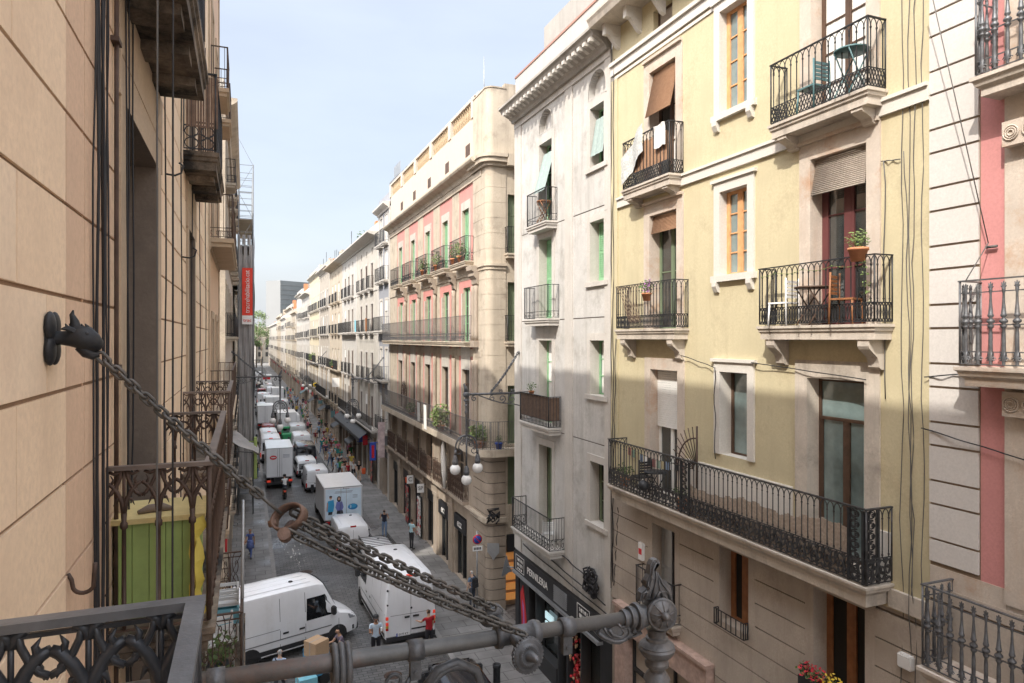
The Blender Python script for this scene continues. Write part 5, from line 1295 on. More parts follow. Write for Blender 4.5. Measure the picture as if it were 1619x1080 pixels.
for q in range(3): prism(bm, [(.25, 2.75 - q * .1), (.75, 2.75 - q * .1), (.75, 2.72 - q * .1), (.25, 2.72 - q * .1)], -.018, -.014, lambda a, b_, d: Vector((d, -a, b_)), 2)
local(bm, 'emblem', ['redsign', 'signwhite', 'adtext'], bt)
panel_van('white minibus with red tail lamps ahead of the left lane truck', 2.3, 69.5, 90, L=5.6, W=2.0, H=2.45, lit=True, rearglass=True, paint='vanwhite')
bx = box_truck('grey-white box truck well down the street', 4.7, 86, 90, L=6, W=2.1, bh=2.2, z0=.9)
panel_van('pale green-grey van far down the right kerb', 5.6, 81.5, 90, L=5, W=1.95, H=2.1, paint='vangrey')
box_truck('white box truck distant in the middle lane', 3.9, 108, 90, L=6, W=2.1, bh=2.3, z0=.9)
panel_van('white van with round dark badge far along the lane', 3.6, 122, 90, L=5, W=2, H=2.3, rearglass=True)
panel_van('dark car far along the left lane', 2.6, 101, 90, L=4.2, W=1.75, H=1.5, paint='vanblack', rearglass=True, sideglass=True, cat='car')
panel_van('silver car beyond the distant box truck', 4.2, 138, 90, L=4.2, W=1.75, H=1.5, paint='vangrey', rearglass=True, sideglass=True, cat='car')
bx = box_truck('white and red box truck at the far end of the street', 4.6, 168, 90, L=7, W=2.3, bh=2.6, z0=.9)
bm = bmesh.new(); rbox(bm, -.03, -.014, -.8, .8, 2.5, 3.0); local(bm, 'red_panel', 'redsign', bx)
panel_van('white van last in the line before the square', 4.0, 190, 90, L=5, W=2, H=2.2)
panel_van('dark glossy car at the bottom edge below the lamp arm', 6.35, 19.0, 90, L=4.0, W=1.72, H=1.42, paint='vanblack', rearglass=True, sideglass=True, cat='car', z=0)
rnd = random.Random(15)
for k, (x, y, kind, lab) in enumerate(((2.35, 77, 0, 'white van queuing ahead of the minibus in the left lane'), (2.6, 88, 1, 'red-brown car in the left lane by the beige house'), (5.75, 93, 0, 'white van parked by the taupe house'), (2.5, 95, 2, 'tall white box truck in the left lane by the taupe house'), (5.6, 99.5, 1, 'silver car parked at the end of the taupe house'), (2.6, 110, 0, 'white van in the left lane by the pale yellow house'), (5.6, 115, 0, 'grey van parked at the end of the pale yellow house'), (2.7, 119, 1, 'black car in the left lane by the grey stone house'), (5.4, 128, 2, 'white box truck parked by the grey stone house'), (2.9, 131, 0, 'white van in the left lane, half way to the square'), (4.9, 146, 0, 'white van in the middle of the far street'), (3.2, 152, 1, 'small red car in the far left lane'), (4.6, 158, 0, 'pale van just before the white and red truck'), (3.4, 178, 2, 'white box truck past the white and red truck'), (4.4, 205, 1, 'tiny dark car near the square'), (3.6, 215, 0, 'tiny white van near the square'))):
    if kind == 2: box_truck(lab, x, y, 90, L=6, W=2.05, bh=2.3, z0=.9, lit=k % 2 == 0)
    else: panel_van(lab, x, y, 90 + rnd.uniform(-1.5, 1.5), L=(4.9, 4.1)[kind], W=(1.95, 1.72)[kind], H=(2.15, 1.48)[kind], paint='vangrey' if 'silver' in lab or 'grey van' in lab else 'vanred' if 'red' in lab and kind == 1 else 'vanblack' if 'dark' in lab or 'black' in lab else 'vanwhite', rearglass=kind == 1, sideglass=kind == 1, cat=('van', 'car')[kind], lit=k % 3 == 0)
# green street-sweeping cart and the scooter
cart = empty('sweeper_cart', (4.4, 80, 0), radians(90), 'bright green street cleaning cart in the roadway', 'cart')
M['cartgreen'] = mat('bright_green_paint', (.03, .26, .10), .4)
bm = bmesh.new(); rbox(bm, 0, 1.6, -.55, .55, .35, 1.3); rbox(bm, 1.7, 2.6, -.55, .55, .35, 1.9); bmesh.ops.bevel(bm, geom=bm.edges[:], offset=.06, segments=2, affect='EDGES'); local(bm, 'body', 'cartgreen', cart)
bm = bmesh.new(); rbox(bm, 1.66, 1.7, -.4, .4, 1.2, 1.75); local(bm, 'rear_window', 'carglass', cart)
for xx in (.4, 2.2):
    for s in (1, -1): wheel(cart, xx, s * .5, .26)
def scooter(x, y, deg, label, paint):
    r = empty('motor_scooter', (x, y, 0), radians(deg), label, 'scooter')
    bm = bmesh.new()
    tube(bm, [(.2, 0, .45), (.5, 0, .34), (.95, 0, .32), (1.2, 0, .5), (1.3, 0, .95)], [.12, .15, .12, .1, .05], 8); tube(bm, [(0.05, 0, .62), (.35, 0, .6), (.6, 0, .5)], [.1, .15, .12], 8); local(bm, 'body', paint, r)
    bm = bmesh.new(); tube(bm, [(.02, 0, .76), (.3, 0, .80), (.65, 0, .75)], [.1, .13, .08], 8); local(bm, 'seat', 'trim', r)
    bm = bmesh.new(); tube(bm, [(1.22, -.34, 1.04), (1.28, 0, 1.0), (1.22, .34, 1.04)], .02, 6); tube(bm, [(1.28, 0, .95), (1.45, 0, .3)], .03, 6); local(bm, 'handlebar', 'trim', r)
    lamp(r, 0, -.06, .06, .6, .68, 'lamp_on')
    for xx in (.28, 1.42): wheel(r, xx, 0, .24, .11) if False else wheel(r, xx, 0, .25)
    return r
scooter(2.75, 53.4, 90, 'orange scooter waiting behind the left lane truck', 'wood')
scooter(1.9, 63.5, 90, 'dark scooter beside the left kerb past the truck', 'vanblack')
# ------------------------------------------------------------ street lamps on wall arms
def ring_pts(c, ax, r, n=14, tilt=0.):
    c = Vector(c); ax = Vector(ax).normalized(); a = ax.orthogonal().normalized(); b = ax.cross(a)
    return [c + (a * cos(2 * pi * k / n) + b * sin(2 * pi * k / n)) * r for k in range(n)]
def sk(base, sg, pl, y, up=1):
    """scroll polyline in the (along-arm, z) plane"""
    return [Vector((base[0] + sg * a, y, base[2] + b)) for a, b in pl]
def lamp_drop(root, x, y, z, m, near=False):
    """stem, open ring and three opal globes under the arm's end ball (z = ball centre)"""
    bm = bmesh.new(); T = Matrix.Translation((x, y, z))
    lathe(bm, [(.045, -1.5), (.045, -.75), (.07, -.70), (.07, -.64), (.045, -.60), (.05, -.50), (.045, -.45), (.062, -.44), (.08, -.405), (.062, -.37), (.046, -.355), (.052, -.335), (.07, -.325), (.072, -.305), (.06, -.29), (.058, -.28), (.088, -.262), (.108, -.232), (.110, -.218), (.100, -.205), (.104, -.200), (.085, -.182), (.066, -.172), (.066, -.155), (.054, -.15), (.054, -.12), (.07, -.1)], 20, mtx=T, smooth=False if near else True)
    finish(bm, 'stem', m, root, smooth=40)
    bm = bmesh.new(); zc = z - 1.95; r = .42
    tube(bm, [(x + r * cos(a), y, zc + r * sin(a)) for a in [-.35 + (pi + .7) * k / 20 for k in range(21)]], .035, 6)
    tube(bm, [(x + r * .72 * cos(a), y, zc + r * .72 * sin(a)) for a in [-.3 + (pi + .6) * k / 18 for k in range(19)]], .022, 5)
    for sg in (1, -1):
        for q in (spiral(.28, -.15, .03, .16, 0, 7, 12), spiral(.16, .12, .02, .12, 2, 9, 12), spiral(.05, .3, .02, .09, 1, 8, 10)): tube(bm, [(x + sg * a, y, zc + b) for a, b in q], .018, 5)
        tube(bm, [(x + sg * .42, y, zc - .1), (x + sg * .44, y, zc - .3)], .05, 8)
    tube(bm, [(x, y, zc + .42), (x, y, zc - .75)], .035, 6)
    finish(bm, 'scroll_ring', m, root)
    for dx, dz in ((-.44, -.3), (.44, -.3), (0, -.72)):
        bm = bmesh.new(); c = Vector((x + dx, y, zc + dz))
        lathe(bm, [(.05, .0), (.07, -.05), (.09, -.1), (.1, -.2), (.115, -.22), (.115, -.3), (.1, -.32), (.1, -.38)], 14, mtx=Matrix.Translation(c)); o = finish(bm, 'lamp_holder', m, root)
        bm = bmesh.new(); bmesh.ops.create_uvsphere(bm, u_segments=18, v_segments=12, radius=.2, matrix=Matrix.Translation(c + Vector((0, 0, -.53)))); finish(bm, 'globe', 'globe', o, smooth=180)
def chain_links(bm, p, q, n, L=.055, W=.026, r=.0105, sag=.0, twist=0.):
    """interlocked oval links from p to q"""
    p, q = Vector(p), Vector(q); d = (q - p)
    pos = lambda t: p + d * t + Vector((0, 0, -sag * 4 * t * (1 - t)))
    for i in range(n):
        a, b = pos(i / n), pos((i + 1) / n); c = (a + b) / 2; ax = (b - a).normalized(); hl = (b - a).length * .78
        s = ax.cross(Vector((0, 1, 0))).normalized() if abs(ax.y) < .95 else ax.orthogonal(); u = ax.cross(s).normalized()
        ang = (pi / 2) * (i % 2) + twist + .22 * sin(i * 1.7); w = s * cos(ang) + u * sin(ang)
        pts = []
        for k in range(14):
            t = 2 * pi * k / 14; cx = cos(t); lx = (1 if cx > 0 else -1) * (hl - W) + cx * W if abs(cx) > .15 else cx * (hl - W) / .15 * .6
            pts.append(c + ax * lx + w * W * sin(t))
        tube(bm, pts, r, 6, closed=True)
def wall_lamp(x0, xe, y, z, label, coarse=True):
    """far version: arm from wall x0 to end xe with stay chain, scrolls and three globes"""
    sg = 1 if xe > x0 else -1
    r = empty('street_lamp', (x0, y, z), 0, label, 'street lamp', 'three-globe lamps on wall arms')
    bm = bmesh.new(); tube(bm, [(x0, y, z), (xe, y, z)], .045, 6)
    A = abs(xe - x0)
    for pl in (spiral(.35, -.22, .03, .2, 0, 8, 12), spiral(.75, -.2, .03, .16, 3, 11, 12), spiral(1.15, -.17, .02, .13, 0, 8, 10), spiral(A - .3, -.16, .02, .12, 0, 8, 10), [(0, -.5), (.3, -.42), (.8, -.36), (1.3, -.2), (1.7, -.05)], spiral(.3, .1, .02, .09, 0, 7, 8), spiral(.8, .1, .02, .09, 0, 7, 8)): tube(bm, sk((x0, y, z), sg, pl, y), .024, 5)
    bmesh.ops.create_uvsphere(bm, u_segments=10, v_segments=8, radius=.13, matrix=Matrix.Translation((xe, y, z)))
    tube(bm, [(xe, y, z + .1), (xe + sg * .04, y, z + .25), (xe + sg * .1, y, z + .38), (xe + sg * .05, y, z + .42)], [.09, .07, .035, .02], 6)
    finish(bm, 'arm', 'iron_grey', r)
    bm = bmesh.new(); a = Vector((x0 + sg * .1, y, z + 1.55)); b = Vector((xe - sg * .95, y, z + .05))
    chain_links(bm, a, b, 26, W=.035, r=.018, sag=.09); tube(bm, [(x0, y, z + 1.58), a], .06, 6)
    finish(bm, 'stay_chain', 'iron_grey', r)
    lamp_drop(r, xe, y, z, 'iron_grey')
    return r
wall_lamp(9.9, 7.72, 24.45, 9.9, 'three-globe street lamp on an arm from the grey building, ham shop below')
wall_lamp(-.8, 2.05, 45.5, 9.6, 'three-globe lamp on left arm hanging above the box truck with red oval')
wall_lamp(9.9, 7.55, 52.3, 8.95, 'three-globe lamp in front of narrow blue-grey house')
wall_lamp(-.8, 1.9, 88, 9.4, 'small three-globe lamp far down the left side')
wall_lamp(9.9, 7.4, 92, 8.7, 'small three-globe lamp by the taupe house on the right')
# the near lamp arm
bk = empty('street_lamp', (-.8, 3.5, 10.4), 0, 'large grey cast-iron lamp arm with ball end and scrolls crossing the foreground', 'street lamp', 'three-globe lamps on wall arms')
AY = 3.5; PA = Vector((-.8, AY, 10.405)); PB = Vector((2.2, AY, 10.352))
ax = (PB - PA).normalized()
def along(x): return PA + (PB - PA) * ((x - PA.x) / (PB.x - PA.x))
TX = lambda x: Matrix.Translation(along(x)) @ Vector((0, 0, 1)).rotation_difference(ax).to_matrix().to_4x4()
bm = bmesh.new(); tube(bm, [PA, along(.5), along(1.2), PB], [.046, .044, .041, .037], 20); finish(bm, 'arm_pipe', 'iron_pipe', bk)
bm = bmesh.new()
for x in (.415, .447, .479): tube(bm, [along(x) + Vector((0, cos(t) * .075, sin(t) * .098 - .022)) for t in [2 * pi * k / 24 for k in range(24)]], .0175, 8, closed=True)
finish(bm, 'coil_clamp', 'iron_grey', bk)
for x, dn in ((.825, 1), (1.70, 1), (-.13, 0)):
    bm = bmesh.new(); lathe(bm, [(.044, -.04), (.054, -.04), (.054, .04), (.044, .04)], 20, mtx=TX(x)); p = along(x); box(bm, x - .028, x + .028, AY - .02, AY + .02, p.z - .15, p.z - .045)
    if dn: lathe(bm, [(.012, -.03), (.014, 0), (.012, .03)], 8, mtx=Matrix.Translation((x, AY, p.z - .11)) @ Matrix.Rotation(pi / 2, 4, 'X'))
    finish(bm, 'band_clamp', 'iron_grey', bk)
bm = bmesh.new()                                              # scrollwork under the pipe
z = 10.37
for pl, r in ((spiral(1.02, -.27, .03, .17, 1.2, -5.6, 22), .022), ([(.86, -.22), (.95, -.12), (1.05, -.095), (1.16, -.16), (1.2, -.28), (1.17, -.42)], .024), (spiral(.62, -.20, .012, .075, 0, 8.5, 18), .012), (spiral(.72, -.14, .01, .05, 3, 10, 16), .010), ([(.40, -.15), (.52, -.19), (.56, -.30), (.5, -.45)], .022), ([(.5, -.45), (.62, -.36), (.74, -.24), (.80, -.13)], .014), ([(.58, -.42), (.7, -.34), (.84, -.27), (.95, -.22)], .018), (spiral(.1, -.30, .03, .15, .5, 7.5, 20), .020), ([(-.1, -.10), (.12, -.13), (.26, -.22), (.30, -.36)], .022), (spiral(.36, -.22, .01, .07, 0, 8, 14), .011), (spiral(-.3, -.32, .04, .22, .5, 7.5, 20), .022), (spiral(1.0, -.30, .01, .07, 0, 7, 14), .010), (spiral(.48, -.3, .01, .06, 2, 9, 14), .010)):
    tube(bm, [Vector((a, AY, z + b)) for a, b in pl], r, 8)
for k in range(5): tube(bm, [(.64 + .03 * k, AY, z - .28), (.60 + .04 * k, AY - .01, z - .22 + .015 * k), (.56 + .07 * k, AY, z - .17)], [.016, .012, .003], 6)
finish(bm, 'scrollwork', 'iron_grey', bk)
# pulley block with toothed rosettes
bm = bmesh.new()
lathe(bm, [(.044, -.13), (.058, -.13), (.062, -.10), (.05, -.09), (.05, .07), (.062, .08), (.066, .10), (.058, .13), (.044, .13)], 22, mtx=TX(1.40))
tube(bm, [(1.385, AY - .17, 10.335), (1.32, AY + .17, 10.43)], .03, 10)
finish(bm, 'pulley_block', 'iron_grey', bk)
def rosette(c, n, r, parent, m='iron_grey'):
    n = Vector(n).normalized(); mt = Matrix.Translation(c) @ Vector((0, 0, 1)).rotation_difference(n).to_matrix().to_4x4(); bm = bmesh.new()
    lathe(bm, [(r * .55, -.05), (r * .9, -.03), (r * .98, 0), (r * .9, .012), (r * .72, .006), (r * .68, .018), (r * .4, .024), (r * .36, .014), (r * .3, .022), (r * .27, .05), (r * .18, .085), (.004, .1)], 28, mtx=mt)
    for k in range(30):
        a = 2 * pi * k / 30; tube(bm, [mt @ Vector((r * .92 * cos(a), r * .92 * sin(a), -.02)), mt @ Vector((r * .98 * cos(a), r * .98 * sin(a), .004))], r * .09, 6)
        tube(bm, [mt @ Vector((r * .46 * cos(a), r * .46 * sin(a), .024)), mt @ Vector((r * .62 * cos(a), r * .62 * sin(a), .020))], r * .028, 5)
    return finish(bm, 'rosette', m, parent)
rosette(Vector((1.385, AY - .19, 10.335)), (.15, -1, .12), .09, bk); rosette(Vector((1.30, AY + .16, 10.43)), (-.1, .95, .25), .07, bk)
# collars, ball with ribbed medallion, acanthus crest
bm = bmesh.new(); lathe(bm, [(.043, -.10), (.056, -.10), (.060, -.085), (.056, -.07), (.050, -.068), (.050, -.055), (.070, -.053), (.075, -.04), (.072, -.022), (.062, -.02), (.062, -.008), (.086, -.006), (.092, .008), (.088, .028), (.075, .03), (.075, .07)], 28, mtx=TX(2.15) @ Matrix.Scale(.88, 4)); finish(bm, 'collar', 'iron_grey', bk, smooth=28)
BC = Vector((2.30, AY, 10.365))
bm = bmesh.new(); bmesh.ops.create_uvsphere(bm, u_segments=28, v_segments=18, radius=.094, matrix=Matrix.Translation(BC)); finish(bm, 'ball', 'iron_grey', bk, smooth=180)
bm = bmesh.new(); nv = Vector((-.18, -1, .12)).normalized(); mt = Matrix.Translation(BC + nv * .07) @ Vector((0, 0, 1)).rotation_difference(nv).to_matrix().to_4x4() @ Matrix.Scale(.78, 4)
lathe(bm, [(.10, -.04), (.118, -.01), (.122, .015), (.112, .028), (.102, .02), (.098, .03), (.06, .052), (.032, .06), (.034, .075), (.026, .10), (.012, .112), (.002, .115)], 28, mtx=mt)
for k in range(9):
    a = 2 * pi * k / 9; tube(bm, [mt @ Vector((.03 * cos(a), .03 * sin(a), .061)), mt @ Vector((.07 * cos(a), .07 * sin(a), .050)), mt @ Vector((.10 * cos(a), .10 * sin(a), .026))], .004, 5)
finish(bm, 'medallion', 'iron_grey', bk)
def relief_leaf(name, outline, ridges, cx, cz, k, th):
    """cast leaf: bevelled solid outline with raised flowing ribs on both faces"""
    P = lambda q: ((q[0] - cx) * k, (cz - q[1]) * k)
    bm = bmesh.new(); poly = [P(q) for q in outline]
    prism(bm, poly, -th, th, lambda a, b, d: Vector((BC.x + a, AY + d, BC.z + b))); recalc(bm)
    bmesh.ops.bevel(bm, geom=[e for e in bm.edges if abs(e.verts[0].co.y - e.verts[1].co.y) < 1e-4], offset=.009, segments=2, affect='EDGES')
    for rd, r in ridges:
        n = len(rd)
        for sg in (1, -1): tube(bm, [Vector((BC.x + P(q)[0], AY + sg * (th + .004), BC.z + P(q)[1])) for q in rd], [r * (1 - .75 * i / (n - 1)) for i in range(n)], 7)
    return finish(bm, name, 'iron_grey', bk)
KZ = .00100
relief_leaf('acanthus_crest', [(775, 660), (785, 615), (822, 590), (818, 548), (842, 515), (848, 458), (864, 432), (893, 426), (914, 442), (913, 466), (893, 478), (886, 462), (880, 490), (905, 510), (925, 545), (962, 572), (992, 612), (1002, 680), (990, 760), (960, 700), (905, 660), (840, 665)],
    [([(800, 650), (835, 600), (850, 540), (860, 480), (880, 445), (900, 448)], .012), ([(850, 650), (870, 590), (882, 530), (876, 490)], .011), ([(925, 650), (905, 600), (895, 545)], .010), ([(985, 690), (965, 625), (925, 575), (900, 530)], .012), ([(825, 640), (812, 605), (785, 620)], .012), ([(880, 655), (905, 620), (950, 625), (975, 660)], .010), ([(845, 600), (822, 570), (826, 550)], .009), ([(862, 540), (845, 520)], .008), ([(995, 740), (975, 690), (940, 650)], .010)], 905, 745, KZ, .03)
relief_leaf('acanthus_bracket', [(478, 800), (520, 765), (570, 785), (620, 760), (660, 775), (700, 770), (760, 775), (795, 800), (785, 850), (740, 862), (700, 880), (640, 897), (580, 884), (520, 848)],
    [([(490, 800), (540, 840), (600, 870), (660, 872), (700, 840), (690, 805), (655, 800)], .013), ([(560, 790), (590, 830), (640, 850), (665, 830), (650, 810)], .010), ([(780, 800), (740, 800), (715, 830), (735, 850), (765, 835)], .011), ([(620, 765), (640, 790), (690, 790), (730, 775)], .010), ([(530, 775), (550, 815), (590, 850)], .009), ([(780, 845), (740, 858), (690, 868)], .009)], 905, 745, KZ, .026)
lamp_drop(bk, BC.x, AY, BC.z, 'iron_grey')
# dragon-head wall anchor
dg = empty('wall_anchor', (-.8, AY, 12), 0, 'dark iron dragon-head anchor with flower plate on the peach wall', 'wall anchor')
bm = bmesh.new(); W0 = Vector((-.795, AY, 12.0))
for k in range(4):
    a = pi / 4 + k * pi / 2; c = W0 + Vector((.012, .055 * cos(a), .075 * sin(a)))
    bmesh.ops.create_uvsphere(bm, u_segments=12, v_segments=8, radius=1, matrix=Matrix.Translation(c) @ Matrix.Diagonal((.022, .055, .065, 1)))
bmesh.ops.create_uvsphere(bm, u_segments=14, v_segments=8, radius=1, matrix=Matrix.Translation(W0) @ Matrix.Diagonal((.03, .07, .1, 1)))
finish(bm, 'flower_plate', 'iron', dg, smooth=180)
bm = bmesh.new(); q = lambda x, y, z: W0 + Vector((x, y, z))
tube(bm, [q(.0, 0, 0), q(.045, 0, .002), (q(.07, 0, .0)), q(.10, 0, .008), q(.135, 0, .0), q(.165, 0, -.02), q(.19, 0, -.035), q(.20, 0, -.04)], [.035, .030, .034, .05, .056, .045, .03, .012], 14)
tube(bm, [q(.12, 0, -.03), q(.145, 0, -.06), q(.17, 0, -.075), q(.19, 0, -.072)], [.03, .03, .022, .010], 10)
tube(bm, [q(.10, 0, .035), q(.095, 0, .075), q(.085, 0, .105), q(.09, 0, .125)], [.026, .018, .010, .003], 8)
for s in (1, -1):
    tube(bm, [q(.10, s * .03, .03), q(.075, s * .05, .045), q(.055, s * .055, .04)], [.016, .012, .003], 6)
    bmesh.ops.create_uvsphere(bm, u_segments=8, v_segments=6, radius=.011, matrix=Matrix.Translation(q(.148, s * .04, .02)))
for k in range(6): tube(bm, [q(.07 + .015 * k, 0, .045 + .004 * (k % 2)), q(.06 + .015 * k, 0, .065)], [.01, .002], 5)
finish(bm, 'dragon_head', 'iron', dg, smooth=50)
# chains: one strand to the rusty clamp, three strands on to the pulley
P0 = Vector((-.605, AY, 11.925)); P1 = Vector((.14, AY, 11.17)); P2 = Vector((.19, AY, 11.12)); P3 = Vector((1.34, AY, 10.45))
ch = empty('chain', P0, 0, 'single upper strand of heavy chain from the dragon anchor to the rusty clamp', 'chain')
bm = bmesh.new(); d = P1 - P0
chain_links(bm, P0, P0 + d * .90, 23, W=.0170, r=.0078, sag=.012); tube(bm, [P0 + d * .88, P1 + d * .03], .008, 8); finish(bm, 'chain_links', 'iron_chain', ch)
cp = empty('chain_clamp', P1, 0, 'rust-brown oval collar joining the chains', 'clamp')
bm = bmesh.new(); cc = (P1 + P2) / 2 + Vector((.035, 0, -.02)); dv = (P3 - P2).normalized(); v2 = Vector((0, 1, 0)); v3 = dv.cross(v2).normalized(); tn = Vector((.25, -.75, .45)).normalized()
mt = Matrix.Translation(cc) @ Vector((0, 0, 1)).rotation_difference(Vector((-.45, -.72, .50)).normalized()).to_matrix().to_4x4()
prof = [(.062, -.034), (.072, -.034), (.074, .0), (.072, .034), (.062, .034), (.060, 0)]
rings = [[bm.verts.new(mt @ Vector((r * 1.18 * cos(2 * pi * k / 26), r * .86 * sin(2 * pi * k / 26), z))) for k in range(26)] for r, z in prof]
for a, b in zip(rings, rings[1:] + rings[:1]):
    for k in range(26): f = bm.faces.new((a[k], a[(k + 1) % 26], b[(k + 1) % 26], b[k])); f.smooth = True
finish(bm, 'collar_ring', 'iron_clamp', cp)
bm = bmesh.new(); b0 = mt @ Vector((.085, -.02, -.02)); tube(bm, [cc + Vector((-.03, -.09, -.05)), cc + Vector((-.02, -.02, -.085)), cc + Vector((.02, .05, -.05))], [.03, .032, .03], 12); tube(bm, [mt @ Vector((-.1, .02, .0)), mt @ Vector((-.06, .01, 0))], .018, 8); finish(bm, 'bolt', 'iron_clamp', cp)
for k, (a, b, n, lab) in enumerate(((P2 + Vector((.03, .05, .02)), P3 + Vector((-.04, .10, .04)), 29, 'upper back strand of the lower chain, reaching the far pulley'), (P2 + Vector((.05, -.03, -.02)), P3 + Vector((.0, -.03, -.02)), 29, 'middle strand of the lower chain'), (P2 + Vector((.0, -.06, -.045)), P3 + Vector((.05, -.13, -.03)), 30, 'front lowest strand of the lower chain, hanging nearest the street'))):
    c = empty('chain', a, 0, lab, 'chain'); bm = bmesh.new(); chain_links(bm, a, b, n, W=.0165, r=.0076, sag=.012 + .006 * k, twist=.3 * k); finish(bm, 'chain_links', 'iron_chain', c)
# ------------------------------------------------------------ people: one skinned surface each, clothed by region
DEPS = None
def skin_mesh(verts, edges, sub=1):
    """verts: list of (co, radius); returns an evaluated mesh of one continuous skin"""
    me = bpy.data.meshes.new('body'); me.from_pydata([v[0] for v in verts], edges, []); ob = bpy.data.objects.new('body_tmp', me); COL.objects.link(ob)
    m = ob.modifiers.new('Skin', 'SKIN'); m.use_smooth_shade = True
    if sub: s = ob.modifiers.new('Sub', 'SUBSURF'); s.levels = sub; s.render_levels = sub
    for i, sv in enumerate(me.skin_vertices[0].data):
        r = verts[i][1]; sv.radius = (r, r) if not isinstance(r, tuple) else r; sv.use_root = i == 0
    dg_ = bpy.context.evaluated_depsgraph_get(); dg_.update()
    out = bpy.data.meshes.new_from_object(ob.evaluated_get(dg_)); bpy.data.objects.remove(ob); bpy.data.meshes.remove(me)
    return out
POSES = {
 # arm: (shoulder pitch fwd, outward, elbow bend), leg: (hip fwd, knee bend)
 'stand': dict(aL=(.05, .12, .25), aR=(.1, .12, .3), lL=(.03, .02), lR=(-.02, .02)),
 'walk': dict(aL=(.5, .1, .4), aR=(-.4, .12, .3), lL=(-.38, .35), lR=(.42, .12)),
 'walk2': dict(aL=(-.35, .12, .35), aR=(.45, .1, .45), lL=(.38, .1), lR=(-.34, .4)),
 'phone': dict(aL=(.35, .1, 1.75), aR=(.4, .1, 1.65), lL=(.05, .03), lR=(-.08, .03), nod=.35),
 'camera': dict(aL=(.75, .25, 2.1), aR=(.75, .25, 2.1), lL=(.08, .02), lR=(-.08, .02)),
 'reach': dict(aL=(.85, .1, .6), aR=(.15, .12, .3), lL=(.1, .05), lR=(-.1, .05)),
 'push': dict(aL=(.7, .12, .9), aR=(.7, .12, .9), lL=(.3, .15), lR=(-.3, .25), lean=.22),
 'carry': dict(aL=(.3, .12, 1.3), aR=(.05, .2, .2), lL=(.3, .12), lR=(-.28, .3)),
}
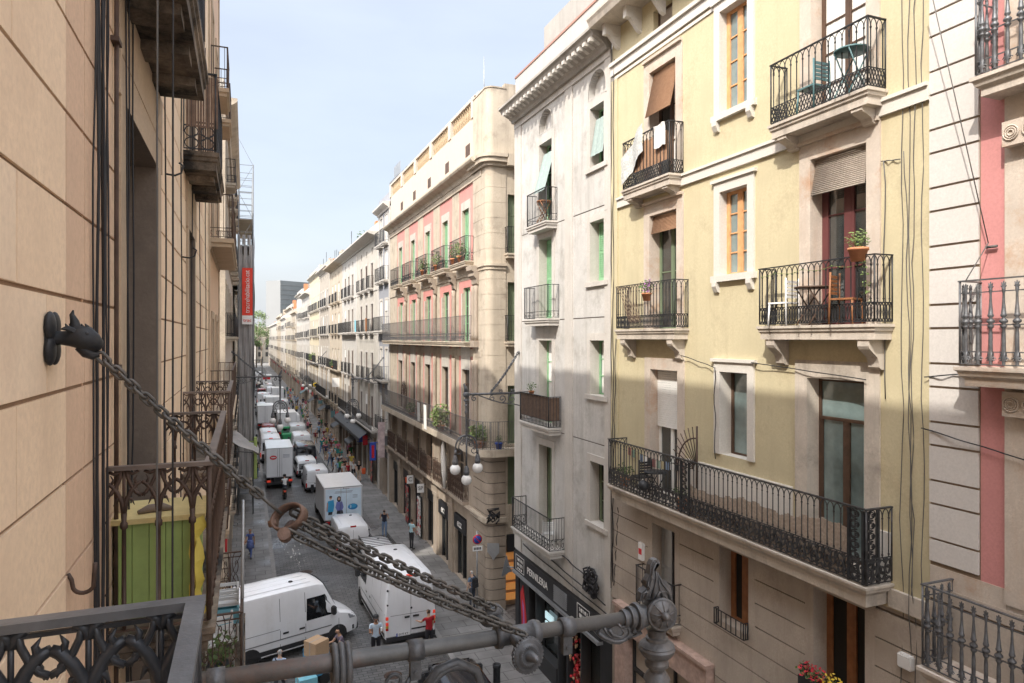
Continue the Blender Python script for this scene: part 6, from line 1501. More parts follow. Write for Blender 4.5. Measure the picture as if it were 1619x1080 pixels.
def body(pose, fem=False, fingers=False, girth=1.):
    P = POSES[pose]; V = []; E = []; reg = []
    def add(co, r, parent=None, rg='shirt'):
        V.append((Vector(co), r)); reg.append(rg)
        if parent is not None: E.append((parent, len(V) - 1))
        return len(V) - 1
    ln = P.get('lean', .03); nod = P.get('nod', .08)
    up = lambda h, y=0: (0, (h - .95) * sin(ln) + y, .95 + (h - .95) * cos(ln))
    g = girth; sw = (.165 if fem else .19)
    pel = add((0, 0, .95), (.155 * g, .115 * g), None, 'hip'); wst = add(up(1.12), (.135 * g, .105 * g), pel); che = add(up(1.30), (.155 * g, .112 * g), wst); ncb = add(up(1.44), (.085, .075), che)
    nk = add(up(1.515, .01), .05, ncb, 'skin'); hb = add(up(1.575, .02 + nod * .05), .068, nk, 'skin'); hd = add(up(1.66, .03 + nod * .09), (.082, .092), hb, 'head'); ht = add(up(1.725, .02 + nod * .08), .06, hd, 'head')
    J = dict(head=V[hd][0], nod=nod)
    for s, k in ((-1, 'aL'), (1, 'aR')):
        f, o, e = P[k]; sh = Vector(up(1.415)) + Vector((s * sw, 0, 0)); d1 = Vector((s * sin(o), sin(f) * cos(o), -cos(f) * cos(o))); el = sh + d1 * .285
        d2 = Vector((s * sin(o) * (.3 if e < 1 else -.9), sin(f + e) * .97, -cos(f + e))).normalized(); wr = el + d2 * .25
        i = add(sh, .062 * (.9 if fem else 1), che); i = add(sh + d1 * .14, .05, i, 'sleeve'); i = add(el, .041, i, 'fore'); i = add(el + d2 * .12, .038, i, 'fore'); i = add(wr, .027, i, 'skin')
        d3 = (d2 + Vector((0, .15, -.05))).normalized(); pm = wr + d3 * .055; ip = add(pm, (.034, .022), i, 'skin'); J['hand' + k[1]] = pm + d3 * .05
        if fingers:
            side = Vector((s, 0, 0)); side = (side - d3 * side.dot(d3)).normalized(); nrm = d3.cross(side)
            for q in range(4):
                b0 = pm + d3 * .035 + side * (-.024 + .016 * q); l = (.032, .038, .035, .028)[q]
                j = add(b0, .009, ip, 'skin'); j = add(b0 + d3 * l, .008, j, 'skin'); add(b0 + d3 * l * 1.6 + nrm * .02 * s, .007, j, 'skin')
            j = add(wr + d3 * .03 - side * .032, .010, ip, 'skin'); add(wr + d3 * .06 - side * .048, .008, j, 'skin')
        else: add(pm + d3 * .07, .018, ip, 'skin')
    for s, k in ((-1, 'lL'), (1, 'lR')):
        f, b = P[k]; h = Vector((s * .088, 0, .90)); d1 = Vector((s * .03, sin(f), -cos(f))).normalized(); kn = h + d1 * .42; d2 = Vector((0, sin(f - b), -cos(f - b))); an = kn + d2 * .41
        i = add(h, .098 * g, pel, 'hip'); i = add(h + d1 * .2, .082, i, 'leg'); i = add(kn, .058, i, 'leg'); i = add(kn + d2 * .15, .054, i, 'leg'); i = add(an, .04, i, 'shin'); J['foot' + k[1]] = an
        t = an + Vector((s * .02, .0, -.045)); i = add(t, .04, i, 'shoe'); add(t + Vector((s * .03, .15, -.01)), (.042, .028), i, 'shoe')
    me = skin_mesh(V, E, 1 if not fingers else 2)
    # clothe: nearest bone point decides
    mi = {'shirt': 0, 'sleeve': 0, 'hip': 1, 'leg': 1, 'shin': 1, 'shoe': 2, 'skin': 3, 'head': 3, 'fore': 3}
    segs = [(V[a][0], V[b][0], reg[b]) for a, b in E]
    for p in me.polygons:
        c = p.center; best = 9; rg = 'shirt'
        for a, b, r in segs:
            ab = b - a; t = max(0, min(1, (c - a).dot(ab) / max(1e-9, ab.length_squared))); d = (c - (a + ab * t)).length
            if d < best: best = d; rg = r
        p.material_index = mi[rg]; p.use_smooth = True
        hc = J['head']
        if rg in ('head', 'skin') and c.z > 1.5 and (c.z > hc.z + .045 or (c.y < hc.y - .02 and c.z > hc.z - .07)): p.material_index = 4
        if rg == 'hip' and c.z > 1.0: p.material_index = 0
    zmin = min(v.co.z for v in me.vertices)
    for v in me.vertices: v.co.z -= zmin
    J = {k: (v - Vector((0, 0, zmin)) if isinstance(v, Vector) else v) for k, v in J.items()}
    bm = bmesh.new(); bm.from_mesh(me); hc = J['head']                       # face: nose, eyes, mouth, ears
    def blob(c, sc_, m):
        n0 = len(bm.faces); bmesh.ops.create_uvsphere(bm, u_segments=8, v_segments=6, radius=1, matrix=Matrix.Translation(c) @ Matrix.Diagonal((*sc_, 1)))
        bm.faces.ensure_lookup_table()
        for f in bm.faces[n0:]: f.material_index = m; f.smooth = True
    fy = hc.y + .088
    blob((0, fy + .006, hc.z - .015), (.013, .02, .024), 3)
    for s in (1, -1): blob((s * .03, fy - .008, hc.z + .012), (.012, .008, .008), 5); blob((s * .084, hc.y - .01, hc.z - .005), (.012, .022, .03), 3)
    blob((0, fy - .006, hc.z - .055), (.024, .008, .007), 6)
    bm.to_mesh(me); bm.free()
    return me, J
BODY = {}
CM = {}
def cloth(c):
    k = tuple(c)
    if k not in CM: CM[k] = mat('cloth_%02d' % len(CM), c, .85, var=.12, vs_=14)
    return CM[k]
SKIN = [(.50, .30, .20), (.36, .20, .13), (.58, .38, .28), (.22, .12, .08)]
HAIR = [(.02, .015, .012), (.06, .035, .02), (.14, .09, .05), (.42, .41, .40)]
M['eye'] = mat('eye_dark', (.02, .02, .02), .3); M['lips'] = mat('lip_skin', (.38, .15, .13), .6)
def person(label, x, y, deg, pose='stand', top=(.5, .5, .5), bottom=(.04, .045, .06), shoe=(.03, .03, .03), skin=0, hair=0, h=1.72, fem=False, detail=False, z=.1, group=None, girth=1., bald=False, shorts=False, longs=False):
    key = (pose, fem, detail, girth)
    if key not in BODY: BODY[key] = body(*key)
    me, J = BODY[key]; me = me.copy()
    for c in (top, bottom, shoe, SKIN[skin], SKIN[skin] if bald else HAIR[hair]): me.materials.append(cloth(c))
    me.materials.append(M['eye']); me.materials.append(M['lips'])
    o = bpy.data.objects.new('person', me); COL.objects.link(o)
    o.location = (x, y, z); o.rotation_euler = (0, 0, radians(deg)); s = h / 1.79; o.scale = (s, s, s)
    if shorts or longs:
        for p in me.polygons:
            c = p.center
            if shorts and p.material_index == 1 and c.z < .52: p.material_index = 3
            if longs and p.material_index == 3 and c.z < 1.3 and c.z > .78 and abs(c.x) > .1: p.material_index = 0
    return tag(o, label, 'person', group)
def held(name, label, cat, bm, m, o, group=None, smooth=None):
    """a thing carried by a person: own top-level object, built in the person's local metres"""
    mt = Matrix.LocRotScale(o.location, o.rotation_euler, o.scale); bmesh.ops.transform(bm, matrix=mt, verts=bm.verts[:]); recalc(bm)
    q = finish(bm, name, m, None, smooth=smooth); return tag(q, label, cat, group)
def backpack(o, label, m):
    bm = bmesh.new(); box(bm, -.15, .15, -.28, -.10, 1.02, 1.46); bmesh.ops.bevel(bm, geom=bm.edges[:], offset=.05, segments=2, affect='EDGES'); box(bm, -.11, .11, -.31, -.27, 1.06, 1.24)
    for s in (1, -1): tube(bm, [(s * .11, -.11, 1.42), (s * .12, .02, 1.52), (s * .12, .13, 1.40), (s * .13, .10, 1.2), (s * .14, -.1, 1.08)], .018, 5)
    return held('backpack', label, 'backpack', bm, m, o)
# heading: 0 faces +y (up the street); 180 faces the camera
p = person('man in pale blue shirt and dark cap looking down at his phone', 4.5, 25.35, 172, 'phone', (.50, .60, .70), (.02, .02, .025), hair=0, skin=1, h=1.80, detail=True, z=0, girth=1.08)
bm = bmesh.new(); lathe(bm, [(.098, 1.70), (.10, 1.73), (.088, 1.79), (.05, 1.815), (.005, 1.82)], 14, mtx=Matrix.Translation((0, .06, 0))); box(bm, -.07, .07, .13, .23, 1.705, 1.718); held('cap', 'dark cap worn by the man in the pale blue shirt', 'cap', bm, 'trim', p)
bm = bmesh.new(); hl = BODY[('phone', False, True, 1.08)][1]['handL']; box(bm, hl.x - .03, hl.x + .04, hl.y - .02, hl.y + .05, hl.z, hl.z + .12); held('phone', 'white phone in the hand of the man in pale blue', 'phone', bm, 'whiteplastic', p)
p = person('balding man in dark red polo shirt holding the tall van door handle', 6.52, 25.35, 20, 'reach', (.33, .012, .02), (.025, .025, .03), hair=1, skin=0, h=1.72, detail=True, z=.0)
p = person('woman in patterned grey top with dark hair tied up by the blue cart', 3.25, 25.2, 115, 'push', (.16, .13, .17), (.05, .05, .06), hair=0, skin=0, h=1.64, fem=True, detail=True, z=0)
p = person('older man in light blue shirt with dark shoulder strap, back to camera', 1.05, 23.75, -20, 'walk', (.42, .52, .66), (.05, .05, .06), hair=3, skin=2, h=1.72, detail=True, z=.1)
bm = bmesh.new(); tube(bm, [(-.16, -.02, 1.46), (-.02, -.13, 1.30), (.12, -.12, 1.12), (.17, .0, 1.0)], .018, 5); held('bag_strap', 'dark strap across the back of the older man in light blue', 'strap', bm, 'trim', p)
p = person('grey-haired man in blue-grey shirt with black backpack beside the stone pier', 9.3, 28.6, 25, 'stand', (.13, .19, .28), (.06, .07, .09), hair=3, skin=2, h=1.72, detail=True); backpack(p, 'black backpack on the grey-haired man by the pier', 'trim')
p = person('person in navy top and jeans raising hands to the face on the right pavement', 7.75, 40.8, 165, 'camera', (.018, .022, .04), (.16, .24, .38), hair=1, skin=0, h=1.72, detail=True)
bm = bmesh.new(); c = BODY[('camera', False, True, 1.)][1]['head']; box(bm, -.07, .07, c.y + .11, c.y + .18, c.z - .04, c.z + .05); held('camera_body', 'small black camera held up by the person in navy', 'camera', bm, 'trim', p)
p = person('man in light blue t-shirt and dark trousers facing the souvenir shop', 8.75, 38.0, -60, 'stand', (.40, .60, .66), (.03, .03, .035), hair=0, skin=1, h=1.74, detail=True)
p = person('woman in blue patterned dress with brown bag on the left pavement', .25, 39.7, 165, 'walk2', (.10, .14, .34), (.10, .14, .34), hair=1, skin=1, h=1.66, fem=True, detail=True)
bm = bmesh.new(); lathe(bm, [(.15, 1.05), (.17, .95), (.20, .75), (.235, .58)], 14); held('dress_skirt', 'blue patterned skirt of the woman on the left pavement', 'dress', bm, 'bluedress', p) if M.setdefault('bluedress', mat('blue_patterned_cloth', (.12, .16, .36), .85, var=.6, vs_=16)) else 0
bm = bmesh.new(); box(bm, .20, .30, -.06, .16, .86, 1.04); bmesh.ops.bevel(bm, geom=bm.edges[:], offset=.03, segments=2, affect='EDGES'); tube(bm, [(.25, .1, 1.03), (.18, .0, 1.45), (.25, -.04, 1.03)], .01, 5); held('handbag', 'brown handbag of the woman in the blue dress', 'handbag', bm, 'terracotta', p)
p = person('rider in white t-shirt and dark helmet on the orange scooter', 2.75, 53.85, 0, 'push', (.70, .70, .69), (.05, .06, .08), hair=0, skin=0, h=1.7, z=.12)
bm = bmesh.new(); c = BODY[('push', False, False, 1.)][1]['head']; bmesh.ops.create_uvsphere(bm, u_segments=12, v_segments=8, radius=.125, matrix=Matrix.Translation((0, c.y, c.z + .03))); held('helmet', 'dark helmet of the scooter rider', 'helmet', bm, 'vanblack', p, smooth=180)
# the crowd on the right pavement, further and further away
rnd = random.Random(11)
TOPS = [('red', (.50, .03, .05)), ('white', (.68, .67, .65)), ('black', (.02, .02, .022)), ('pink', (.62, .16, .24)), ('navy', (.03, .04, .10)), ('grey', (.25, .25, .26)), ('teal', (.04, .25, .24)), ('beige', (.46, .38, .28)), ('sky blue', (.28, .44, .60)), ('green', (.06, .26, .10)), ('maroon', (.20, .02, .03)), ('yellow', (.60, .45, .08))]
BOTS = [('dark trousers', (.03, .03, .04), 0), ('blue jeans', (.10, .16, .28), 0), ('beige shorts', (.42, .34, .24), 1), ('white trousers', (.6, .58, .55), 0), ('black shorts', (.025, .025, .03), 1)]
combos = [(t, b) for t in TOPS for b in BOTS]; rnd.shuffle(combos)
first = [(1, 2), (0, 0), (1, 4), (2, 2)]
spots = [(7.55, 57.6), (8.0, 58.2), (8.55, 58.8), (8.8, 57.4)] + [(rnd.uniform(7.3, 9.5), 59.5 + 16 * (k / 34) + rnd.uniform(-.6, .6)) for k in range(34)] + [(rnd.uniform(7.2, 9.5), 76 + 80 * (k / 50) ** 1.2 + rnd.uniform(-1, 1)) for k in range(50)]
used_labels = set()
for k, (x, y) in enumerate(spots):
    where = 'at the front of the crowd' if k < 4 else 'beside the first cream house' if y < 66 else 'beside the second cream house' if y < 76.5 else 'beside the beige house' if y < 88 else 'beside the taupe house' if y < 101 else 'in the farthest crowd'
    while True:
        (tn_, tc_), (bn_, bc_, sh_) = (TOPS[first[k][0]], BOTS[first[k][1]]) if k < 4 else (rnd.choice(TOPS), rnd.choice(BOTS))
        toward = rnd.random() < .6 or k < 4
        lab = 'walker in %s top, %s, %s %s' % (tn_, bn_, 'coming this way' if toward else 'going away', where)
        if lab not in used_labels: used_labels.add(lab); break
    person(lab, x, y, (180 if toward else 0) + rnd.uniform(-25, 25), rnd.choice(('walk', 'walk2', 'walk', 'stand', 'carry')), tuple(c * rnd.uniform(.6, .85) for c in tc_) if False else tuple(c * .72 for c in tc_), bc_, skin=rnd.randrange(4), hair=rnd.randrange(3), h=rnd.uniform(1.58, 1.82), fem=rnd.random() < .45, shorts=bool(sh_), group='people walking along the right pavement')
for k, (x, y, t, b) in enumerate(((.9, 62, 2, 1), (.3, 66, 10, 0), (1.0, 74, 1, 1), (.4, 83, 0, 0))):
    person('person in %s top and %s on the left pavement past the truck' % (TOPS[t][0], BOTS[b][0]), x, y, 180 * (k % 2), 'walk', TOPS[t][1], BOTS[b][1], skin=k % 4, hair=k % 3, shorts=bool(BOTS[b][2]))
bm = bmesh.new(); box(bm, 9.0, 9.3, 57.1, 57.35, .75, 1.25); bmesh.ops.bevel(bm, geom=bm.edges[:], offset=.05, segments=2, affect='EDGES'); tag(finish(bm, 'shopping_bag', 'terracotta_red') if M.setdefault('terracotta_red', mat('orange_red_bag', (.6, .10, .03), .7)) else None, 'orange-red bag carried at the front of the crowd', 'bag')
# ------------------------------------------------------------ small things
def one(name, label, cat, bm, m, group=None, smooth=None, rc=True):
    if rc: recalc(bm)
    return tag(finish(bm, name, m, None, smooth=smooth), label, cat, group)
rnd = random.Random(21)
def wav(p, q, n, amp, seed):
    r = random.Random(seed); p, q = Vector(p), Vector(q); ph = r.random() * 6
    return [p + (q - p) * i / n + Vector((amp * .25 * sin(ph + i), amp * sin(ph + i * 1.3) + r.uniform(-amp, amp) * .5, 0)) for i in range(n + 1)]
# cables on the near left wall
bm = bmesh.new()
for k, (s, r, o) in enumerate(((4.34, .005, .02), (4.41, .008, .025), (4.455, .007, .02), (4.50, .008, .04), (4.56, .006, .03), (4.61, .008, .02), (4.66, .005, .03), (4.76, .006, .02))): tube(bm, wav((-.8 + o, s, 7), (-.8 + o, s + .03, 18), 26, .028, k), r, 6)
one('cable_bundle', 'thick bundle of black cables running up the peach wall', 'cables', bm, 'cable')
bm = bmesh.new(); tube(bm, [(-.775, 5.02, 9), (-.775, 5.05, 17)], .014, 8)
for z in (9.5, 11.8, 13.9): box(bm, -.8, -.75, 4.97, 5.09, z, z + .03)
one('wall_pipe', 'thin rusty brown pipe beside the cable bundle', 'pipe', bm, 'iron_rust')
bm = bmesh.new()
for k, (s, t) in enumerate(((5.28, 5.34), (5.42, 5.62), (5.30, 5.2))): tube(bm, wav((-.745, s, 8), (-.745, t, 18), 18, .035, 30 + k), .006, 5)
one('loose_cable', 'loose black cables hanging over the stone door jamb', 'cables', bm, 'cable')
for k, (x, y, lab) in enumerate(((-.42, 3.86, 'thin grey cable hanging free nearest the wall in front of the balconies'), (-.36, 3.99, 'thin dark blue cable hanging free, outer of the two'))):
    bm = bmesh.new(); tube(bm, wav((x, y, 8), (x + .01, y + .02, 18), 16, .004, 50 + k), .005, 6); one('hanging_cable', lab, 'cable', bm, 'cablegrey' if k == 0 else 'cable')
bm = bmesh.new()
for k in range(5): tube(bm, wav((-.76, 7.75 + k * 1.9, 9.5), (-.76, 7.8 + k * 1.9, 18), 14, .03, 60 + k), .008, 5)
one('wall_cables', 'vertical cables further along the peach wall past the door', 'cables', bm, 'cable')
bm = bmesh.new(); tube(bm, [(-.80, 3.86, 10.86), (-.785, 3.86, 10.83)] + [(-.735 - .045 * cos(pi * k / 10), 3.86, 10.80 - .04 * sin(pi * k / 10)) for k in range(1, 10)] + [(-.69, 3.86, 10.84), (-.685, 3.86, 10.9)], .010, 8); one('wall_hook', 'rusty U-shaped iron hook in the peach wall', 'hook', bm, 'iron_rust')
for y, z, lab in ((8.1, 13.75, 'small S-hook on the wall right of the door lintel'), (10.2, 13.1, 'iron hook with dangling wire beneath the second upper balcony')):
    bm = bmesh.new(); tube(bm, [(-.79, y, z), (-.7, y, z - .01), (-.64, y, z + .02), (-.62, y, z + .1), (-.66, y, z + .13)], .011, 6); one('wall_hook', lab, 'hook', bm, 'iron')
# green cabinet on the next balcony with yellow sheet
cb = empty('cabinet', (-.5, 5.3, 10.14), 0, 'lime green wooden cabinet with yellow top on the rusty balcony', 'cabinet')
bm = bmesh.new()
for k in range(5): box(bm, -.78 + .098 * k, -.686 + .098 * k, 5.02, 5.06, 10.16, 10.80)
box(bm, -.78, -.29, 5.06, 5.5, 10.16, 10.80); finish(bm, 'cabinet_body', 'lime', cb)
bm = bmesh.new(); box(bm, -.81, -.25, 4.98, 5.55, 10.802, 10.835); finish(bm, 'cabinet_top', 'paleyellow_board', cb)
bm = bmesh.new(); n = 10
for j in range(n):
    f = lambda j: Vector((-.335 + .012 * sin(j * 1.7), 4.93 + .01 * sin(j), 10.80 - .07 * j)); w = lambda j: .02 + .02 * sin(j * 2.3)
    quad(bm, f(j), f(j) + Vector((.055 + w(j), .02, .03)), f(j + 1) + Vector((.055 + w(j + 1), .02, .03)), f(j + 1)); quad(bm, f(j) + Vector((.03, -.08 + .02 * sin(j * 3), -.05)), f(j) + Vector((.02, .0, -.05)), f(j + 1) + Vector((.02, .0, -.05)), f(j + 1) + Vector((.03, -.07 + .03 * sin(j * 2), -.05)))
one('plastic_sheet', 'torn yellow plastic sheet draped from the green cabinet', 'sheet', bm, 'yellowpl', rc=False)
bm = bmesh.new(); tube(bm, [(-.66, 5.1, 10.85), (-.6, 5.14, 10.86), (-.52, 5.16, 10.86), (-.46, 5.15, 10.85)], [.012, .03, .03, .012], 8); one('old_shoe', 'grey lump of cloth lying on the cabinet top', 'cloth', bm, 'jamb')
# things on the lower left balconies
def chair(x, y, z, deg, label, m='whiteplastic'):
    r = empty('chair', (x, y, z), radians(deg), label, 'chair')
    bm = bmesh.new(); box(bm, -.2, .2, -.2, .2, .42, .45); local(bm, 'seat', m, r)
    bm = bmesh.new()
    for k in range(5): box(bm, -.19, .19, .18, .2, .52 + .07 * k, .57 + .07 * k)
    local(bm, 'backrest', m, r)
    for sx in (1, -1):
        for sy in (1, -1):
            bm = bmesh.new(); tube(bm, [(sx * .2, sy * .2, 0), (sx * .18, sy * .18, .44 if sy < 0 else .9)], .018, 5); local(bm, 'leg', m, r)
    return r
def table(x, y, z, label, m, r0=.3, h=.7):
    r = empty('table', (x, y, z), 0, label, 'table')
    bm = bmesh.new(); lathe(bm, [(.02, h - .03), (r0, h - .03), (r0, h), (.02, h)], 20); local(bm, 'tabletop', m, r)
    for k in range(2):
        for s in (1, -1):
            bm = bmesh.new(); tube(bm, [(-s * r0 * .8, (k - .5) * .3, 0), (s * r0 * .8, (k - .5) * .3, h - .03)], .013, 5); local(bm, 'leg', m, r)
    return r
def pot(x, y, z, r0, h, label, leafm='leaf', n=160, spread=.3, pm='terracotta', flower=None, fn=30, cat='potted plant', tall=1.):
    r = empty('potted_plant', (x, y, z), 0, label, cat)
    bm = bmesh.new(); lathe(bm, [(r0 * .72, 0), (r0 * .98, h * .8), (r0 * 1.1, h * .8), (r0 * 1.1, h), (r0 * .9, h)], 16); local(bm, 'pot', pm, r)
    bm = bmesh.new(); rr = random.Random(int(abs(x * 97 + y * 31 + z * 7)))
    leafcloud(bm, (0, 0, h + spread * .65 * tall), spread, n, spread * .17, 0, rr, tall)
    for k in range(6): a = k * 1.05; tube(bm, [(0, 0, h * .8), (spread * .6 * cos(a), spread * .6 * sin(a), h + spread * .9 * tall)], .006, 4, 0)
    local(bm, 'foliage', leafm, r)
    if flower:
        bm = bmesh.new(); leafcloud(bm, (0, 0, h + spread * .8), spread * .95, fn, spread * .16, 0, rr, tall); local(bm, 'blossoms', flower, r)
    return r
chair(-.42, 11.3, 6.98, 200, 'white slatted chair on the lower left balcony')
pot(-.35, 10.75, 6.98, .16, .3, 'dark potted plant next to the white chair', pm='iron', n=80)
for k in range(3):
    bm = bmesh.new(); a, b_, z = -.75, -.1, 6.98 + .30 * k
    for q in (0, .1, .2): box(bm, a, b_, 12.2, 12.22, z + q, z + q + .05); box(bm, a, b_, 12.6, 12.62, z + q, z + q + .05)
    for x in (a, b_ - .03): box(bm, x, x + .03, 12.22, 12.6, z, z + .26)
    box(bm, a + .03, b_ - .03, 12.22, 12.6, z, z + .02)
    one('crate', ('pale crate lowest of the stack behind the white chair', 'blue crate in the middle of the stack behind the white chair', 'white crate topmost of the stack behind the white chair')[k], 'crate', bm, ('whiteplastic', 'ltblue', 'whiteplastic')[k], 'crates stacked on the lower left balcony')
bm = bmesh.new(); tube(bm, [(-.045, 10.9, 6.98), (-.03, 10.9, 9.6)], .022, 8); one('metal_post', 'grey upright post on the outer corner of the lower left balcony', 'post', bm, 'metalgrey')
aw = empty('awning', (-.4, 31, 5), 0, 'crumpled grey canvas awning above the left pavement', 'awning')
bm = bmesh.new()
for i in range(8):
    for j in range(5):
        P = lambda i, j: Vector((-.75 + .26 * j + .04 * sin(i * 2.1), 31 + .4 * i, 7.9 - .18 * j - .1 * sin(i * 1.4 + j) * (j > 0)))
        quad(bm, P(i, j), P(i + 1, j), P(i + 1, j + 1), P(i, j + 1))
finish(bm, 'canvas', 'net', aw); bm = bmesh.new()
for y in (31, 34.2): tube(bm, [(-.8, y, 7.3), (.3, y, 7.15)], .02, 5)
finish(bm, 'awning_frame', 'iron', aw)
bm = bmesh.new(); box(bm, .36, .50, 33.2, 33.4, 5.6, 7.5); bmesh.ops.bevel(bm, geom=bm.edges[:], offset=.02, segments=1, affect='EDGES'); tube(bm, [(-.8, 33.3, 7.3), (.4, 33.3, 7.3)], .025, 5); one('hanging_sign', 'narrow yellow-green vertical sign hung under the grey awning', 'sign', bm, 'lime')
# balcony life on the right
table(9.62, 9.55, 12.24, 'dark folding bistro table between chairs on the middle balcony', 'brownwood', .34); chair(9.62, 10.3, 12.24, 190, 'white folding chair at the left of the bistro table'); chair(9.62, 8.85, 12.24, 20, 'brown folding chair to the right of the bistro table', 'wood')
table(9.64, 8.75, 16.12, 'round teal table on the upper yellow balcony', 'teal', .28, .8); chair(9.66, 9.6, 16.12, 180, 'teal folding chair left on the upper yellow balcony', 'teal')
pt = pot(9.46, 8.45, 13.28, .15, .22, 'terracotta pot with trailing light green succulent on the rail corner', 'leaf2', 190, .2)
bm = bmesh.new(); rr = random.Random(4)
tube(bm, [(9.44, 8.3 + .17 * k, 13.26 - .06 * abs(sin(k * .8))) for k in range(15)], .004, 4)
for k in range(5): leafcloud(bm, (9.5 + .02 * k, 8.4 - .02 * k, 13.2 - .15 * k), .07, 14, .03, 0, rr)
for k in range(15):
    s = 8.3 + .17 * k; bmesh.ops.create_uvsphere(bm, u_segments=6, v_segments=4, radius=.014, matrix=Matrix.Translation((9.44, s, 13.26 - .06 * abs(sin(k * .8)))))
one('light_string', 'string of tiny pale bulbs and trailing stems along the middle balcony rail', 'string lights', bm, 'leaf2')
pot(9.46, 14.85, 12.95, .12, .2, 'pink and purple flowers hung on the rail of the small yellow balcony', 'leaf', 150, .22, flower='flower_p', fn=60)
bm = bmesh.new()
for k in range(12): a = k * .6; tube(bm, [(9.5, 15.2 + .05 * k, 12.4), (9.45, 15.3 + .07 * k, 12.9 + .02 * k), (9.42, 15.2 + .1 * k, 13.4)], .006, 4)
one('dry_climber', 'bare climbing stems woven through the small balcony railing', 'climber', bm, 'reed')
bm = bmesh.new()                                              # laundry
for i in range(7):
    for j in range(6):
        P = lambda i, j: Vector((9.43 - .05 * sin(i * 1.2), 15.0 + .14 * i + .02 * sin(j * 2), 17.5 - .12 * j - .10 * i + .02 * sin(i * 3 + j)))
        quad(bm, P(i, j), P(i + 1, j), P(i + 1, j + 1), P(i, j + 1))
one('laundry', 'striped grey cloth hung out slanting from the top balcony', 'laundry', bm, 'stripecloth', rc=False) if M.setdefault('stripecloth', mat('grey_striped_cloth', (.46, .47, .46), .85, var=.5, vs_=22)) else 0
bm = bmesh.new()
for i in range(5):
    for j in range(5):
        P = lambda i, j: Vector((9.42 - .015 * sin(i * 2) + (.02 if j else 0), 14.0 + .10 * i, 17.24 - .11 * j + .02 * sin(i * 1.4)))
        quad(bm, P(i, j), P(i + 1, j), P(i + 1, j + 1), P(i, j + 1))
one('towel', 'white towel over the right end of the top balcony railing', 'towel', bm, 'whitecloth', rc=False)
bm = bmesh.new()
for k in range(40): s = 14.0 + k * .05; wall_box(bm, RIGHT, s, s + .045, .37, .38, 16.35, 17.05 + rnd.uniform(-.03, .03))
one('reed_screen', 'brown reed screen inside the top yellow balcony railing', 'screen', bm, 'bamboo')
bm = bmesh.new(); n = 60                                        # reed mat rolled inside the long balcony
for k in range(n):
    s = 8.6 + (13.0 - 8.6) * k / n; h = .80 - .2 * (k / n) + .05 * sin(k * .23) + .02 * sin(k * 1.1) + .03 * rnd.random(); wall_box(bm, RIGHT, s, s + .068, .48, .50, 8.0, 8.0 + h)
M['mat_reed'] = mat('tan_heather_screen', (.42, .345, .28), .95, var=.4, vs_=18, bump=.4)
one('heather_screen', 'tan heather privacy screen inside the long ironwork balcony', 'screen', bm, 'mat_reed')
bm = bmesh.new(); C = RIGHT.p(13.55, .3, 9.12)                 # fan-shaped divider
for k in range(10):
    a = pi / 2 * k / 9; tube(bm, [RIGHT.p(12.95 + .15 * cos(a), .32, 9.0 + .15 * sin(a)), RIGHT.p(12.95 + .98 * cos(a), .32, 9.0 + .98 * sin(a))], .012, 5)
for r in (.16, .72): tube(bm, [RIGHT.p(12.95 + r * cos(pi / 2 * k / 12), .32, 9.0 + r * sin(pi / 2 * k / 12)) for k in range(13)], .02, 5)
tube(bm, [RIGHT.p(12.95, .32, 8.0), RIGHT.p(12.95, .32, 10.0)], .025, 5); one('fan_grille', 'rusty fan-shaped spiked grille dividing the long balcony', 'grille', bm, 'iron_rust')
bm = bmesh.new(); cols = ['flag_r', 'flag_g', 'flag_y', 'flag_b', 'whitecloth', 'iron']
for k in range(13):
    s = 16.2 - .2 * k; z = 9.0 - .12 * sin(pi * k / 12); wall_box(bm, RIGHT, s, s + .14, .08, .085, z - .2, z, k % 6)
tube(bm, [RIGHT.p(16.3, .08, 9.0)] + [RIGHT.p(16.2 - .2 * k, .08, 9.0 - .12 * sin(pi * k / 12)) for k in range(13)], .005, 4, 5)
one('prayer_flags', 'string of small coloured flags on the far end of the long balcony', 'flags', bm, cols)
table(9.55, 14.6, 7.98, 'small dark table on the far end of the long balcony', 'iron', .28, .7); chair(9.6, 15.3, 7.98, 180, 'dark metal chair near the coloured flags', 'iron')
pot(9.62, 16.2, 7.98, .14, .22, 'green trailing plant at the far corner of the long balcony', 'leaf', 120, .25)
pot(9.55, 13.5, 7.98, .14, .24, 'small potted shrub by the fan grille', 'leaf', 120, .22)
bm = bmesh.new(); bmesh.ops.create_uvsphere(bm, u_segments=12, v_segments=8, radius=.13, matrix=Matrix.Translation(RIGHT.p(14.55, .72, 8.36))); one('ball_lantern', 'dark round lantern hooked outside the long balcony', 'lantern', bm, 'iron', smooth=180)
fb = empty('flower_box', RIGHT.p(9.2, .35, 5.6), 0, 'window box of red and yellow flowers at the bottom right window', 'flower box')
bm = bmesh.new(); wall_box(bm, RIGHT, 8.5, 9.9, .12, .32, 5.55, 5.75); finish(bm, 'planter', 'trim', fb)
for m, cs, nm in (('leaf', (8.6, 8.9, 9.2, 9.5, 9.8), 'foliage'), ('flower_r', (9.75, 9.5, 8.7), 'red_blossoms'), ('flower_y', (9.2, 9.05), 'yellow_blossoms'), ('flower_pk', (8.75, 8.55), 'pink_blossoms')):
    M.setdefault('flower_pk', mat('deep_pink_petals', (.6, .06, .16), .6)); bm = bmesh.new(); rr = random.Random(len(cs) + len(m))
    for s in cs: leafcloud(bm, RIGHT.p(s, .24, 5.86 + (.04 if m != 'leaf' else 0)), .19, 75 if m == 'leaf' else 55, .035, 0, rr)
    finish(bm, nm, m, fb)
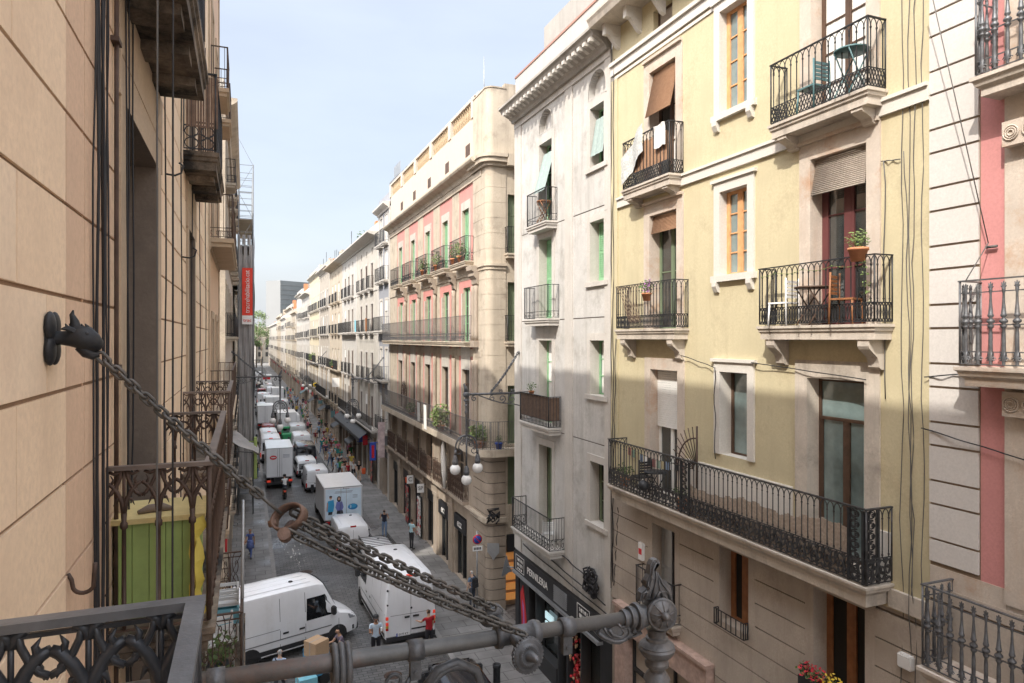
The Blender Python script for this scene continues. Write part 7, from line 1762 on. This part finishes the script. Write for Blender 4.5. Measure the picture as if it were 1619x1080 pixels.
# grey building balconies
table(9.62, 21.6, 16.0, 'small brown wooden table on the top grey balcony', 'wood', .25, .75); pot(9.58, 22.6, 10.0, .1, .12, 'small green plants along the reed screened balcony', 'leaf', 90, .2)
chair(9.6, 21.2, 4.95, 160, 'white chair with round seat on the lowest grey balcony')
def clothhang(s0, s1, z1, z0, o0, o1, label, m, nm='sun_curtain'):
    bm = bmesh.new(); n = 8
    for i in range(n):
        for j in range(6):
            P = lambda i, j: RIGHT.p(s0 + (s1 - s0) * i / n, o0 + (o1 - o0) * j / 6 + .02 * sin(i * 2.2), z1 + (z0 - z1) * j / 6)
            quad(bm, P(i, j), P(i + 1, j), P(i + 1, j + 1), P(i, j + 1))
    one(nm, label, 'curtain', bm, m, rc=False)
M['palegreen'] = mat('pale_green_sun_cloth', (.30, .37, .35), .85, var=.15, vs_=10)
clothhang(21.55, 22.55, 18.6, 17.15, -.12, .28, 'pale green sun curtain pulled out over the top grey balcony', 'palegreen')
clothhang(17.85, 18.65, 18.7, 17.55, -.14, .05, 'pale green blind swinging out of the top grey window', 'palegreen')
# pink building plants and bits
for k, (s, z, lab, n) in enumerate(((31.0, 15.6, 'bushy potted plant on the nearest pink balcony', 200), (32.1, 15.6, 'tall cactus-like pot plant on the nearest pink balcony', 120), (35.3, 15.6, 'green pot plant on the second pink balcony', 150), (38.2, 15.6, 'leafy plant on the third pink balcony', 220), (34.5, 7.18, 'large sprawling plant on the long pink balcony', 380), (41.2, 7.18, 'green pot plant by the fan grille of the long pink balcony', 220))): pot(9.5, s, z, .18, .3, lab, 'leaf' if k % 2 else 'leaf2', n, .34 if n < 300 else .55, tall=1.3)
pot(9.6, 28.6, 7.18, .24, .32, 'big leafy plant in a pot on the rounded corner balcony', 'leaf2', 300, .5); pot(10.3, 27.95, 7.18, .16, .28, 'blue glazed pot with leaves on the corner balcony', 'leaf', 80, .2, pm='bluesign')
clothhang(36.4, 37.1, 8.35, 7.0, .7, .68, 'white sheet hung over the long pink balcony rail', 'whitecloth', 'bed_sheet'); clothhang(37.9, 38.6, 8.35, 7.3, .7, .68, 'pale striped cloth next to the white sheet on the pink balcony', 'stripecloth', 'bed_sheet')
bm = bmesh.new()
for k in range(12): a = pi * k / 11; tube(bm, [RIGHT.p(43.2 + .1 * cos(a), .45, 8.38 + .1 * sin(a)), RIGHT.p(43.2 + .9 * cos(a), .45, 8.38 + .9 * sin(a))], .015, 4)
tube(bm, [RIGHT.p(43.2 + .75 * cos(pi * k / 12), .45, 8.38 + .75 * sin(pi * k / 12)) for k in range(13)], .025, 5); one('fan_grille', 'round spiked fan grille on the long pink balcony', 'grille', bm, 'iron_rust')
bm = bmesh.new(); tube(bm, [RIGHT.p(34.0, .35, 4.3), RIGHT.p(34.0, .37, 5.0), RIGHT.p(34.0, .40, 5.8), RIGHT.p(34.0, .42, 6.5), RIGHT.p(34.0, .42, 6.7)], [.06, .13, .15, .10, .02], 10); one('folded_parasol', 'white folded parasol standing on the scrolled pink mezzanine balcony', 'parasol', bm, 'whitecloth')
for k, (s, c, lab) in enumerate(((63.5, 'ltblue', 'blue cloth over a cream house balcony'), (57.5, 'wood', 'orange towel on the first cream house balcony'))): clothhang(s, s + .9, 13.7, 12.6, .46, .45, lab, c, 'hung_cloth')
# cables on the right facades
def rcable(pts, r, label, m='cablegrey', seed=0, amp=.02, n=10):
    bm = bmesh.new()
    for (a, b_) in pts: tube(bm, [RIGHT.p(p.x, p.y + .035, p.z) for p in wav(a, b_, n, amp, seed + int(a[0] * 10))], r, 5)
    one('wall_cable', label, 'cable', bm, m, 'cables on the housefronts')
V3 = lambda s, o, z: Vector((s, o, z))
rcable([(V3(7.95, 0, 21), V3(7.98, 0, 5.5)), (V3(7.86, .0, 21), V3(7.8, 0, 5.2)), (V3(7.72, 0, 18), V3(7.82, 0, 7.6)), (V3(7.62, 0, 21), V3(7.6, 0, 7.4)), (V3(7.9, .02, 15), V3(7.7, .02, 6))], .0075, 'tangle of drop cables down the right edge of the yellow wall', n=26, amp=.03)
rcable([(V3(8.35, 0, 14.95), V3(8.0, 0, 14.9)), (V3(8.3, 0, 14.95), V3(8.28, 0, 11))], .010, 'thin cable from the right side of the middle door down the yellow wall')
rcable([(V3(17.15, .04, 20), V3(17.2, .04, 5)), (V3(17.3, .02, 21), V3(17.3, .02, 4.8)), (V3(17.02, .05, 12), V3(17.22, .05, 5)), (V3(16.95, 0, 7.2), V3(17.2, 0, 4.9))], .011, 'dark cables and pipe down the seam of yellow and grey buildings', 'cable', n=24)
rcable([(V3(13.9, .06, 11.6), V3(12.6, .06, 11.35)), (V3(12.6, .07, 11.35), V3(12.58, .07, 9.3)), (V3(11.4, .06, 11.5), V3(8.6, .06, 11.3))], .010, 'cable draped over the small yellow window frame', 'cable')
rcable([(V3(24.4, .06, 4.5), V3(17.6, .06, 4.2)), (V3(24.0, .06, 4.2), V3(17.3, .06, 3.95)), (V3(20.5, .06, 4.8), V3(18.4, .06, 4.6))], .02, 'dusty cables running above the shop fascia', 'cable')
rcable([(V3(7.55, .03, 11.4), V3(6.8, .03, 11.5)), (V3(7.6, .03, 10.6), V3(6.0, .06, 10.35))], .010, 'short cables crossing from yellow onto the white building', 'cable')
bm = bmesh.new(); tube(bm, [RIGHT.p(7.2, .5, 17.5), RIGHT.p(6.55, .1, 13.35)], .008, 5); tube(bm, [RIGHT.p(6.55, .1, 13.35), RIGHT.p(6.6, .5, 12.8)], .008, 5); tube(bm, [RIGHT.p(6.62, .05, 13.3), RIGHT.p(6.46, .05, 13.3)], .02, 6); one('clothes_line', 'slack line across the white wall tied to a rusty hook', 'line', bm, 'cablegrey')
bm = bmesh.new(); rr = random.Random(8)
for k in range(22): c = RIGHT.p(18.4 + rr.uniform(-.3, .3), .12 + rr.uniform(0, .1), 4.65 + rr.uniform(-.3, .25)); tube(bm, [c + Vector((rr.uniform(-.06, .06), .2 * cos(t) * rr.uniform(.7, 1), .17 * sin(t))) for t in [2 * pi * i / 10 for i in range(10)]], .03, 5, closed=True)
one('cable_coil', 'messy black coils of spare cable above the grey building shop', 'cable coil', bm, 'cable')
bm = bmesh.new(); box(bm, 9.78, 9.9, 7.75, 8.0, 6.72, 6.95); bmesh.ops.bevel(bm, geom=bm.edges[:], offset=.02, segments=2, affect='EDGES'); one('junction_box', 'white junction box below the long balcony at the right edge', 'junction box', bm, 'whiteplastic')
bm = bmesh.new(); box(bm, 9.8, 9.9, 15.6, 15.8, 6.1, 6.55); box(bm, 9.79, 9.8, 15.63, 15.77, 6.25, 6.4, 1); one('wall_plate', 'little framed notice on the grooved stone wall', 'plaque', bm, ['whiteplastic', 'redsign'])
bm = bmesh.new(); rr = random.Random(5)
for k in range(7): tube(bm, [Vector((10.1 + rr.uniform(-.3, .3), 28.1 + rr.uniform(-.15, .1), 4.2 + rr.uniform(-.3, .4))) for _ in range(4)], .03, 5)
one('cable_coil', 'dark knot of cables hanging on the rounded stone pier', 'cable coil', bm, 'cable')
# street signs and furniture
def disc_sign(x, y, z, label):
    r = empty('road_sign', (x, y, 0), 0, label, 'road sign'); bm = bmesh.new(); tube(bm, [(x, y + .05, .1), (x, y + .05, z + .35)], .035, 8); finish(bm, 'pole', 'metalgrey', r)
    def fl(z0, prof, m, d):
        bm = bmesh.new(); mt = Matrix.Translation((x, y - d, z)) @ Matrix.Rotation(pi / 2, 4, 'X'); lathe(bm, [(r_ * .72, z_) for r_, z_ in prof], 28, mtx=mt); return bm
    bm = fl(z, [(.001, -.01), (.3, -.01), (.3, .012), (.001, .012)], 0, 0); finish(bm, 'sign_disc', 'redsign', r)
    bm = fl(z, [(.001, .0), (.235, .0), (.235, .006), (.001, .006)], 0, .012); finish(bm, 'sign_face', 'bluesign', r)
    bm = bmesh.new(); box(bm, -.18, .18, -.02, -.008, -.02, .02, mtx=Matrix.Translation((x, y - .018, z)) @ Matrix.Rotation(radians(45), 4, 'Y')); finish(bm, 'sign_bar', 'redsign', r)
    bm = bmesh.new(); box(bm, x - .22, x + .22, y - .02, y, z - .50, z - .29); finish(bm, 'sub_plate', 'whiteplastic', r)
    bm = bmesh.new()
    for k in range(5): box(bm, x - .17 + .07 * k, x - .125 + .07 * k, y - .025, y - .021, z - .45, z - .34)
    finish(bm, 'plate_marks', 'ink', r)
disc_sign(9.52, 28.55, 3.15, 'round blue and red no-parking sign with white plate at the stone pier')
r = empty('road_sign', (9.75, 25.2, 3.2), 0, 'white triangular road sign seen edge-on from behind by the grocery corner', 'road sign')
bm = bmesh.new(); prism(bm, [(-.4, 2.75), (.4, 2.75), (0, 3.5)], 0, .02, lambda a, b_, d: Vector((9.55 + a * .75, 25.05 + a * .6 + d, b_))); recalc(bm); finish(bm, 'sign_plate', 'metalgrey', r); bm = bmesh.new(); tube(bm, [(9.58, 25.12, 3.0), (9.85, 24.95, 3.0)], .03, 6); tube(bm, [(9.6, 25.14, 2.7), (9.6, 25.14, 3.4)], .025, 6); finish(bm, 'bracket', 'metalgrey', r)
bm = bmesh.new(); prism(bm, [(-.28, 3.0), (-.28, 2.6), (-.1, 2.4), (0, 2.25), (.1, 2.4), (.28, 2.6), (.28, 3.0)], 0, .05, lambda a, b_, d: Vector((10.15 + a * .8, 28.28 - a * .5 - d, b_))); one('wall_shield', 'small stone-grey shield on the rounded corner pier', 'shield', bm, 'metalgrey')
bm = bmesh.new(); lathe(bm, [(.12, .1), (.13, .12), (.12, .2), (.12, .95), (.14, .98), (.14, 1.08), (.10, 1.09), (.10, 1.02), (.02, 1.02)], 20, mtx=Matrix.Translation((7.85, 21.5, 0))); one('bollard', 'black round bollard at the pavement edge under the pulley', 'bollard', bm, 'iron')
ys = empty('flower_sign', (9.5, 103, 5), 0, 'small round yellow and black sign on the far right housefronts', 'sign'); bm = bmesh.new(); lathe(bm, [(.01, 0), (.33, 0), (.33, .05), (.01, .05)], 16, mtx=Matrix.Translation((9.3, 100.9, 5.4)) @ Matrix.Rotation(pi / 2, 4, 'X')); finish(bm, 'sign_disc', 'flower_y', ys); bm = bmesh.new(); lathe(bm, [(.01, 0), (.15, 0), (.15, .03), (.01, .03)], 12, mtx=Matrix.Translation((9.3, 100.84, 5.4)) @ Matrix.Rotation(pi / 2, 4, 'X')); tube(bm, [(9.3, 100.95, 5.4), (9.9, 100.95, 5.4)], .04, 5); finish(bm, 'sign_centre', 'ink', ys)
# hand cart with boxes
hc = empty('hand_cart', (2.4, 24.9, 0), radians(20), 'blue two-wheeled hand cart loaded with boxes by the nosing van', 'hand cart')
bm = bmesh.new(); box(bm, -.35, .35, -.5, .5, .35, .42); box(bm, -.35, .35, .46, .5, .42, 1.0); tube(bm, [(-.3, -.5, .4), (-.3, -.75, 1.05), (.3, -.75, 1.05), (.3, -.5, .4)], .02, 6); local(bm, 'cart_frame', 'blueplastic', hc); wheel(hc, -.0, .42, .2); wheel(hc, 0, -.42, .2)
def boxat(x, y, z, w, d, h, deg, label, m):
    bm = bmesh.new(); mt = Matrix.Translation((x, y, z)) @ Matrix.Rotation(radians(deg), 4, 'Z'); box(bm, -w, w, -d, d, 0, h, 0, mt); box(bm, -w - .001, w + .001, -.03, .03, -.001 + .002, h + .002, 1, mt); one('cardboard_box', label, 'box', bm, [m, 'bamboo2'], rc=False)
boxat(2.35, 24.9, .43, .36, .32, .5, 20, 'blue tub on the hand cart, beneath the cardboard box', 'blueplastic'); boxat(2.32, 24.75, .94, .30, .30, .52, 35, 'large brown cardboard box on top of the hand cart', 'card'); boxat(1.95, 24.35, .1, .3, .3, .35, 10, 'light blue covered parcel on the ground by the cart', 'ltblue')
# shop displays
bm = bmesh.new(); rr = random.Random(12)
for k in range(70): c = RIGHT.p(rr.uniform(19.45, 20.2), -.12 + rr.uniform(-.1, .1), rr.uniform(.6, 2.4)); tube(bm, [c, c + Vector((0, rr.uniform(-.12, .12), rr.uniform(-.2, -.05)))], [.05, .02], 6, rr.choice((0, 0, 1, 2)))
one('sausage_display', 'red cured sausages hanging in the grocery window', 'display', bm, ['redcloth', 'darkred', 'card'] if M.setdefault('darkred', mat('dark_cured_red', (.2, .02, .02), .5)) else 0)
bm = bmesh.new()
for k in range(26): c = RIGHT.p(rr.uniform(18.15, 19.2), -.2 + rr.uniform(-.1, .2), .75 + rr.uniform(0, .3)); bmesh.ops.create_uvsphere(bm, u_segments=8, v_segments=6, radius=rr.uniform(.06, .11), matrix=Matrix.Translation(c))
one('cheese_display', 'orange cheeses heaped on the grocery counter', 'display', bm, 'orangeshop', smooth=180)
bm = bmesh.new()
for k in range(7): wall_box(bm, RIGHT, 22.0 + .1 * k, 22.08 + .1 * k, -.3, -.25, 1.85, 2.1); wall_box(bm, RIGHT, 22.0 + .1 * k, 22.08 + .1 * k, -.3, -.25, 1.5, 1.76)
one('lit_screen', 'small lit white screen inside the grocery window', 'screen', bm, 'screenlit') if M.setdefault('screenlit', emit('lit_screen_white', (.6, .8, .85), .25)) else 0
for k, (s, c, lab) in enumerate(((43.2, 'magnets', 'tall rack of dark magnets by a pink building pier'), (40.0, 'whiteplastic', 'tall white postcard rack with heart prints'), (56.5, 'magnets', 'souvenir rack beyond the pink building'))):
    r = empty('souvenir_rack', RIGHT.p(s, .25, .1), 0, lab, 'display rack'); M.setdefault('magnets', mat('mixed_souvenirs', (.13, .07, .06), .6, var=.9, vs_=12))
    bm = bmesh.new(); wall_box(bm, RIGHT, s - .4, s + .4, .16, .24, .2, 2.6); finish(bm, 'rack_board', 'trim', r)
    bm = bmesh.new(); rr = random.Random(s)
    for i in range(6):
        for j in range(13): wall_box(bm, RIGHT, s - .37 + .125 * i, s - .27 + .125 * i, .24, .26 + .015 * rr.random(), .28 + .175 * j, .42 + .175 * j, rr.choice((0, 1, 2)) if c == 'magnets' else rr.choice((3, 3, 3, 1)))
    finish(bm, 'souvenirs', ['magnets', 'redsign', 'bamboo2', 'signwhite'], r)
bm = bmesh.new(); wall_box(bm, RIGHT, 42.9, 43.5, .2, .3, 2.75, 3.05); one('red_sign', 'bright orange-red sign above the magnet rack', 'sign', bm, 'terracotta_red')
for k, (s, lab) in enumerate(((39.3, 'white projecting sign with black SP letters'), (42.0, 'white projecting sign one pier beyond'))):
    bm = bmesh.new(); wall_box(bm, RIGHT, s - .03, s + .03, .12, .52, 2.95, 3.45); tube(bm, [RIGHT.p(s, 0, 3.4), RIGHT.p(s, .3, 3.4)], .02, 4, 1); p = RIGHT.p(s, .32, 3.2)
    if k == 0: add_text(bm, 'SP', .3, Matrix(((1, 0, 0, p.x), (0, 0, -1, p.y - .035), (0, 1, 0, p.z), (0, 0, 0, 1))), 1)
    else: add_text(bm, 'C', .36, Matrix(((1, 0, 0, p.x), (0, 0, -1, p.y - .035), (0, 1, 0, p.z), (0, 0, 0, 1))), 1)
    one('projecting_sign', lab, 'sign', bm, ['whiteplastic', 'ink'], rc=False)
for k, (s, z, hgt, c, lab) in enumerate(((50.4, 3.2, 2.6, 'stripeflag', 'tall narrow printed banner on the blue-grey house'), (54.0, 2.4, 1.4, 'bluesign', 'small red white and blue flag over a shop doorway'))):
    M.setdefault('stripeflag', mat('printed_banner_cloth', (.45, .36, .36), .8, var=.6, vs_=3)); bm = bmesh.new(); wall_box(bm, RIGHT, s, s + .04, .3, .8, z, z + hgt, 0); 
    if k: wall_box(bm, RIGHT, s - .01, s + .05, .45, .65, z + .2, z + hgt - .2, 1)
    tube(bm, [RIGHT.p(s + .02, 0, z + hgt), RIGHT.p(s + .02, .85, z + hgt)], .03, 5); one('hung_banner', lab, 'banner', bm, [c, 'redsign'])
aw = empty('shop_awning', RIGHT.p(69, .5, 5), 0, 'long dark awning over the cream house shops', 'awning')
bm = bmesh.new(); quad(bm, RIGHT.p(58, .02, 4.3), RIGHT.p(76, .02, 4.3), RIGHT.p(76, 1.0, 3.6), RIGHT.p(58, 1.0, 3.6)); quad(bm, RIGHT.p(58, 1.0, 3.6), RIGHT.p(76, 1.0, 3.6), RIGHT.p(76, 1.0, 3.3), RIGHT.p(58, 1.0, 3.3)); finish(bm, 'canvas', 'shopblack', aw)
bm = bmesh.new()
for s in (58.2, 64, 70, 75.8): tube(bm, [RIGHT.p(s, 0, 3.4), RIGHT.p(s, 1.0, 3.55)], .03, 5)
finish(bm, 'awning_frame', 'iron', aw)
bm = bmesh.new(); box(bm, 9.0, 9.9, 78.0, 78.12, 6.6, 7.6); one('projecting_sign', 'square white sign box high on the beige house', 'sign', bm, 'whiteplastic')
pot(9.55, 108.0, 8.5, .25, .3, 'shaggy yellow-green plant on a far pale yellow balcony', 'leaf2', 200, .7); pot(9.5, 81, 8.5, .25, .3, 'green plant on the long balcony of the beige house', 'leaf', 180, .5)
rr = random.Random(77)
for k in range(16):
    s = 58 + 75 * (k / 16) ** 1.2 + rr.uniform(-1, 1); c = rr.choice(('shopblack', 'shopblack', 'redsign', 'whiteplastic', 'bluesign', 'teal') if k % 3 != 2 else ('shopblack', 'teal')); w = rr.uniform(.35, .6); z = rr.uniform(2.8, 3.5); hh = rr.uniform(.4, .8)
    if k % 3 == 2:
        bm = bmesh.new(); quad(bm, RIGHT.p(s, .02, z), RIGHT.p(s + 3, .02, z), RIGHT.p(s + 3, 1.0, z - .6), RIGHT.p(s, 1.0, z - .6)); quad(bm, RIGHT.p(s, 1.0, z - .6), RIGHT.p(s + 3, 1.0, z - .6), RIGHT.p(s + 3, 1.0, z - .85), RIGHT.p(s, 1.0, z - .85))
        for q in (s + .05, s + 2.95): tube(bm, [RIGHT.p(q, 0, z - .7), RIGHT.p(q, 1.0, z - .62)], .025, 4)
        one('shop_awning', 'small %s awning, number %s along the far right shopfronts' % (('dark', 'red', 'pale', 'dark blue', 'yellow', 'teal')[('shopblack', 'redsign', 'whiteplastic', 'bluesign', 'flower_y', 'teal').index(c)], ('one', 'two', 'three', 'four', 'five')[k // 3]), 'awning', bm, c, 'far shop awnings', rc=False)
    else:
        bm = bmesh.new(); wall_box(bm, RIGHT, s, s + .1, .2, .2 + w, z, z + hh); tube(bm, [RIGHT.p(s + .05, 0, z + hh), RIGHT.p(s + .05, .3 + w, z + hh)], .03, 4)
        one('projecting_sign', '%s projecting shop sign %s' % ({'shopblack': 'black', 'redsign': 'red', 'whiteplastic': 'white', 'bluesign': 'blue', 'flower_y': 'yellow', 'teal': 'teal'}[c], 'by the first cream house' if s < 66 else 'by the second cream house' if s < 76.5 else 'by the beige house' if s < 88 else 'by the taupe house' if s < 101 else 'by the pale yellow house'  if s < 117 else 'by the grey stone house'), 'sign', bm, c, 'projecting signs along the far shops')
# roof-top things
for k, (s, o, z, lab) in enumerate(((30.5, -.6, 23.3, 'tall thin mast on the corner pier of the pink building'), (37.5, -2, 23.3, 'whip aerial on the pink roof terrace'))):
    bm = bmesh.new(); tube(bm, [RIGHT.p(s, o, z - .3), RIGHT.p(s, o, z + 2.0)], [.035, .015], 5); one('aerial', lab, 'aerial', bm, 'metalgrey')
bm = bmesh.new()
for k in range(14): tube(bm, [RIGHT.p(50.2 + .3 * k, -.8, 22.5), RIGHT.p(50.2 + .3 * k, -.8, 25.2 - .8 * (k > 7))], .03, 4)
for z in (23.2, 24.3): tube(bm, [RIGHT.p(50.2, -.8, z), RIGHT.p(54.1, -.8, z)], .03, 4)
one('roof_fence', 'tall wire fence on the roof of the blue-grey house', 'fence', bm, 'metalgrey')
bm = bmesh.new(); wall_box(bm, RIGHT, 34, 38.5, -4, -1.5, 23, 25.0); one('roof_hut', 'pale stair hut on the pink building roof', 'hut', bm, 'whitegrey')
pot(10.6, 66, 20.9, .3, .4, 'small palm in a tub on the first cream house roof edge', 'leaf', 120, .7)
